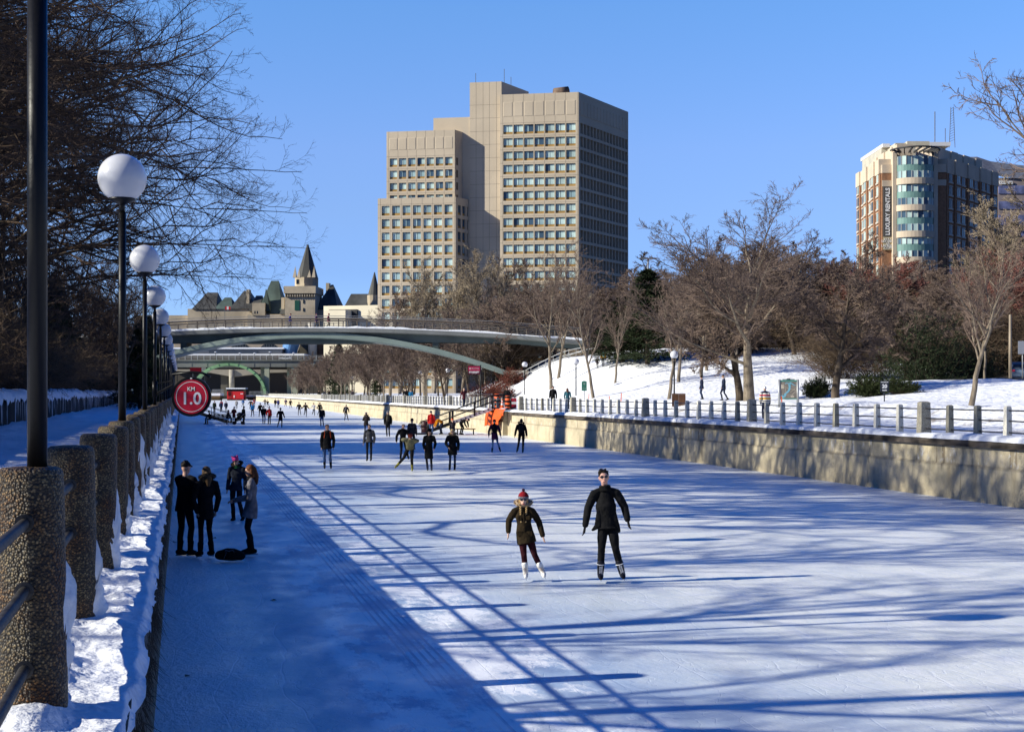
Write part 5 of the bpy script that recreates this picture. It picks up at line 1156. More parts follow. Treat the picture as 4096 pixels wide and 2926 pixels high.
    for i in range(n): t = math.pi*(.05+.9*i/(n-1)); a = Vector((cxm-(r_+.8)*math.cos(t), d+.2-(r_*.62+2.2)*math.sin(t), Z(700))); b_ = Vector((cxm-r_*.8*math.cos(t), d+.6, Z(708))); pg.bar(a, b_, .16, .3); pg.bar(a+(b_-a)*.6, Vector((cxm-r_*math.cos(t), d+.2-r_*.62*math.sin(t), Z(738))), .12, .07)
    for o in (.7, 1.5, 2.3): arc(pg, 699, 697, o, 16)
    pg.tube([Vector((cxm-(r_+.9)*math.cos(t), d+.2-(r_*.62+2.4)*math.sin(t), Z(699))) for t in np.linspace(0, math.pi, 15)], .14, 6); pg.build('pergola', M_mull, root, True)
    Zd = lambda y, e: EYE+(1568-(200+y/s_))/FX*(d+e); ph = MB(); ph.bx(X(718), X(1190), d+14, d+28, Z(800), Zd(664, 14)); ph.bx(X(770), X(850), d+9.5, d+20, Z(800), Zd(648, 9.5)); ph.bx(X(850), X(1012), d+9, d+20, Z(800), Zd(635, 9))
    ph.build('penthouse', mat('ribbed_cream', (.50, .47, .38), .7, .3, var=(.6, .1)), root, True)
    rf = MB(); rf.bx(X(716), X(770), d+13, d+29, Zd(676, 13), Zd(652, 13)); rf.bx(X(1022), X(1215), d+13, d+29, Zd(668, 13), Zd(641, 13)); rf.build('roof_slab', mat('white_fascia', (.72, .72, .72), .6, .3), root, True)
    an = MB(); p = f(1060, 640, d+18); q = f(1060, 398, d+18)
    for dx in (-.5, .5): an.bar(p+Vector((dx, 0, -1)), q+Vector((dx*.45, 0, 0)), .09, .09)
    for k in range(14): z0 = p.z+(q.z-p.z)*k/14; z1 = p.z+(q.z-p.z)*(k+1)/14; s0 = .5-.27*k/14; an.bar((p.x-s0, p.y, z0), (p.x+s0, p.y, z1), .06, .06)
    an.bar(f(940, 640, d+16)-Vector((0, 0, 1)), f(940, 430, d+16), .13, .13); an.bar(f(1012, 640, d+16), f(1012, 545, d+16), .1, .1); an.build('mast', M_steel, root, True)
    bn = MB(); bn.bx(X(584), X(646), d+.35, d+.5, Z(1300), Z(948)); bo = bn.build('banner', mat('grey_banner', (.10, .095, .09), .8, .2), root, True)
    def txt(s, x, y, size, m, vert=False, bold=.0):
        M4 = Matrix.Translation(Vector((X(x), d+.30, Z(y)))-root.location)@Euler((R(90), R(-90) if vert else 0, 0)).to_matrix().to_4x4()
        if vert: M4 = Matrix.Translation(Vector((X(x), d+.30, Z(y)))-root.location)@Matrix(((0, -1, 0, 0), (0, 0, -1, 0), (1, 0, 0, 0), (0, 0, 0, 1)))
        return text_mesh('lettering', s, size, m, root, M4, .02, bold)
    M_w = plain('white_letters', (.85, .85, .84)); txt('LUXURY RENTALS', 616, 1124, .93, M_w, True, .03)
    b2 = MB(); b2.bx(X(584), X(646), d+.35, d+.5, Z(1392), Z(1301)); b2.build('banner', mat('sand_banner', (.48, .40, .24), .8, .2), root, True)
    for s, y in (('613 /', 1316), ('563 8800', 1331), ('50', 1350), ('LAURIER', 1363), ('.COM', 1377)): txt(s, 615, y, .56, M_w)
    # grey slate-roofed building behind at the right edge
    d2 = 275.0; f2 = lambda x, y: f(x, y, d2)
    r2 = empty('grey_building', (f2(1450, 0).x, d2, 3), 'grey building with sloping slate roof and white lettering at right edge', 'building')
    m = MB(); m.bx(f2(1380, 0).x, f2(1900, 0).x, d2, d2+20, 3, f2(0, 890).z); m.build('wall', mat('mauve_concrete', (.30, .25, .24), .9, .2, var=(.3, .1)), r2, True)
    for y0, y1 in ((1002, 945), (1108, 1055), (1218, 1150), (1330, 1260)):
        m = MB(); m.bx(f2(1382, 0).x, f2(1890, 0).x, d2-.12, d2, f2(0, y0).z, f2(0, y1).z); wo = m.build('window', mat('violet_glass', (.16, .18, .34), .15, .6, var=(.8, .4)), r2, True)
    rf = MB(); V = []
    for (x, yt, yb) in ((1200, 710, 830), (1303, 708, 855), (1400, 740, 885), (1561, 762, 900), (1700, 775, 905), (1900, 780, 905)): V += [f2(x, yb)+Vector((0, -.3, 0)), f2(x, yt)+Vector((0, 6, 0))]
    rf.add(V, [(2*i, 2*i+2, 2*i+3, 2*i+1) for i in range(5)]); rf.build('roof', mat('slate_roof', (.13, .14, .17), .8, .3, var=(1.5, .25)), r2, True)
    text_mesh('lettering', 'ttawa', 1.15, M_w, r2, face_cam(f2(1432, 922)+Vector((0, -.2, 0))-r2.location), .05, .03)
brick_block()
# apartment slabs on the left bank: only their long shadows reach the ice
for (x, y, w_, dp, h, la, tops) in ((-72, 69.5, 15, 15, 31.0, 'tall brick apartment slab beyond the left bank wood, the nearer one', ((-3, 2.4, 35.6), (4.6, 2.4, 36.0))), (-98, 117.5, 14, 9, 39.0, 'tall brick apartment slab beyond the left bank wood, the farther one', ((0, 3, 43.3),))):
    root = empty('apartment_slab', (x, y, 3), la, 'apartment block'); m = MB(); m.box((0, 0, h/2), (w_, dp, h)); m.box((0, 0, h+.2), (w_+.3, dp+.3, .4)); m.build('wall', mat('slab_brick', (.22, .12, .08), .9, .2, var=(2, .2)), root)
    for (yo, wy, ht) in tops: t_ = MB(); t_.box((w_*.25, yo, (h+ht)/2), (3, wy, ht-h)); t_.build('roof_house', M_pillar, root)
    wm = MB()
    for i in range(int(h/3)-1):
        for j in range(4): wm.box((w_/2+.02, -dp/2+dp*(j+.5)/4, 2.5+i*3), (.1, 1.5, 1.5)); wm.box((-w_/2+w_*(j+.5)/4, -dp/2-.02, 2.5+i*3), (1.5, .1, 1.5))
    tag(wm.build('window', M_glass_dark, root), kind='stuff')
# ================================================================ people
PENDING = []
def soft(name, mb, m, parent, voxel, smooth_it=2):
    o = mb.build(name, m, parent, False)
    md = o.modifiers.new('r', 'REMESH'); md.mode = 'VOXEL'; md.voxel_size = voxel; md.use_smooth_shade = True
    if smooth_it: s_ = o.modifiers.new('s', 'SMOOTH'); s_.factor = .5; s_.iterations = smooth_it
    PENDING.append(o); return o
def bake_pending():
    bpy.context.view_layer.update(); dg = bpy.context.evaluated_depsgraph_get()
    for o in PENDING:
        me = bpy.data.meshes.new_from_object(o.evaluated_get(dg)); old = o.data; o.modifiers.clear(); o.data = me
        for p in me.polygons: p.use_smooth = True
        bpy.data.meshes.remove(old)
    PENDING.clear()
V3 = Vector
# joints are fractions of the standing height; x to the viewer's right and -y towards the viewer for a person facing the camera
REST = dict(hip=(0, 0, .53), hipL=(-.052, 0, .52), hipR=(.052, 0, .52), kneeL=(-.06, -.012, .285), kneeR=(.06, -.012, .285), ankL=(-.062, .012, .055), ankR=(.062, .012, .055),
            chest=(0, 0, .74), neck=(0, .005, .845), head=(0, -.008, .925), shL=(-.105, 0, .815), shR=(.105, 0, .815), elL=(-.134, .012, .635), elR=(.134, .012, .635), wrL=(-.135, -.025, .485), wrR=(.135, -.025, .485))
POSES = {
 'stand': {},
 'glide': dict(kneeL=(-.055, -.05, .29), ankL=(-.07, .02, .055), kneeR=(.075, -.02, .30), ankR=(.135, .10, .075), elL=(-.165, .02, .65), wrL=(-.19, -.04, .50), elR=(.165, .0, .65), wrR=(.185, -.05, .50)),
 'glide2': dict(kneeR=(.055, -.05, .29), ankR=(.07, .02, .055), kneeL=(-.085, -.0, .30), ankL=(-.15, .10, .08), elL=(-.17, .02, .65), wrL=(-.20, .04, .51), elR=(.16, .0, .65), wrR=(.19, -.06, .52)),
 'walk': dict(kneeL=(-.05, -.07, .29), ankL=(-.05, -.07, .055), kneeR=(.05, .02, .285), ankR=(.05, .12, .075), elL=(-.14, .05, .64), wrL=(-.145, .03, .49), elR=(.14, -.03, .64), wrR=(.145, -.09, .51)),
 'phone': dict(elL=(-.14, -.01, .64), wrL=(-.06, -.13, .70), elR=(.14, -.01, .64), wrR=(.06, -.13, .70)),
 'sit': dict(hip=(0, .05, .30), hipL=(-.05, .05, .29), hipR=(.05, .05, .29), kneeL=(-.06, -.20, .30), kneeR=(.06, -.20, .30), ankL=(-.06, -.20, .055), ankR=(.06, -.20, .055), chest=(0, .01, .50), neck=(0, -.01, .60), head=(0, -.03, .68), shL=(-.105, 0, .575), shR=(.105, 0, .575), elL=(-.135, -.05, .42), elR=(.135, -.05, .42), wrL=(-.06, -.17, .36), wrR=(.06, -.17, .36)),
 'bend': dict(chest=(0, -.13, .60), neck=(0, -.25, .62), head=(0, -.32, .63), shL=(-.10, -.21, .62), shR=(.10, -.21, .62), elL=(-.12, -.25, .45), elR=(.12, -.25, .45), wrL=(-.09, -.30, .32), wrR=(.09, -.30, .32), hip=(0, .04, .50), hipL=(-.052, .04, .49), hipR=(.052, .04, .49), kneeL=(-.07, -.05, .28), kneeR=(.07, -.05, .28)),
 'squat': dict(hip=(0, .04, .22), hipL=(-.05, .04, .22), hipR=(.05, .04, .22), kneeL=(-.10, -.17, .30), kneeR=(.10, -.17, .30), ankL=(-.07, -.02, .055), ankR=(.07, -.02, .055), chest=(0, -.05, .42), neck=(0, -.10, .52), head=(0, -.13, .60), shL=(-.105, -.08, .50), shR=(.105, -.08, .50), elL=(-.12, -.16, .38), elR=(.12, -.16, .38), wrL=(-.06, -.2, .26), wrR=(.06, -.2, .26)),
 'leanleft': dict(hip=(.02, .02, .47), hipL=(-.03, .02, .46), hipR=(.07, .02, .46), chest=(.0, -.03, .66), neck=(.02, -.06, .77), head=(.03, -.08, .86), shL=(-.09, -.05, .75), shR=(.12, -.05, .74), elL=(-.12, -.05, .60), elR=(.17, -.03, .60), wrL=(-.03, -.12, .60), wrR=(.06, -.12, .60), kneeL=(-.14, .02, .26), ankL=(-.27, .06, .075), kneeR=(.08, -.05, .24), ankR=(.07, .02, .055)),
 'racer': dict(hip=(.05, .06, .50), hipL=(.0, .06, .49), hipR=(.10, .06, .49), chest=(.05, -.09, .66), neck=(.06, -.19, .75), head=(.07, -.26, .80), shL=(-.06, -.15, .73), shR=(.17, -.15, .72), elL=(-.14, .0, .72), elR=(.22, .0, .69), wrL=(.02, .12, .62), wrR=(.08, .12, .60), kneeL=(-.10, .06, .28), ankL=(-.28, .14, .10), kneeR=(.10, -.05, .25), ankR=(.10, .02, .055)),
 'pockets': dict(elL=(-.15, .03, .64), wrL=(-.115, -.05, .53), elR=(.15, .03, .64), wrR=(.115, -.05, .53)),
 'run': dict(kneeL=(-.05, -.06, .30), ankL=(-.05, -.03, .055), kneeR=(.06, -.04, .30), ankR=(.08, .14, .16), elL=(-.19, .03, .66), wrL=(-.27, -.01, .58), elR=(.19, .03, .66), wrR=(.27, .0, .58)),
}
BLACK, NAVY, CHAR, DBLUE, JEAN, BROWN, GREY, RED = (.006, .006, .007), (.012, .018, .045), (.018, .018, .02), (.02, .035, .08), (.045, .085, .19), (.03, .02, .014), (.14, .14, .145), (.42, .012, .012)
def hand(mb, w, dirv, k, H, near, side):
    """palm, four fingers of different lengths and a thumb, lightly curled"""
    d = V3(dirv).normalized(); s_ = H/1.75
    across = d.cross(V3((side, 0, 0))); across = across.normalized() if across.length > .1 else V3((0, 1, 0)); across = V3((0, -1, 0))-d*(-d.y); across.normalize()
    nrm = d.cross(across)*side; p0 = w; p1 = w+d*.085*s_
    mb.capsule([p0-d*.02*s_, p0+d*.035*s_, p1], [.021*s_, .031*s_, .034*s_], 10, .55, up=nrm)
    for i, (o, l) in enumerate(((-.026, .066), (-.009, .076), (.009, .071), (.025, .056))):
        b0 = p1+across*o*s_-d*.008*s_; r_ = (.0085 if near else .010)*s_; b1 = b0+(d+across*o*3)*l*.5*s_; b2 = b1+(d*.85-nrm*.55)*l*.5*s_; mb.capsule([b0, b1, b2], [r_, r_*.95, r_*.8], 7)
    t0 = p0+d*.03*s_-across*.024*s_; t1 = t0-across*.026*s_+d*.03*s_; t2 = t1+d*.03*s_-nrm*.012*s_; mb.capsule([t0, t1, t2], [.012*s_, .010*s_, .009*s_], 7)
def person(label, loc, yaw=0., H=1.72, pose='stand', over=None, top=BLACK, legs=BLACK, boots=BLACK, coat=.50, bulk=1.08, hat=None, hatcol=BLACK, hair=None, haircol=(.03, .018, .01), scarf=None, hood=None, pack=None, skates=True, gloves=None, glasses=False, near=False, slim=1.0, group=None, vox=None, fem=False, skin=None, flare=0.0, lift=.065, face=True):
    J = dict(REST); J.update(POSES[pose] if isinstance(pose, str) else pose)
    if over: J.update(over)
    if isinstance(pose, str):                                    # nobody stands exactly alike
        q = random.Random(label); dx = q.uniform(-.018, .018)
        for k_ in list(J):
            x_, y_, z_ = J[k_]
            if k_[:2] in ('el', 'wr'): J[k_] = (x_+q.uniform(-.014, .014), y_+q.uniform(-.03, .02), z_+q.uniform(-.012, .012))
            elif k_[:4] == 'knee': J[k_] = (x_+q.uniform(-.01, .012)+dx*.6, y_+q.uniform(-.04, .0), z_)
            elif k_[:3] == 'ank': J[k_] = (x_+q.uniform(-.02, .02), y_+q.uniform(-.03, .03), z_)
            elif k_[:3] == 'hip': J[k_] = (x_+dx, y_, z_)
            elif k_ in ('head',): J[k_] = (x_+q.uniform(-.012, .012), y_+q.uniform(-.015, .005), z_)
    J = {k: V3(v)*H for k, v in J.items()}
    root = empty('person', loc, label, 'person', group, yaw)
    up = lift if skates else .0
    for k in J: J[k] = J[k]+V3((0, 0, up))
    f = H/1.75; vx = vox or (.011 if near else .021); b = bulk
    hd = J['head']; nk = J['neck']; hdir = (hd-nk).normalized()
    # one continuous body
    mb = MB()
    mb.capsule([J['hip']+(J['chest']-J['hip'])*.2, J['hip']+(J['chest']-J['hip'])*.5, J['chest'], nk-(nk-J['chest'])*.25], [.10*f, .10*f, .105*f, .06*f], 14, .6, up=(0, -1, 0))
    mb.capsule([nk-hdir*.05*f, nk+hdir*.05*f, hd-hdir*.02], [.055*f, .05*f, .052*f], 12)
    fwd = V3((0, -1, 0)); fwd = (fwd-hdir*fwd.dot(hdir)).normalized(); sd = hdir.cross(fwd)*-1
    rot = Matrix((sd, -fwd, hdir)).transposed()
    L = lambda x, y, z: hd+rot@V3((x*f, y*f, z*f))
    mb.ball(hd+hdir*.015*f, (.074*f, .092*f, .105*f), 18, 14, rot)
    mb.ball(L(0, -.035, -.052), (.052*f, .058*f, .062*f), 14, 10, rot)
    if face:
        mb.capsule([L(0, -.090, .02), L(0, -.104, -.012)], [.010*f, .016*f], 8)
        mb.capsule([L(-.022, -.088, -.050), L(.022, -.088, -.050)], [.010*f]*2, 7)
        for s_ in (-1, 1):
            mb.ball(L(s_*.074, .01, .0), (.012*f, .022*f, .032*f), 8, 6, rot); mb.capsule([L(s_*.048, -.080, .034), L(s_*.018, -.088, .034)], [.010*f]*2, 7)
    for S in 'LR':
        sg = -1 if S == 'L' else 1
        mb.capsule([J['hip'+S], J['knee'+S], J['ank'+S]], [.055*f*slim, .036*f*slim, .026*f], 10); mb.capsule([J['hip'], J['hip'+S]], [.05*f, .05*f], 8)
        mb.capsule([J['sh'+S], J['el'+S], J['wr'+S]], [.034*f, .034*f, .026*f], 10)
        if gloves is None: hand(mb, J['wr'+S], J['wr'+S]-J['el'+S], 1, H, near, sg)
    body = soft('body', mb, skin or M_skin, root, vx, 2 if near else 1)
    if gloves is not None:
        for S in 'LR':
            g = MB(); hand(g, J['wr'+S], J['wr'+S]-J['el'+S], 1.1, H*1.1, near, -1 if S == 'L' else 1); soft('glove', g, cloth(gloves), root, vx*.8 if near else vx, 1)
    # trousers
    t = MB()
    t.capsule([J['hipL']+V3((.02, 0, .03)), J['hipR']+V3((-.02, 0, .03))], [.078*f*slim, .078*f*slim], 12, .85, up=(0, -1, 0))
    for S in 'LR':
        an = J['ank'+S]+(J['knee'+S]-J['ank'+S])*.04
        mid = J['knee'+S]*.55+J['ank'+S]*.45+V3((0, .018*f, 0))
        t.capsule([J['hip'+S], J['hip'+S]*.5+J['knee'+S]*.5, J['knee'+S], mid, an], [.080*f*slim, .080*f*slim, .060*f*slim, .059*f*slim, .050*f*slim], 12)
    soft('trousers', t, cloth(legs), root, vx, 1)
    # jacket: torso, hem, sleeves
    c = MB(); hem = J['hip']+(V3((0, 0, -1)))*(max(.0, .53-coat))*H*1.0
    hipc = J['hip']; up_hem = hipc if coat < .53 else hipc+(J['chest']-hipc)*((coat-.53)/.21)
    pts = [J['chest']+(nk-J['chest'])*.92, J['chest']+(nk-J['chest'])*.35, J['chest'], J['chest']*.5+hipc*.5, hipc]; shw = (J['shL']-J['shR']).length/2/f; w1 = max(.150*b, shw*.98); w2 = max(.155*b, shw*.96); wd = [.072, w1*.80, w2, max((.132 if fem else .145)*b, shw*(.74 if fem else .82)), .160*b]; fl = [.85, .115*b/w1, .118*b/w2, .74, .78]
    if coat < .53:
        md = (J['kneeL']+J['kneeR'])/2; k = (.53-coat)/.245; e = hipc.lerp(md, min(1, k)); e.z = hem.z
        pts += [hipc.lerp(e, .5), e]; wd += [.176*b+flare*.5, .182*b+flare]; fl += [.82, .84]
    else: pts[-1] = up_hem
    n = len(pts); c.tube(pts, [w*f for w in wd], 20, True, fl, True, up=(0, -1, 0))
    for S in 'LR':
        mid = (J['sh'+S]+J['el'+S])/2; wr = J['wr'+S]+(J['el'+S]-J['wr'+S])*.06
        c.capsule([J['sh'+S]+(nk-J['sh'+S])*.42, J['sh'+S]-V3((0, 0, .014*f)), mid, J['el'+S], (J['el'+S]+wr)/2, wr], [.045*f*b, .066*f*b, .067*f*b, .061*f*b, .056*f*b, .048*f*b], 12)
    jk = soft('jacket', c, top if not isinstance(top, tuple) else cloth(top), root, vx, 2)
    # boots with blades
    for S in 'LR':
        a = J['ank'+S]; kn = J['knee'+S]; dn = (a-kn).normalized(); bt = MB(); toe = V3((0, -1, 0)); toe = (toe-dn*toe.dot(dn)*.6).normalized()
        sole = a+dn*.055*f
        g_ = 1.08 if near else .95; bt.capsule([a-dn*.14*f, a-dn*.03*f, sole-dn*.01*f], [.057*f*g_, .051*f*g_, .046*f*g_], 12); bt.capsule([sole+toe*-.05*f, sole+toe*.06*f, sole+toe*.16*f+dn*.01*f], [.044*f*g_, .050*f*g_, .037*f*g_], 12, .9)
        bo = soft('boot', bt, cloth(boots, .5), root, vx*.85, 1)
        if skates:
            bl = MB(); o0 = sole+dn*.045*f; sd_ = toe.cross(dn); 
            bl.prism([o0-toe*.09*f+dn*.0, o0+toe*.19*f, o0+toe*.20*f+dn*.022*f, o0-toe*.10*f+dn*.028*f], sd_*.005); 
            for q in (-.055, .12): bl.prism([o0+toe*(q-.025)*f-dn*.035*f, o0+toe*(q+.025)*f-dn*.035*f, o0+toe*(q+.012)*f+dn*.01*f, o0+toe*(q-.012)*f+dn*.01*f], sd_*.012)
            bl.build('skate_blade', M_blade, bo)
    # hair, hat, extras
    if hair == 'long':
        h = MB(); h.ball(hd+hdir*.035*f+rot@V3((0, .014*f, 0)), (.086*f, .098*f, .100*f), 16, 12, rot)
        h.capsule([L(-.066, .03, .0), L(-.078, .02, -.10), L(-.075, -.0, -.22)], [.034*f, .036*f, .022*f], 10); h.capsule([L(.066, .03, .0), L(.078, .02, -.10), L(.075, -.0, -.22)], [.034*f, .036*f, .022*f], 10); h.capsule([L(0, .07, .02), L(0, .075, -.14), L(0, .07, -.26)], [.06*f, .07*f, .035*f], 12)
        soft('hair', h, cloth(haircol, .6), root, vx, 1)
    elif hair == 'short':
        h = MB(); h.ball(L(0, .018, .05), (.084*f, .090*f, .082*f), 16, 12, rot)
        rr = random.Random(len(label))
        for q in range(26 if near else 8): a = rr.uniform(0, 6.28); e = rr.uniform(.3, 1.2); p = L(.075*math.cos(a)*math.cos(e), .02+.08*math.sin(a)*math.cos(e), .06+.075*math.sin(e)); h.capsule([p, p+rot@V3((rr.uniform(-.02, .02), rr.uniform(-.035, .01), .014))*f], [.017*f, .008*f], 6)
        soft('hair', h, cloth(haircol, .6), root, vx, 1)
    elif hair == 'bun': h = MB(); h.ball(L(0, .016, .035), (.081*f, .093*f, .092*f), 14, 10, rot); h.ball(L(0, .10, .03), .04*f, 10, 8); soft('hair', h, cloth(haircol, .6), root, vx, 1)
    if hat in ('beanie', 'pom'):
        h = MB(); h.ball(L(0, .006, .066), (.094*f, .106*f, .096*f), 16, 12, rot); h.tube([L(0, .002, .026), L(0, .006, .085)], [.094*f, .100*f], 16)
        if hat == 'pom': pm = MB(); pm.ball(L(0, .012, .185), .030*f, 10, 8); pm.build('pompom', cloth((.05, .02, .04)) if near else (cloth(hatcol) if isinstance(hatcol, tuple) else hatcol), root)
        soft('hat', h, hatcol if not isinstance(hatcol, tuple) else cloth(hatcol), root, vx, 0 if near else 1)
    elif hat == 'cap':
        h = MB(); h.ball(L(0, .008, .06), (.086*f, .098*f, .078*f), 14, 10, rot); h.capsule([L(-.04, -.09, .06), L(-.03, -.15, .05), L(.03, -.15, .05), L(.04, -.09, .06)], [.014*f]*4, 8); soft('hat', h, cloth(hatcol), root, vx, 1)
    elif hat == 'ears':
        h = MB(); h.ball(L(0, .006, .06), (.09*f, .102*f, .09*f), 14, 10, rot)
        for s_ in (-1, 1): h.capsule([L(s_*.06, .0, .11), L(s_*.085, .0, .155)], [.035*f, .02*f], 8)
        soft('hat', h, cloth(hatcol), root, vx, 1)
    elif hat == 'hood':
        h = MB(); h.ball(L(0, .035, .03), (.108*f, .105*f, .125*f), 16, 12, rot); soft('hood', h, cloth(hatcol), root, vx, 1)
    if scarf: h = MB(); h.tube([nk-hdir*.035*f, nk+hdir*.0, nk+hdir*.05*f], [.105*f, .098*f, .085*f], 16); soft('scarf', h, cloth(scarf), root, vx, 1)
    if hood:
        rr = random.Random(5); h = MB(); nn = 420 if near else 70
        cpt = nk+hdir*.035*f+rot@V3((0, .035*f, 0))
        for q in range(nn):
            a = rr.uniform(0, 6.283); r_ = .125*f; p = cpt+rot@V3((r_*math.sin(a)*1.12, r_*.75*math.cos(a), .03*f*math.cos(a)+.02*f)); o = (p-cpt).normalized(); dv = V3((rr.gauss(0, .5), rr.gauss(0, .5), rr.gauss(.1, .5)))+o*.9
            w = .012*f if near else .03*f; e = dv.orthogonal().normalized()*w; l_ = rr.uniform(.03, .065)*f*(1 if near else 1.2); g_ = dv.cross(e).normalized()*w
            h.add([p-e, p+e, p+g_, p+dv.normalized()*l_], [(0, 1, 3), (1, 2, 3), (2, 0, 3)])
        ring = [cpt+rot@V3((.118*f*math.sin(a)*1.1, .085*f*math.cos(a), .03*f*math.cos(a)+.015*f)) for a in np.linspace(0, 6.283, 22)]; h.tube(ring, .036*f, 8, False)
        h.build('fur_trim', cloth(hood), root)
    if face and not glasses and vx < .02:
        for s_ in (-1, 1): e_ = MB(); e_.ball(L(s_*.033, -.086, .016), (.014*f, .008*f, .0075*f), 8, 6, rot); e_.build('eye', M_eye, root)
        if not near: e_ = MB(); e_.capsule([L(-.02, -.098, -.052), L(.02, -.098, -.052)], [.006*f]*2, 6, .7); e_.build('lips', plain('dull_lips', (.30, .11, .09)), root)
    if glasses:
        g = MB()
        for s_ in (-1, 1): g.ball(L(s_*.034, -.094, .026), (.027*f, .008*f, .023*f), 12, 8, rot); g.bar(L(s_*.058, -.088, .03), L(s_*.078, .01, .03), .005*f, .006*f)
        g.bar(L(-.02, -.1, .032), L(.02, -.1, .032), .006*f, .006*f); g.build('sunglasses', M_glass_dark, root)
    if pack:
        p = MB(); q = J['chest']+V3((0, .14*f*b, .0)); ax = (nk-J['hip']).normalized()
        p.capsule([q-ax*.15*f+V3((0, .02, 0)), q, q+ax*.16*f], [.12*f, .135*f, .10*f], 12, .55, up=(0, -1, 0)); p.capsule([q-ax*.1*f+V3((0, .085*f, 0)), q+ax*.02*f+V3((0, .085*f, 0))], [.07*f, .07*f], 10, .5, up=(0, -1, 0))
        for s_ in (-1, 1): a = J['shL' if s_ < 0 else 'shR']; a = a.lerp(nk, .4); p.tube([a+V3((0, .09*f, 0)), a+V3((0, 0, .085*f*b)), a+V3((0, -.105*f*b, -.03*f)), a+V3((s_*.02*f, -.11*f*b, -.2*f)), a+V3((s_*.04*f, .05*f, -.32*f))], .019*f, 6)
        soft('backpack', p, cloth(pack), root, vx, 1)
    return root, J, L, rot, f
M_eye = plain('dark_eye', (.02, .014, .012))
M_blade = mat('blade_steel', (.45, .47, .50), .25, .5, metal=.9)
def on_ice(x, y): return ICE(x, y)
FACE, AWAY = 0.0, math.pi
# ---- the couple in the foreground
def px_pose(H, cx, cy, k, pts, depth):
    return {n: ((x-cx)*k/H, depth.get(n, 0.0), (cy-y)*k/H-.065/H) for n, (x, y) in pts.items()}
k = .001504
woman = px_pose(1.60, 400, 1462, k, dict(hip=(415, 900), hipL=(380, 920), hipR=(455, 920), kneeL=(408, 1165), kneeR=(528, 1160), ankL=(425, 1350), ankR=(612, 1345), chest=(403, 720), neck=(402, 612), head=(402, 545), shL=(305, 662), shR=(498, 660), elL=(238, 780), elR=(578, 800), wrL=(232, 905), wrR=(620, 948)),
                dict(kneeL=-.03, kneeR=-.02, ankL=.01, ankR=.02, head=-.01, elL=.02, elR=.02, wrL=-.03, wrR=-.03))
M_hatR = mat('knit_red', (.22, .012, .018), .95, .1, bump=(120, .8, .006)); 
OLIVE = (.024, .016, .007)
r_, J, L, rot, f = person('skating woman in olive parka with fur hood, maroon leggings and white skates', on_ice(2093, 2324), 0, 1.60, woman, top=OLIVE, legs=(.035, .006, .010), boots=(.80, .76, .72), coat=.405, bulk=1.0, hat='pom', hatcol=M_hatR, hood=(.42, .31, .20), glasses=True, near=True, slim=.92, fem=True, skin=mat('fair_skin', (.62, .40, .31), .55, .3))
m = MB(); m.tube([L(0, -.001, .020), L(0, .003, .075)], [.097*f, .101*f], 20); m.build('hat_band', mat('knit_navy', (.035, .04, .06), .95, .1, var=(60, .9), col2=(.25, .25, .28)), r_)
hb = MB(); hb.capsule([L(-.05, -.04, .05), L(-.07, -.02, -.03), L(-.06, -.045, -.085)], [.02*f, .02*f, .016*f], 8); hb.capsule([L(.05, -.04, .05), L(.07, -.02, -.03), L(.06, -.045, -.085)], [.02*f, .02*f, .016*f], 8)
for s_ in (-1, 1):
    for q in range(14):
        t = q/13; p = L(s_*(.058-.012*t), -.06-.055*math.sin(min(1, t*2.2)*1.57), -.08-.24*t); hb.ball(p+V3(((-1)**q*.006*f, 0, 0)), (.016*f*(1-.3*t), .015*f, .017*f), 8, 6)
    p = L(s_*.046, -.118, -.33); hb.capsule([p, p+V3((s_*.004, -.004, -.05))], [.012*f, .018*f], 8)
hb.build('hair_braids', mat('blond_hair', (.42, .27, .11), .6, .3, var=(60, .3)), r_)
for S in 'LR':
    ly = MB(); a, kn = J['ank'+S], J['knee'+S]; dn = (a-kn).normalized()
    for q in range(6): c_ = a-dn*(.07-.021*q)*f+V3((0, -.066*f-(.014*max(0, q-2))*f, 0)); ly.bar(c_+V3((-.022*f, 0, .006)), c_+V3((.022*f, 0, -.006)), .005, .006)
    ly.build('boot_laces', plain('grey_lace', (.35, .25, .22)), r_)
zp = MB(); zp.bar(J['neck']+V3((.0, -.115*f, -.10*f)), J['hip']+V3((.0, -.125*f, -.10)), .012, .012); zp.build('zip_flap', cloth((.02, .013, .006)), r_)
pk = MB()
for s_ in (-1, 1): pk.box(J['chest']+V3((s_*.075*f, -.105*f, -.03*f)), (.075*f, .02, .07*f)); pk.box(J['hip']+V3((s_*.085*f, -.118*f, -.03*f)), (.10*f, .02, .09*f))
pk.build('pocket', cloth((.034, .022, .009)), r_)
mo = MB(); mo.capsule([L(-.016, -.097, -.052), L(.016, -.097, -.052)], [.007*f]*2, 7, .7); mo.build('lips', plain('red_lips', (.35, .06, .06)), r_)
man = px_pose(1.88, 1330, 1470, k, dict(hip=(1345, 850), hipL=(1290, 868), hipR=(1402, 868), kneeL=(1276, 1075), kneeR=(1432, 1085), ankL=(1266, 1345), ankR=(1500, 1335), chest=(1325, 610), neck=(1315, 415), head=(1303, 298), shL=(1198, 462), shR=(1440, 452), elL=(1128, 640), elR=(1535, 625), wrL=(1092, 830), wrR=(1566, 765)),
              dict(kneeL=-.03, kneeR=-.03, ankL=.0, ankR=.02, head=-.005, elL=.02, elR=.02, wrL=-.04, wrR=-.03))
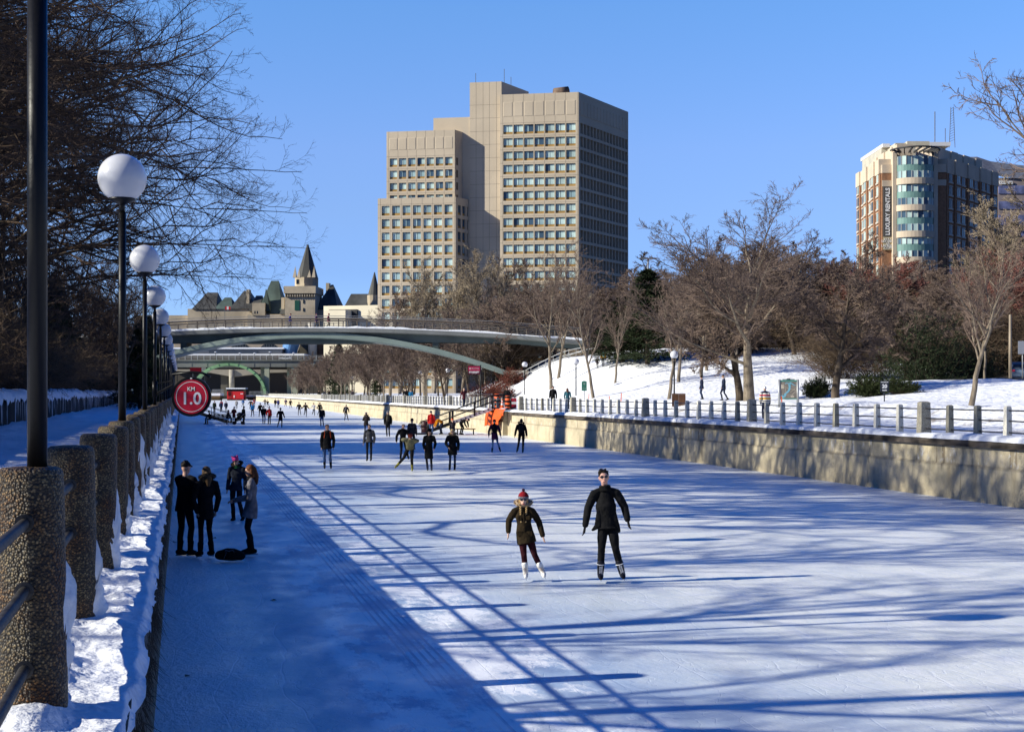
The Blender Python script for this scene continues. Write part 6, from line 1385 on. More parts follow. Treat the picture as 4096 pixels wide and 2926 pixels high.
r_, J, L, rot, f = person('tall skating man all in black with dark wavy hair and round sunglasses', on_ice(2425, 2329), 0, 1.88, man, top=(.007, .007, .008), legs=(.006, .006, .007), boots=(.008, .009, .016), coat=.515, bulk=1.04, hair='short', haircol=(.014, .009, .006), scarf=(.006, .006, .006), gloves=(.007, .007, .008), glasses=True, near=True, slim=.98, skin=mat('pink_skin', (.60, .34, .27), .55, .3))
fp = MB(); fp.capsule([J['chest']+V3((-.11, -.08, -.05)), J['hip']+V3((-.16, -.09, .03)), J['hip']+V3((-.25, -.08, -.035))], [.05, .07, .03], 12, .3, up=(0, -1, 0)); fp.capsule([J['chest']+V3((.11, -.08, -.05)), J['hip']+V3((.14, -.08, .02)), J['hip']+V3((.175, -.08, -.05))], [.05, .065, .045], 12, .3, up=(0, -1, 0)); soft('coat_front', fp, cloth((.007, .007, .008)), r_, .011)
for S in 'LR':
    ly = MB(); a, kn = J['ank'+S], J['knee'+S]; dn = (a-kn).normalized()
    for q in range(8): c_ = a-dn*(.08-.02*q)*f+V3((0, -.068*f-(.014*max(0, q-3))*f, 0)); ly.bar(c_+V3((-.026*f, 0, .010)), c_+V3((.026*f, 0, -.010)), .005, .006); ly.bar(c_+V3((-.026*f, 0, -.010)), c_+V3((.026*f, 0, .010)), .005, .006)
    ly.tube([a-dn*.115*f, a-dn*.125*f], [.072*f, .072*f], 14)
    ly.build('boot_laces', plain('white_lace', (.75, .76, .80)), r_)
mo = MB(); mo.capsule([L(-.02, -.096, -.052), L(.02, -.096, -.052)], [.006*f]*2, 7, .7); mo.build('lips', plain('pale_lips', (.34, .13, .11)), r_)
# ---- group chatting in the shade by the left wall
person('dark capped man seen from behind hugging a woman by the left wall', on_ice(742, 2228), R(150), 1.80, 'stand', dict(wrR=(.02, -.20, .66), elR=(.14, -.1, .66), elL=(-.19, -.01, .64), wrL=(-.17, -.06, .49)), top=(.006, .006, .007), legs=(.007, .007, .009), coat=.47, bulk=1.13, hat='cap', hatcol=(.01, .01, .012), hair='short', haircol=(.012, .009, .007), near=True, vox=.014, gloves=(.006, .006, .006))
person('long haired woman in dark furred jacket leaning on the capped man', on_ice(826, 2232), R(215), 1.71, 'stand', dict(elR=(.145, .0, .63), wrR=(.10, -.02, .49), kneeR=(.02, -.05, .29)), top=(.007, .007, .008), legs=(.006, .006, .007), coat=.42, bulk=1.0, hair='long', haircol=(.10, .06, .03), hood=(.05, .04, .03), near=True, vox=.014, slim=.9, fem=True)
person('woman in bright pink hat and open dark jacket standing in the shade', on_ice(948, 2080), R(-8), 1.60, 'stand', top=(.014, .018, .03), legs=(.008, .008, .012), coat=.46, bulk=1.0, hat='ears', hatcol=(.50, .05, .22), hood=(.03, .022, .016), glasses=True, skates=False, near=True, vox=.014, scarf=(.02, .12, .05), fem=True)
person('woman in grey parka with auburn hair holding a phone, seen in profile', on_ice(1005, 2224), R(-82), 1.73, 'stand', dict(elL=(-.14, -.03, .64), wrL=(-.05, -.18, .60), elR=(.14, -.03, .64), wrR=(.03, -.18, .60)), top=(.16, .15, .16), legs=(.007, .007, .009), coat=.40, bulk=1.02, hair='long', haircol=(.10, .035, .012), near=True, vox=.014, slim=.9, scarf=(.01, .01, .012), fem=True)
p = on_ice(985, 2224); ph = MB(); ph.box((0, 0, 0), (.012, .075, .15)); ph.mi = 1; ph.box((-.0075, 0, 0), (.003, .066, .135)); o = ph.build('phone', [M_black, mat('phone_glass', (.3, .32, .36), .1, .6)]); o.location = p+V3((-.22, -.02, 1.10)); o.rotation_euler = (0, R(40), 0); tag(o, 'small phone in the hands of the woman in grey parka', 'phone')
bg_ = empty('duffel_bag', tuple(on_ice(918, 2246)), 'black duffel bag lying on the ice between the chatting people', 'bag'); m = MB(); m.capsule([(-.17, 0, .13), (-.05, 0, .145), (.08, .0, .14), (.19, .02, .12)], [.11, .14, .14, .11], 14, .85, up=(0, 0, 1)); soft('bag_body', m, cloth((.006, .006, .007)), bg_, .018)
m = MB(); m.tube([(-.06, -.10, .2), (-.05, -.15, .24), (.02, -.16, .22), (.09, -.15, .24), (.1, -.1, .2)], .010, 6); m.tube([(-.08, -.125, .08), (-.03, -.15, .20)], .006, 6); m.build('bag_strap', cloth((.13, .13, .14)), bg_)
# ---- skaters in the middle distance: (label, feet px, feet py, height, yaw, pose, keywords)
def sk(label, x, y, H=1.72, yaw=0, pose='stand', **kw): return person(label, on_ice(x, y), yaw, H, pose, **kw)
sk('red haired man with face scarf, orange straps, black coat and jeans', 1310, 1878, 1.80, .1, 'stand', top=BLACK, legs=JEAN, coat=.44, bulk=1.1, hair='short', haircol=(.22, .07, .02), scarf=(.02, .02, .022), pack=(.45, .07, .02), face=True, vox=.016)
sk('woman in quilted grey jacket, black scarf and leggings skating toward camera', 1477, 1846, 1.66, -.1, 'stand', top=(.06, .06, .068), legs=BLACK, coat=.50, hair='bun', scarf=BLACK, fem=True, slim=.9, vox=.016)
sk('woman all in black skating just behind the leaning racer', 1612, 1842, 1.66, .15, 'glide', top=BLACK, legs=BLACK, coat=.52, hair='bun', scarf=BLACK, fem=True, vox=.016)
sk('crouching speed skater in olive vest, red cap, one leg stretched back', 1632, 1886, 1.72, .0, 'racer', top=(.12, .115, .07), legs=BLACK, coat=.55, hat='beanie', hatcol=(.16, .03, .02), boots=(.22, .20, .02), glasses=True, vox=.016)
sk('woman in long black quilted coat and black beanie', 1717, 1880, 1.70, .0, 'pockets', top=BLACK, legs=BLACK, coat=.28, bulk=1.02, hat='beanie', hair='long', haircol=(.03, .012, .006), skates=False, fem=True, slim=.85, boots=(.02, .025, .05), vox=.016)
person('blond woman in black parka with fur hood, blue jeans and sunglasses', on_ice(1810, 1879), -.05, 1.70, 'stand', dict(elL=(-.15, -.03, .65), wrL=(-.10, -.11, .56)), top=BLACK, legs=DBLUE, coat=.37, bulk=1.12, hair='long', haircol=(.50, .36, .16), hood=(.24, .18, .12), glasses=True, skates=False, fem=True, slim=.85, vox=.016)
M_plaid = mat('plaid_wool', (.22, .12, .08), .95, .1, var=(9, .9), col2=(.03, .015, .012))
sk('person in brown plaid jacket and maroon cap, back turned', 1648, 1800, 1.68, AWAY-.3, 'stand', top=M_plaid, legs=CHAR, coat=.50, bulk=1.15, hat='beanie', hatcol=(.10, .01, .02))
sk('skater with small backpack and patterned hat skating away', 1552, 1748, 1.78, AWAY, 'stand', top=BLACK, legs=CHAR, coat=.47, bulk=1.1, hat='pom', hatcol=(.2, .2, .22), pack=(.05, .045, .035))
sk('skater in dark brown hooded coat leaning over one leg', 1466, 1738, 1.72, AWAY-.2, 'leanleft', top=(.016, .012, .012), legs=DBLUE, coat=.44, bulk=1.1, hat='beanie', hatcol=(.14, .14, .15), hood=(.02, .015, .015))
sk('person in red hooded jacket and jeans by the foot of stairs', 1725, 1740, 1.74, AWAY, 'stand', top=RED, legs=JEAN, coat=.46, bulk=1.18, hat='beanie', hatcol=(.02, .03, .05), scarf=RED)
sk('person in orange yellow jacket bending to tie skates', 1766, 1738, 1.7, -1.2, 'bend', top=(.60, .22, .01), legs=NAVY, coat=.55, hat='beanie', hatcol=(.02, .10, .14))
sk('squatting person in dark jacket and orange hat beside the stairs', 1813, 1739, 1.7, AWAY+.3, 'squat', top=(.02, .018, .024), legs=BLACK, coat=.5, hat='beanie', hatcol=(.60, .08, .01), bulk=1.1)
sk('person in black bending over bags under the stairs', 1846, 1739, 1.7, 1.1, 'bend', top=BLACK, legs=BLACK, coat=.55, hat='beanie', hatcol=BLACK)
sk('skater in purple coat, blue jeans and black backpack skating away', 1978, 1812, 1.70, AWAY, 'glide2', top=(.055, .012, .05), legs=(.05, .10, .24), coat=.40, bulk=1.05, hat='beanie', hatcol=BLACK, pack=BLACK, gloves=BLACK, fem=True, slim=.88, vox=.016)
sk('skater in black with fur hood and dark backpack skating away', 2084, 1813, 1.74, AWAY+.1, 'glide', top=BLACK, legs=BLACK, coat=.50, bulk=1.08, hair='short', hood=(.02, .018, .02), pack=(.01, .011, .013), vox=.016)
sk('man in dark jacket and blue jeans skating toward the camera', 1288, 1706, 1.76, .0, 'stand', top=(.022, .017, .02), legs=JEAN, coat=.48, hat='beanie', hatcol=CHAR, bulk=1.05)
sk('skater with grey backpack pushing off to one side', 1384, 1683, 1.76, AWAY, 'glide2', top=BLACK, legs=CHAR, coat=.49, hat='cap', pack=(.06, .06, .075))
sk('skater in dark jacket and grey trousers beside the far skaters', 1222, 1667, 1.78, AWAY, 'run', top=(.02, .018, .02), legs=(.10, .10, .11), coat=.49, hat='hood', hatcol=(.02, .018, .02), bulk=1.12)
sk('skater in white jacket with dark skirt', 1255, 1663, 1.68, AWAY, 'run', top=(.55, .55, .58), legs=BLACK, coat=.52, hat='beanie', fem=True)
sk('skater all in black with hood beside the white jacketed one', 1279, 1661, 1.72, AWAY, 'glide', top=BLACK, legs=BLACK, coat=.40, hat='hood')
sk('man in long black coat and yellow hat skating away', 1122, 1711, 1.74, AWAY, 'glide', top=BLACK, legs=BLACK, coat=.36, hat='beanie', hatcol=(.32, .22, .05))
sk('man in black jacket and jeans next to the red backpack', 1056, 1696, 1.78, AWAY, 'stand', top=BLACK, legs=JEAN, coat=.49, hat='cap', bulk=1.08)
sk('skater in red jacket wearing red backpack and white knit hat', 1077, 1698, 1.70, AWAY+.5, 'stand', top=RED, legs=BLACK, coat=.5, hat='pom', hatcol=(.35, .35, .42), pack=(.40, .02, .02), fem=True)
sk('black clad skater left of the red jacketed one', 1041, 1668, 1.76, AWAY, 'glide2', top=BLACK, legs=BLACK, coat=.45, hat='beanie')
sk('skater in bright blue jacket with orange hood', 1010, 1666, 1.76, -.2, 'walk', top=(.03, .20, .50), legs=BLACK, coat=.50, hat='beanie', hatcol=(.60, .16, .01), scarf=(.60, .14, .01), bulk=1.15)
for (x, y, h, c, l_, la, ps) in ((1003, 1640, 1.8, BLACK, BLACK, 'far black clad skater behind the bright blue jacket', 'run'), (1017, 1627, 1.7, (.25, .04, .06), BLACK, 'far skater in pinkish jacket near the red hut', 'glide'), (946, 1636, 1.72, (.30, .30, .32), BLACK, 'far skater in light grey jacket in front of the red hut', 'stand'),
    (972, 1628, 1.7, (.03, .12, .32), CHAR, 'far small skater in blue jacket in front of the red hut', 'glide'), (904, 1649, 1.74, NAVY, CHAR, 'far skater in navy jacket left of the red hut', 'stand'), (884, 1650, 1.74, (.03, .05, .10), CHAR, 'far skater in slate blue jacket beside the dark sign rim', 'stand'), (886, 1641, 1.74, RED, BLACK, 'far skater in red top behind the slate blue one', 'stand'),
    (858, 1652, 1.82, (.012, .02, .014), BLACK, 'far dark green clad person right beside the kilometre sign', 'stand'), (1060, 1627, 1.74, (.03, .03, .035), GREY, 'far skater in dark jacket and grey trousers by the abutment', 'run'), (1071, 1630, 1.66, CHAR, GREY, 'far skater stooping beside the abutment', 'leanleft'),
    (1101, 1629, 1.76, BLACK, BLACK, 'far black clad skater left of the blue purple coat', 'stand'), (1113, 1633, 1.80, (.03, .04, .16), CHAR, 'far skater in blue purple coat', 'stand'), (1143, 1627, 1.72, (.05, .03, .09), BLACK, 'far skater in violet jacket near the far wall', 'glide'), (1162, 1634, 1.78, BLACK, BLACK, 'far slim black skater with one leg out near the far wall', 'glide2'),
    (1196, 1662, 1.76, CHAR, GREY, 'grey legged skater close to the hooded dark one', 'glide2')):
    sk(la, x, y, h, AWAY if c != RED else 0, ps, top=c, legs=l_, coat=.48, hat='beanie', hatcol=c if c != RED else (.02, .02, .02), vox=.03)
# ---- people at the dark bench on the left edge of the ice
sk('dark seated figure at the left end of the bench by the wall stairs', 838, 1697, 1.75, -1.4, 'sit', top=BLACK, legs=BLACK, coat=.53, hat='beanie', bulk=1.15)
sk('dark seated figure at the right end of the bench', 912, 1693, 1.75, 1.4, 'sit', top=BLACK, legs=BLACK, coat=.53, hat='hood', bulk=1.15)
sk('person in red jacket and pink hat standing by the bench', 936, 1695, 1.66, .4, 'phone', top=(.22, .015, .02), legs=BLACK, coat=.45, hat='pom', hatcol=(.40, .12, .18), pack=(.02, .02, .02))
sk('tall dark man standing beside the black stroller', 974, 1696, 1.80, 1.2, 'stand', top=BLACK, legs=BLACK, coat=.45, hat='beanie', bulk=1.05, skates=False)
# ---- people on the far bank and the bridges
def gp(label, x, y, H=1.72, yaw=0, pose='walk', d=None, **kw):
    if d: X = (x-2048)/FX*d; p = V3((X, d, zrp(X, d)))
    else: p = GR(x, y)
    return person(label, p, yaw, H, pose, skates=False, **kw)
gp('walker in striped white, red, yellow and navy wool coat seen from behind', 3060, 1671, 1.72, AWAY, 'stand', d=79, top=None or bpy.data.materials.get('striped_wool') or mat('striped_wool', (.7, .66, .55), .95, .1), legs=NAVY, coat=.50, bulk=1.3, hat='pom', hatcol=(.75, .74, .70), scarf=(.015, .02, .05), gloves=BLACK, fem=True, vox=.016)
gp('walker in navy quilted jacket and fur hat on the far path', 2807, 1605, 1.70, -1.45, 'stand', d=108, top=NAVY, legs=DBLUE, coat=.46, bulk=1.2, hat='beanie', hatcol=BLACK, hair='bun', fem=True)
gp('walker in navy and grey jacket striding on the far path', 2895, 1618, 1.80, -1.5, 'walk', d=104, top=(.02, .028, .06), legs=NAVY, coat=.43, bulk=1.15, hat='cap', scarf=(.4, .4, .42))
gp('walker in yellow jacket carrying mint backpack up the hill', 2413, 1566, 1.70, AWAY, 'walk', d=150, top=(.52, .27, .02), legs=NAVY, coat=.52, hat='beanie', hatcol=(.01, .03, .06), pack=(.25, .60, .55))
gp('small child in dark coat beside the yellow jacketed walker', 2390, 1567, 1.18, AWAY, 'walk', d=150, top=(.05, .04, .045), legs=BLACK, coat=.42, hat='beanie')
gp('man in black jacket carrying a bag along the far railing', 2212, 1640, 1.82, AWAY, 'walk', d=116, top=BLACK, legs=(.03, .05, .09), coat=.46, hat='cap', hatcol=BLACK, pack=BLACK, bulk=1.1)
gp('woman in teal jacket with long brown hair behind the far railing', 2270, 1640, 1.68, AWAY, 'walk', d=114, top=(.03, .11, .14), legs=BLACK, coat=.48, hair='long', haircol=(.10, .045, .025), fem=True, slim=.88)
gp('person in black standing among orange barrels at the stair gap', 2027, 1640, 1.78, -.5, 'stand', d=119, top=BLACK, legs=CHAR, coat=.46, hat='beanie', bulk=1.1)
gp('grey haired walker in maroon coat behind the far railing', 1855, 1600, 1.70, .5, 'walk', d=127, top=(.09, .02, .025), legs=NAVY, coat=.45, hair='bun', haircol=(.35, .32, .28))
gp('walker in black on the far bank near the big lamp', 1623, 1590, 1.78, AWAY, 'walk', d=168, top=BLACK, legs=CHAR, coat=.48, hat='beanie', bulk=1.12)
gp('walker in bright blue jacket on the far bank', 1643, 1590, 1.66, AWAY, 'walk', d=170, top=(.02, .16, .34), legs=NAVY, coat=.48, hat='beanie', hatcol=NAVY)
for i, (x, d, c) in enumerate(((1275, 300, BLACK), (1298, 298, (.03, .035, .05)), (1316, 297, BLACK), (1409, 262, (.06, .05, .055)), (1105, 520, BLACK))):
    gp('far walker behind the far bank railing under the footbridge, %s' % NTH[i], x, 0, 1.75, AWAY, 'walk', d=d, top=c, legs=CHAR, coat=.47, hat='beanie', vox=.03)
for x, c, la, hc in ((1161, (.05, .05, .22), 'walker in blue violet coat on the footbridge', (.10, .03, .03)), (1265, (.07, .03, .09), 'walker in purple hooded coat on the footbridge', (.12, .06, .10)), (1314, (.16, .015, .05), 'walker in crimson coat and cap on the footbridge', (.16, .01, .03))):
    X = (x-2048)/FX*173; person(la, V3((X, 173, fb_z(X)+.04)), 1.57, 1.75, 'walk', top=c, legs=CHAR, coat=.45, hat='beanie', hatcol=hc, bulk=1.1, skates=False)
for i, (x, c) in enumerate(((962, BLACK), (975, NAVY), (1014, (.10, .10, .12)), (1110, (.15, .03, .05)))):
    p = W(x, 1443, 612.5); person('tiny pedestrian on the far road bridge, %s' % NTH[i], V3((p.x, 612.5, p.z+.5)), 1.57, 1.85, 'walk', top=c, legs=CHAR, coat=.45, hat='beanie', skates=False, vox=.04)
bake_pending()
# stripes of the wool coat follow its height
m = bpy.data.materials['striped_wool']; n, l, b = nt(m); tc = n.new('ShaderNodeTexCoord'); sp = n.new('ShaderNodeSeparateXYZ'); l.new(tc.outputs['Object'], sp.inputs[0])
rp = n.new('ShaderNodeMapRange'); rp.inputs[1].default_value = .84; rp.inputs[2].default_value = 1.44; l.new(sp.outputs['Z'], rp.inputs[0]); cr = n.new('ShaderNodeValToRGB'); cr.color_ramp.interpolation = 'CONSTANT'
cr.color_ramp.elements[0].color = (.015, .02, .06, 1); cr.color_ramp.elements[1].position = .10; cr.color_ramp.elements[1].color = (.75, .72, .62, 1)
for p_, c_ in ((.17, (.015, .02, .06, 1)), (.24, (.75, .72, .62, 1)), (.34, (.70, .36, .02, 1)), (.50, (.75, .72, .62, 1)), (.64, (.45, .015, .05, 1)), (.78, (.75, .72, .62, 1)), (.90, (.015, .02, .06, 1))): e = cr.color_ramp.elements.new(p_); e.color = c_
l.new(rp.outputs[0], cr.inputs['Fac']); l.new(cr.outputs['Color'], b.inputs['Base Color'])
# ================================================================ signs, stairs, furniture, vehicles
def parts(root, *ps):
    for nm, mb, m in ps: mb.build(nm, m, root, True)
M_red = mat('sign_red', (.50, .008, .035), .45, .4, var=(1, .06)); M_white = plain('sign_white', (.78, .78, .76)); M_wood = mat('brown_slats', (.10, .05, .03), .8, .2, var=(4, .3), stretch=(1, 1, .2))
M_orange = mat('safety_orange', (.75, .10, .012), .6, .3, var=(2, .12)); M_green_sign = mat('sign_green', (.012, .13, .085), .5, .4); M_maroon = mat('sign_maroon', (.09, .008, .025), .5, .4)
M_galv = mat('galvanised', (.33, .34, .35), .5, .5, metal=.4, var=(3, .15))
# kilometre disc hung from the lamp pole
d = 39.9; c = W(766, 1586, d); pole = fl(ND+SPAC*12)
root = empty('kilometre_sign', tuple(c), 'round red kilometre sign in black frame hanging from a lamp pole bracket', 'sign')
m = MB(); m.tube([(0, .045, 0), (0, -.03, 0)], [.53, .53], 48, smooth=False); m.build('frame', M_black, root)
m = MB(); m.tube([(0, -.03, 0), (0, -.042, 0)], [.455, .455], 48, smooth=False); m.build('disc', M_red, root)
m = MB(); n_ = 56
for i in range(n_):
    a, b_ = 2*math.pi*i/n_, 2*math.pi*(i+1)/n_; m.add([(r_*math.cos(t), -.046, r_*math.sin(t)) for t in (a, b_) for r_ in (.392, .408)], [(0, 1, 3, 2)])
m.build('ring', M_white, root)
text_mesh('lettering', 'KM', .15, M_white, root, face_cam((0, -.047, .205)), .002, .002); text_mesh('lettering', '1.0', .46, plain('pale_digit', (.72, .72, .76)), root, face_cam((0, -.047, -.06)), .002, .008)
bk = MB(); px_ = pole.x-c.x; py = pole.y-c.y
bk.tube([(px_, py, .05), (px_+.55, py*.7, .32), (-.5, .02, .60), (0, 0, .66), (.30, 0, .635), (.50, 0, .53)], .035, 8); bk.tube([(px_, py, .35), (px_+.5, py*.7, .42), (-.45, .02, .58)], .02, 6); bk.tube([(px_, py, .0), (px_, py, .42)], [.075, .075], 12)
bk.box((.0, 0, .60), (.03, .03, .14)); bk.box((.38, 0, .50), (.02, .02, .2)); bk.box((-.38, 0, .5), (.02, .02, .2)); bk.build('bracket', M_black, root)
m = MB(); m.box((0, -.048, .49), (.05, .01, .035)); m.build('label_plate', M_white, root)
# --- metal stairs from the far wall down to the ice
def stairs():
    d = 113.3; top = Vector((XR(d)-.1, d, 1.98)); foot = Vector(tuple(W(1700, 1733, 113.3))); foot.z = 0
    root = empty('metal_stairs', tuple(foot), 'black metal staircase with railings from the far wall down to the ice', 'stairs')
    P = lambda t: foot.lerp(top, t); L = top-foot; run = Vector((L.x, L.y, 0)); side = Vector((0, -1, 0))
    st = MB(); land = Vector((1.6, -.34, 0))
    ls = MB(); ls.prism([P(.42)+side*.75+Vector((0, 0, -.02)), P(.5)+side*.75+Vector((0, 0, -.05)), P(.93)+side*.75+Vector((0, 0, -.12)), P(1)+side*.75+Vector((0, 0, -.04)), P(1)+side*.75+Vector((0, 0, .14)), P(.42)+side*.75+Vector((0, 0, .24))], (0, -.05, 0)); 
    ho = ls.build('stringer', mat('lilac_steel', (.42, .40, .45), .5, .4, metal=.3), root, True)
    hl = MB()
    for k in range(9):
        q = P(.40+.065*k)+side*.805+Vector((0, 0, .07)); hl.tube([q, q+side*.02], [.062, .062], 10)
    hl.build('stringer_hole', M_mull, root, True)
    b3 = MB(); b3.bar(P(.02)+side*.75+Vector((0, 0, .1)), P(.44)+side*.75+Vector((0, 0, .1)), .06, .24); b3.build('stringer', M_black, root, True)
    b2 = MB(); b2.prism([foot-side*.75, P(.97)-side*.75+Vector((0, 0, -.1)), P(1)-side*.75+Vector((0, 0, .14)), P(.05)-side*.75+Vector((0, 0, .26))], (0, .05, 0)); b2.build('stringer', M_black, root, True)
    for k in range(10): q = P((k+.7)/10.4); st.box(q+Vector((0, 0, .05)), (.42, 1.5, .05))
    st.box(top+Vector((.75, -.1, .02)), (1.7, 1.7, .06)); st.build('tread', M_black, root, True)
    for sd in (side*.8, side*-.8):
        rl = MB(); h = 1.02
        for hh in (h, .55):
            a = P(.02)+sd+Vector((0, 0, hh)); b_ = P(1)+sd+Vector((0, 0, hh)); e = b_+Vector((1.35, 0, -.02))
            rl.tube([a, b_, e], .050, 7)
        a = P(.02)+sd+Vector((0, 0, h)); rl.tube([a, a+Vector((-.38, 0, -.06)), a+Vector((-.52, 0, -.28)), a+Vector((-.42, 0, -.5)), a+Vector((0, 0, -.47))], .030, 7)
        e = P(1)+sd+Vector((1.35, 0, 1.0)); rl.tube([e, e+Vector((.22, 0, -.1)), e+Vector((.25, 0, -.34)), e+Vector((.05, 0, -.46))], .03, 7)
        for t, s_ in ((.05, 1.02), (.36, 1.02), (.40, 1.02), (.72, 1.02), (.98, 1.02)): q = P(t)+sd; rl.tube([q, q+Vector((0, 0, s_))], .055, 7)
        for o in (.7, 1.3): q = P(1)+sd+Vector((o, 0, 0)); rl.tube([q, q+Vector((0, 0, 1.0))], .05, 7)
        rl.build('handrail', M_black, root, True)
    bs = MB(); bs.box(foot+Vector((-.15, 0, .05)), (.9, 1.9, .1)); bs.build('foot_plate', M_black, root, True)
stairs()
# things lying below the stairs
for i, (x, y, w, h, la) in enumerate(((1700, 1731, .62, .95, 'dark red waste barrel at the foot of the metal stairs'),)):
    p = ICE(x, y); r_ = empty('waste_barrel', tuple(p), la, 'barrel'); m = MB(); m.lathe([(.28, 0), (.30, .04), (.30, .30), (.31, .32), (.30, .34), (.30, .62), (.31, .64), (.30, .66), (.30, .9), (.27, .92), (.25, .88)], n=18); m.build('shell', mat('barrel_red', (.05, .012, .014), .5, .4), r_)
p = ICE(1862, 1738); r_ = empty('wooden_bench', tuple(p), 'low dark bench under the stairs where skaters change', 'bench'); m = MB(); m.box((0, 0, .44), (1.5, .4, .06)); m.build('seat', M_wood, r_)
for s_ in (-.6, .6): m = MB(); m.box((s_, 0, .21), (.08, .36, .41)); m.build('leg', M_black, r_)
# orange tarp over the recess
tp = MB(); V = []; n1, n2 = 34, 18
for i in range(n1):
    for j in range(n2):
        u, v = i/(n1-1), j/(n2-1); dd_ = 115.4-6.6*u-.9*v*math.sin(u*3.1)*0; fold = math.sin(u*23+v*1.7)*.5+math.sin(u*41)*.3
        drop = (1.42 if u < .72 else .72+.25*math.sin((u-.72)*20))*(1-.10*math.sin(u*9)); z = 1.97-drop*v; out = -.14-.10*fold*v-.22*math.sin(min(1, v*1.6)*1.57)
        p = Vector((XR(dd_), dd_, 0))+NR*out; V.append((p.x, p.y, z))
tp.add(V, [(i*n2+j, (i+1)*n2+j, (i+1)*n2+j+1, i*n2+j+1) for i in range(n1-1) for j in range(n2-1)], True)
o = tp.build('orange_tarp', M_orange); sm = o.modifiers.new('thick', 'SOLIDIFY'); sm.thickness = .012; tag(o, 'orange plastic tarp hung over the gap in the far wall', 'tarp')
for x, d, la in ((2033, 115.6, 'black and orange striped traffic drum beside the stout railing post'), (1989, 117.5, 'black and orange striped traffic drum behind the stair landing')):
    X = (x-2048)/FX*d; r_ = empty('traffic_drum', (X, d, 1.88 if x > 2000 else 2.0), la, 'traffic drum'); m = MB(); prof = [(.30, 0), (.30, .06)]
    for k in range(5): prof += [(.285-.012*k, .06+.2*k), (.28-.012*k, .25+.2*k)]
    m.lathe(prof+[(.20, 1.07), (0, 1.08)], n=18); m.build('drum', M_orange, r_)
    for k in range(3): m = MB(); m.lathe([(.293-.024*k, .20+.33*k), (.288-.024*k, .35+.33*k)], n=18); m.build('band', M_black, r_)
X = (2009-2048)/FX*112; r_ = empty('traffic_cone', (X, 112.2, 1.98), 'orange traffic cone with white bands on top of the tarp', 'traffic cone'); m = MB(); m.box((0, 0, .02), (.36, .36, .04)); m.lathe([(.14, .04), (.03, .70), (0, .71)], n=16); m.build('cone', M_orange, r_)
m = MB(); m.lathe([(.105, .26), (.083, .40)], n=16); m.lathe([(.070, .50), (.055, .58)], n=16); m.build('band', M_white, r_)
X = (2055-2048)/FX*113; r_ = empty('warning_panel', (X, 113, 1.9), 'small red and white warning panel on the stout railing post', 'sign'); m = MB(); m.box((0, 0, .45), (.42, .03, .95)); m.build('panel', M_white, r_); m = MB(); m.box((.0, -.02, .25), (.40, .012, .28)); m.box((0, -.02, .72), (.40, .012, .26)); m.build('stripe', M_red, r_)
for x0, x1, d, la in ((1865, 1968, 118, 'low wire mesh barrier behind the stair landing'), (1996, 2064, 120, 'dark mesh barrier behind the traffic drums')):
    a, b_ = (x0-2048)/FX*d, (x1-2048)/FX*d; r_ = empty('mesh_barrier', (a, d, 1.95), la, 'barrier'); m = MB()
    for q in (0, b_-a): m.tube([(q, 0, 0), (q, 0, 1.15)], .025, 6)
    for z in (.1, 1.12): m.tube([(0, 0, z), (b_-a, 0, z)], .022, 6)
    m.build('frame', M_galv if x0 < 1900 else M_black, r_); m = MB()
    for k in range(1, int((b_-a)/.11)): m.tube([(k*.11, 0, .1), (k*.11, 0, 1.1)], .005, 3)
    for k in range(1, 9): m.tube([(0, 0, .1+k*.11), (b_-a, 0, .1+k*.11)], .005, 3)
    m.build('mesh', M_galv if x0 < 1900 else M_black, r_)
# SOMERSET sign
d = 113.0; p = W(1922, 1618, d); r_ = empty('street_sign', tuple(p), 'crimson and maroon SOMERSET street sign on tall black pole by the stairs', 'sign'); q = lambda x, y: W(x, y, d)
m = MB(); m.tube([p, q(1922, 1459)], .045, 8); m.tube([q(1873, 1463), q(1924, 1463)], .02, 6); m.tube([q(1873, 1497), q(1924, 1497)], .02, 6); parts(r_, ('pole', m, M_black))
m = MB(); a, b_ = q(1873, 1496), q(1920, 1464); m.bx(a.x-.04, b_.x+.04, d-.02, d+.03, a.z-.04, b_.z+.04); parts(r_, ('frame', m, M_black))
m = MB(); mid = q(0, 1483).z; m.bx(a.x, b_.x, d-.035, d-.02, mid, b_.z); parts(r_, ('panel', m, mat('crimson', (.36, .01, .06), .5, .4)))
m = MB(); m.bx(a.x, b_.x, d-.035, d-.02, a.z, mid-.004); parts(r_, ('panel', m, M_maroon))
cx_ = (a.x+b_.x)/2
text_mesh('lettering', 'SOMERSET', .165, M_white, r_, face_cam(Vector((cx_, d-.037, q(0, 1487.8).z))-p), .001, .006); text_mesh('lettering', 'STREET · RUE', .062, M_white, r_, face_cam(Vector((cx_, d-.037, q(0, 1492.6).z))-p), .001)
text_mesh('lettering', 'Rideau Canal Skateway', .062, M_white, r_, face_cam(Vector((cx_+.09, d-.037, q(0, 1471.5).z))-p), .001); text_mesh('lettering', 'Patinoire du canal Rideau', .055, M_white, r_, face_cam(Vector((cx_+.09, d-.037, q(0, 1475.5).z))-p), .001)
m = MB()
for i in range(20): t, u = 2*math.pi*i/20, 2*math.pi*(i+1)/20; m.add([Vector((a.x+.14+r2*math.cos(w), d-.037, q(0, 1473.5).z+r2*math.sin(w))) for w in (t, u) for r2 in (.05, .068)], [(0, 1, 3, 2)])
m.box((a.x+.14, d-.037, q(0, 1473.5).z), (.05, .004, .016)); parts(r_, ('emblem', m, M_white))
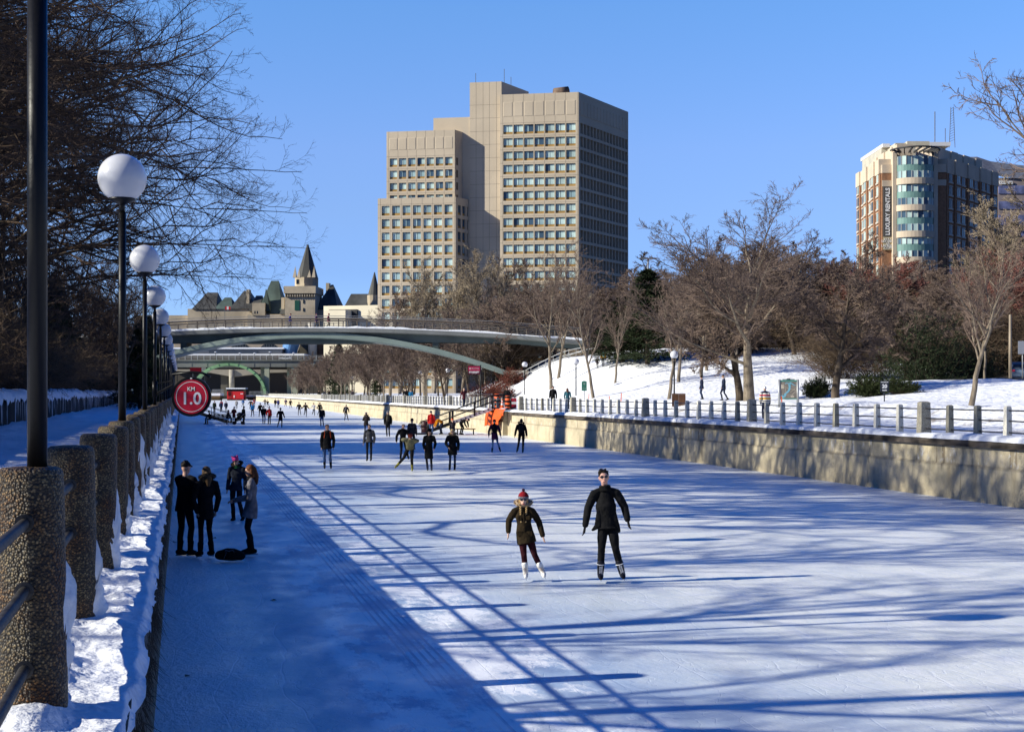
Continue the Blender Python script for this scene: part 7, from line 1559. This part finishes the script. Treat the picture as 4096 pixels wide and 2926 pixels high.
# green notice, map board, speed sign
p = GR(2337, 1600); d = p.y; q = lambda x, y: W(x, y, d)
r_ = empty('notice_sign', tuple(p), 'green notice panel with small white writing on a thin grey post', 'sign'); m = MB(); m.tube([p, q(2337, 1526)], .035, 8); parts(r_, ('post', m, M_galv))
m = MB(); m.bx(q(2326.5, 0).x, q(2347, 0).x, d-.06, d-.03, q(0, 1562).z, q(0, 1525).z); m.box(q(2337, 1524)+Vector((0, -.045, 0)), (.25, .03, .06)); parts(r_, ('panel', m, M_green_sign))
for y, s_, w_ in ((1531, .05, 'Welcome'), (1536, .075, 'Ottawa'), (1543, .06, '+'), (1549, .05, 'Share the path'), (1554, .045, 'Partagez le sentier')): text_mesh('lettering', w_, s_, M_white, r_, face_cam(q(2337, y)+Vector((0, -.065, 0))-p), .001)
d = 86.0; q = lambda x, y: W(x, y, d); g0 = zrp(q(3155, 0).x, d)
r_ = empty('map_board', (q(3155, 0).x, d, g0), 'park map board in two grey posts with pale blue waterway drawing', 'sign')
for x in (3117, 3191): m = MB(); m.tube([(q(x, 0).x, d, g0-.1), q(x, 1517)], .075, 12); parts(r_, ('post', m, M_galv))
x0, x1, z0, z1 = q(3120, 0).x, q(3188, 0).x, q(0, 1596).z, q(0, 1519).z
m = MB(); m.bx(x0, x1, d-.04, d+.03, z0, z1); parts(r_, ('panel', m, mat('map_grey', (.23, .20, .165), .6, .3, var=(9, .25))))
m = MB(); m.bx(x0, x1, d-.05, d-.038, z1-.10, z1); m.bx(x0, x1, d-.05, d-.038, z0, z0+.06); parts(r_, ('border', m, mat('map_green', (.10, .28, .22), .6, .3)))
m = MB(); mp_ = lambda u, v: Vector((x0+(x1-x0)*u, d-.044, z0+(z1-z0)*v))
for pts_, w_ in (([(.08, .12), (.25, .16), (.34, .32), (.50, .42), (.56, .60), (.55, .78), (.66, .86)], (.09, .08, .05, .05, .055, .07, .05)), ([(.55, .78), (.38, .86), (.30, .80)], (.03, .02, .02)), ([(.66, .84), (.80, .74), (.92, .72)], (.03, .02, .015))):
    for (a, wa), (b_, wb_) in zip(zip(pts_, w_), zip(pts_[1:], w_[1:])):
        A, B = mp_(*a), mp_(*b_); dv = (B-A).normalized(); s_ = Vector((-dv.z, 0, dv.x)); m.add([A-s_*wa, A+s_*wa, B+s_*wb_, B-s_*wb_], [(0, 1, 2, 3)])
parts(r_, ('map_water', m, mat('map_blue', (.20, .48, .58), .6, .3)))
m = MB(); A = Vector((0, -.002, 0))
for (a, b_) in (((.1, .75), (.5, .55)), ((.6, .55), (.95, .45)), ((.6, .35), (.95, .62)), ((.3, .6), (.35, .3)), ((.7, .2), (.9, .42))): m.bar(mp_(*a)+A, mp_(*b_)+A, .004, .018)
for (u, v, w_, h_) in ((.14, .66, .20, .28), (.72, .14, .22, .10)): m.box(mp_(u, v)+A, (w_*.9, .004, h_*.9))
parts(r_, ('map_detail', m, plain('map_cream', (.55, .48, .36))))
m = MB(); m.box(q(3154, 1515)+Vector((0, -.01, 0)), (.24, .03, .13)); parts(r_, ('top_plate', m, M_white)); m = MB(); m.box(q(3151, 1515)+Vector((0, -.03, 0)), (.05, .01, .05)); m.box(q(3157, 1515)+Vector((0, -.03, 0)), (.05, .01, .05)); parts(r_, ('emblem', m, M_black)); m = MB(); m.box(q(3154, 1519)+Vector((0, .0, 0)), (.7, .05, .12)); parts(r_, ('cap', m, M_galv))
d = 80.0; q = lambda x, y: W(x, y, d); g0 = zrp(q(3538, 0).x, d)
r_ = empty('speed_sign', (q(3538, 0).x, d, g0), 'black MAXIMUM 20 km/h path speed sign on thin dark pole', 'sign'); p = Vector(r_.location)
M_blk = mat('sign_black', (.012, .016, .028), .5, .4); m = MB(); m.tube([(q(3538, 0).x, d+.03, g0-.1), q(3538, 1523)+Vector((0, .03, 0))], .032, 8); parts(r_, ('pole', m, M_blk))
m = MB(); m.bx(q(3521, 0).x, q(3556, 0).x, d-.02, d+.0, q(0, 1566).z, q(0, 1522.5).z); parts(r_, ('panel', m, M_blk))
for y, s_, w_, b_ in ((1528, .085, 'MAXIMUM', .002), (1544.5, .27, '20', .012), (1560, .115, 'km/h', .004)): text_mesh('lettering', w_, s_, M_white, r_, face_cam(q(3538, y)+Vector((0, -.022, 0))-p), .001, b_)
# bin, stakes
d = 104.0; X = (2711-2048)/FX*d; r_ = empty('litter_bin', (X, d, zrp(X, d)-.05), 'brown slatted litter bin beside the slope lamp', 'bin')
for i in range(2):
    m = MB()
    for k in range(6): m.box((-.36+.48*i+k*.075-.0, -.16, .5), (.062, .03, .86)); m.box((-.36+.48*i+k*.075, .16, .5), (.062, .03, .86))
    m.box((-.17+.48*i, 0, .96), (.44, .36, .05)); m.box((-.17+.48*i, 0, .06), (.44, .34, .04)); m.build('slats', M_wood, r_)
for i, (x, y0, y1) in enumerate(((2355, 1595, 1578), (2438, 1600, 1588), (2484, 1602, 1574), (3128, 1625, 1588), (3670, 1560, 1535))):
    p = GR(x, y0); m = MB(); m.box((0, 0, (y0-y1)/FX*p.y/2), (.06, .03, (y0-y1)/FX*p.y+.1)); o = m.build('marker_stake', M_orange); o.location = p; o.rotation_euler = (0, R(3*(-1)**i), 0)
    tag(o, 'thin orange snow stake on the far bank, %s' % NTH[i], 'stake', 'orange snow stakes')
# handrail of the slope stairs
a, b_ = GR(1950, 1590), W(2335, 1405, 166); r_ = empty('stair_railing', tuple(a), 'long metal stair railing climbing the snowy slope to the footbridge', 'railing')
b_.z = zrp(b_.x, b_.y)+.9; pts_ = [a.lerp(b_, t) for t in np.linspace(0, 1, 14)]
for p in pts_: p.z = zrp(p.x, p.y)
for h in (.95, .5): m = MB(); m.tube([p+Vector((0, 0, h)) for p in pts_], .04, 6, False); parts(r_, ('handrail', m, M_galv))
m = MB(); m.tube([p+Vector((1.6, .3, .95)) for p in pts_], .04, 6, False); parts(r_, ('handrail', m, M_galv))
m = MB()
for p in pts_: m.tube([p-Vector((0, 0, .1)), p+Vector((0, 0, .95))], .03, 6)
parts(r_, ('post', m, M_galv))
# cars
def car(label, loc, yaw, col, L=4.5, hgt=1.5):
    r_ = empty('parked_car', loc, label, 'car', rz=yaw); w = .88
    prof = [(-L/2, .35), (-L/2, .75), (-L/2+.15, .92), (-L/2+1.0, .98), (L/2-1.0, .96), (L/2-.12, .88), (L/2, .65), (L/2, .35), (L/2-.4, .25), (-L/2+.4, .25)]
    m = MB(); m.prism([(x, -w, z) for x, z in prof][::-1], (0, 2*w, 0)); ob = m.build('body', mat('car_paint', col, .25, .5, var=(1, .05)), r_); bv = ob.modifiers.new('b', 'BEVEL'); bv.width = .06; bv.segments = 2
    m = MB(); cab = [(-L/2+.25, .95), (-L/2+.75, hgt-.05), (-.2, hgt), (.55, hgt-.06), (L/2-1.15, .96)]; m.prism([(x, -w*.86, z) for x, z in cab], (0, 2*w*.86, 0)); m.build('cabin', mat('car_roof', col, .3, .5), r_)
    for s_ in (-1, 1):
        m = MB(); y = s_*(w*.86+.006); m.add([(x, y, z) for x, z in ((-L/2+.5, 1.0), (-L/2+.85, hgt-.13), (-.22, hgt-.09), (-.22, 1.0))], [(0, 1, 2, 3)]); m.add([(x, y, z) for x, z in ((-.12, 1.0), (-.12, hgt-.09), (.5, hgt-.14), (L/2-1.35, 1.0))], [(0, 1, 2, 3)]); m.build('side_window', M_glass_dark, r_)
        for x in (-L/2+.85, L/2-.85): m = MB(); m.tube([(x, s_*w*.99, .33), (x, s_*w*.80, .33)], [.33, .33], 18); wo = m.build('wheel', plain('tyre', (.015, .015, .016)), r_); m = MB(); m.tube([(x, s_*w*1.0, .33), (x, s_*w*.97, .33)], [.2, .2], 14); m.build('rim', M_galv, wo)
        m = MB(); m.box((L/2-.04, s_*.62, .72), (.12, .3, .13)); m.build('headlight', M_white, r_); m = MB(); m.box((-L/2+.03, s_*.64, .78), (.1, .28, .14)); m.build('tail_light', M_red, r_)
    for x0, z0, x1, z1 in ((.56, hgt-.08, L/2-1.18, 1.0), (-L/2+.74, hgt-.1, -L/2+.28, 1.0)): m = MB(); dx = .012*(1 if x0 > 0 else -1); m.add([(x0+dx, -w*.76, z0+.01), (x0+dx, w*.76, z0+.01), (x1+dx, w*.78, z1+.01), (x1+dx, -w*.78, z1+.01)], [(0, 1, 2, 3)]); m.build('windscreen', M_glass_dark, r_)
    return r_
p = W(4092, 1512, 118); car('blue grey car half cut off at the right edge of the road', (p.x, 118, zrp(p.x, 118)+.06), 1.2, (.10, .14, .20))
for x, c, la in ((1141, (.62, .62, .60), 'white estate car on the far road bridge'), (1224, (.09, .09, .095), 'dark car on the far road bridge')):
    p = W(x, 1443, 619); car(la, (p.x, 619, p.z+.5), math.pi, c, 5.0, 1.65)
# poles at right and the tall light
p = W(4041, 1515, 112); r_ = empty('utility_pole', (p.x, 112, zrp(p.x, 112)-.1), 'pale wooden pole by the road at right', 'pole'); m = MB(); m.tube([(0, 0, 0), (0, 0, 5.2)], [.13, .10], 12); m.build('pole_shaft', mat('pale_wood', (.30, .25, .19), .9, .2, var=(6, .3), stretch=(1, 1, .1)), r_)
p = W(4090, 1510, 109); r_ = empty('road_sign', (p.x, 109, zrp(p.x, 109)), 'grey back of a road sign at the right edge', 'sign'); m = MB(); m.tube([(0, 0, -.1), (0, 0, 2.9)], .04, 8); m.build('post', M_galv, r_); m = MB(); m.box((0, -.05, 2.4), (.68, .03, .95)); m.build('panel', mat('sign_back', (.42, .43, .46), .4, .5, metal=.3), r_)
d = 205.0; p = W(2592, 1170, d); g0 = zrp(p.x, d); r_ = empty('floodlight_pole', (p.x, d, g0), 'tall thin light pole with flat T shaped head above the trees', 'lamp'); m = MB(); m.tube([(0, 0, 0), (0, 0, W(0, 1035, d).z-g0)], [.16, .10], 10); m.build('pole', M_galv, r_)
hz = W(0, 1034, d).z-g0
for s_ in (-1, 1): m = MB(); m.box((s_*.65, 0, hz+.02), (1.1, .5, .16)); m.box((s_*.15, 0, hz), (.3, .1, .08)); m.build('lamp_head', M_steel, r_)
# red hut and docks far away on the ice
d = 590.0; q = lambda x, y: W(x, y, d); r_ = empty('red_hut', (q(941, 0).x, d, 0), 'bright red hut with white roof edge far away on the ice', 'hut')
x0, x1 = q(908, 0).x, q(974, 0).x; zt = q(0, 1564).z; zr2 = q(0, 1555).z; zb = q(0, 1595).z
m = MB(); m.bx(x0, x1, d, d+5, zb, zt); parts(r_, ('wall', m, mat('hut_red', (.55, .015, .02), .6, .3, var=(.3, .1)))); m = MB(); m.bx(x0, x1, d-.05, d+5.05, zt, zr2); parts(r_, ('fascia', m, M_black)); m = MB(); m.bx(x0-.3, x1+.8, d-.5, d+5.4, zr2, zr2+.45); parts(r_, ('roof', m, M_snow)); m = MB(); m.bx(x0, x1, d+.2, d+5, 0, zb-.01); parts(r_, ('base', m, mat('hut_base', (.05, .04, .035), .9, .2)))
m = MB(); m.bx(q(914, 0).x, q(927, 0).x, d-.1, d, zb, q(0, 1565).z); parts(r_, ('door', m, mat('hut_door', (.30, .01, .012), .6, .3)))
m = MB()
for k in range(4): x = q(913+k*3, 0).x; m.bx(x, x+.14, d-.16, d-.1, q(0, 1582).z, q(0, 1566).z)
parts(r_, ('shutter', m, M_black)); m = MB(); m.box(q(937, 1585)+Vector((0, -.08, 0)), (.5, .1, .9)); parts(r_, ('notice', m, plain('notice', (.7, .6, .55)))); m = MB(); m.box(q(967, 1574)+Vector((0, -.08, 0)), (1.0, .08, .3)); parts(r_, ('notice', m, M_white))
for x0, x1, y0, y1, dd_, la in ((985, 1058, 1580, 1586, 596, 'snow covered landing dock right of the red hut'), (835, 880, 1572, 1582, 598, 'grey railed platform left of the red hut')):
    a, b_ = W(x0, y1, dd_), W(x1, y0, dd_); r_ = empty('landing_dock', ((a.x+b_.x)/2, dd_, 0), la, 'dock'); m = MB(); m.bx(a.x, b_.x, dd_, dd_+8, a.z-1.0, a.z); m.bx(a.x+.6, b_.x-.4, dd_+.6, dd_+7, 0, a.z-1.0); parts(r_, ('platform', m, mat('dock_wood', (.13, .09, .05), .9, .2)))
    m = MB(); m.bx(a.x-.1, b_.x+.1, dd_-.15, dd_+8, a.z, b_.z); parts(r_, ('snow_cap', m, M_snow))
    m = MB()
    for k in range(15): x = a.x+(b_.x-a.x)*k/14; m.bx(x, x+.12, dd_+6.5, dd_+6.6, b_.z, b_.z+1.5)
    m.bx(a.x, b_.x, dd_+6.5, dd_+6.6, b_.z+1.4, b_.z+1.55); parts(r_, ('railing', m, M_galv))
p = W(560+190/2.419+60, 1478, 600); r_ = empty('banner_sign', (W(800, 0, 625).x, 625, 1.9), 'red and white banner beyond the green bridge arch', 'banner'); q = lambda x, y: W(x, y, 625); m = MB(); m.bx(q(760, 0).x, q(806, 0).x, 625, 625.3, q(0, 1491).z, q(0, 1469).z); parts(r_, ('panel', m, M_red)); m = MB(); m.bx(q(806, 0).x, q(822, 0).x, 625, 625.3, q(0, 1491).z, q(0, 1469).z); parts(r_, ('panel', m, M_white))
m = MB()
for x in (768, 818): m.bx(q(x, 0).x, q(x, 0).x+.4, 625.3, 625.7, 1.9, q(0, 1469).z)
parts(r_, ('post', m, M_steel))
# lamps on the road bridge
for i, (x, y) in enumerate(((863, 1408), (960, 1412), (1019, 1412), (1080, 1408), (1175, 1411))):
    p = W(x, 1443, 622); o = copy_tree(lampr); h_ = W(0, y, 622).z-p.z-.5; o.location = (p.x, 622, p.z+.5); o.scale = (1.9, 1.9, h_/lampr_h); o['label'] = 'tiny globe lamp on the far road bridge, %s' % NTH[i]; o['group'] = 'lamps on the road bridge'
# bench, steps and stroller on the left edge of the ice
p = ICE(869, 1696); r_ = empty('park_bench', tuple(p), 'dark slatted bench on the ice at the left wall stairs', 'bench', rz=.1)
m = MB()
for k in range(4): m.box((0, -.2+.12*k, .45), (2.2, .1, .04))
m.build('seat', M_black, r_); m = MB()
for k in range(4): m.box((0, .26+.02*k, .58+.13*k), (2.2, .03, .1))
m.build('backrest', M_black, r_)
for s_ in (-.95, .95): m = MB(); m.box((s_, 0, .22), (.08, .5, .44)); m.build('leg', M_black, r_)
p = ICE(955, 1697); r_ = empty('stroller', tuple(p), 'black baby stroller beside the tall dark man', 'stroller')
m = MB(); m.capsule([(-.25, 0, .48), (.05, 0, .62), (.28, 0, .92)], [.17, .25, .20], 12, .9, up=(0, -1, 0)); m.build('seat', cloth(BLACK), r_); m = MB(); m.ball((.12, 0, .95), (.34, .27, .26), 12, 8); m.build('hood', cloth((.02, .02, .025)), r_); m = MB()
for s_ in (-1, 1): m.tube([(-.42, s_*.25, .2), (.1, s_*.25, .5), (.52, s_*.25, 1.05)], .018, 6); m.tube([(.4, s_*.25, .2), (.0, s_*.25, .5)], .018, 6)
m.tube([(.52, -.25, 1.05), (.52, .25, 1.05)], .02, 6); m.build('frame', M_steel, r_)
for x in (-.42, .40):
    for s_ in (-1, 1): m = MB(); m.tube([(x, s_*.27, .17), (x, s_*.22, .17)], [.17, .17], 14); m.build('wheel', M_black, r_)
d = 158.0; a = Vector((XL(d)+.1, d, 1.7)); b_ = ICE(918, 1690); r_ = empty('wall_steps', (b_.x, b_.y, 0), 'dark steps with thin railings from the left wall to the ice', 'stairs')
m = MB()
for k in range(9): q_ = b_.lerp(a, (k+.5)/9); m.box(q_, (.6, 1.4, .06))
parts(r_, ('tread', m, M_black))
for s_ in (-.75, .75):
    m = MB()
    for h in (.5, 1.0): m.tube([b_+Vector((0, s_, h)), a+Vector((0, s_, h)), a+Vector((-1.2, s_, h))], .035, 6)
    for t in (0, .33, .66, 1): q_ = b_.lerp(a, t)+Vector((0, s_, 0)); m.tube([q_, q_+Vector((0, 0, 1))], .035, 6)
    parts(r_, ('handrail', m, M_black))
for s_ in (-.7, .7): m = MB(); m.bar(b_+Vector((0, s_, .02)), a+Vector((0, s_, -.05)), .06, .22); parts(r_, ('stringer', m, M_black))
# fallen leaves and scraps on the near ice
for i, (x, y) in enumerate(((1092, 2400+0), (748, 2703), (860, 2152), (702, 2168))):
    p = ICE(x, y); m = MB(); m.add([(-.05, 0, .004), (0, -.03, .012), (.06, .0, .006), (.01, .035, .02)], [(0, 1, 2, 3)]); m.add([(-.02, .0, .004), (.03, -.05, .03), (.05, .0, .008)], [(0, 1, 2)]); o = m.build('fallen_leaf', plain('leaf_brown', (.06, .03, .015))); o.location = p; o.rotation_euler = (0, 0, i*1.3); tag(o, 'dead brown leaf lying on the shaded ice, %s' % ORD[i], 'leaf', 'dead leaves on the ice')
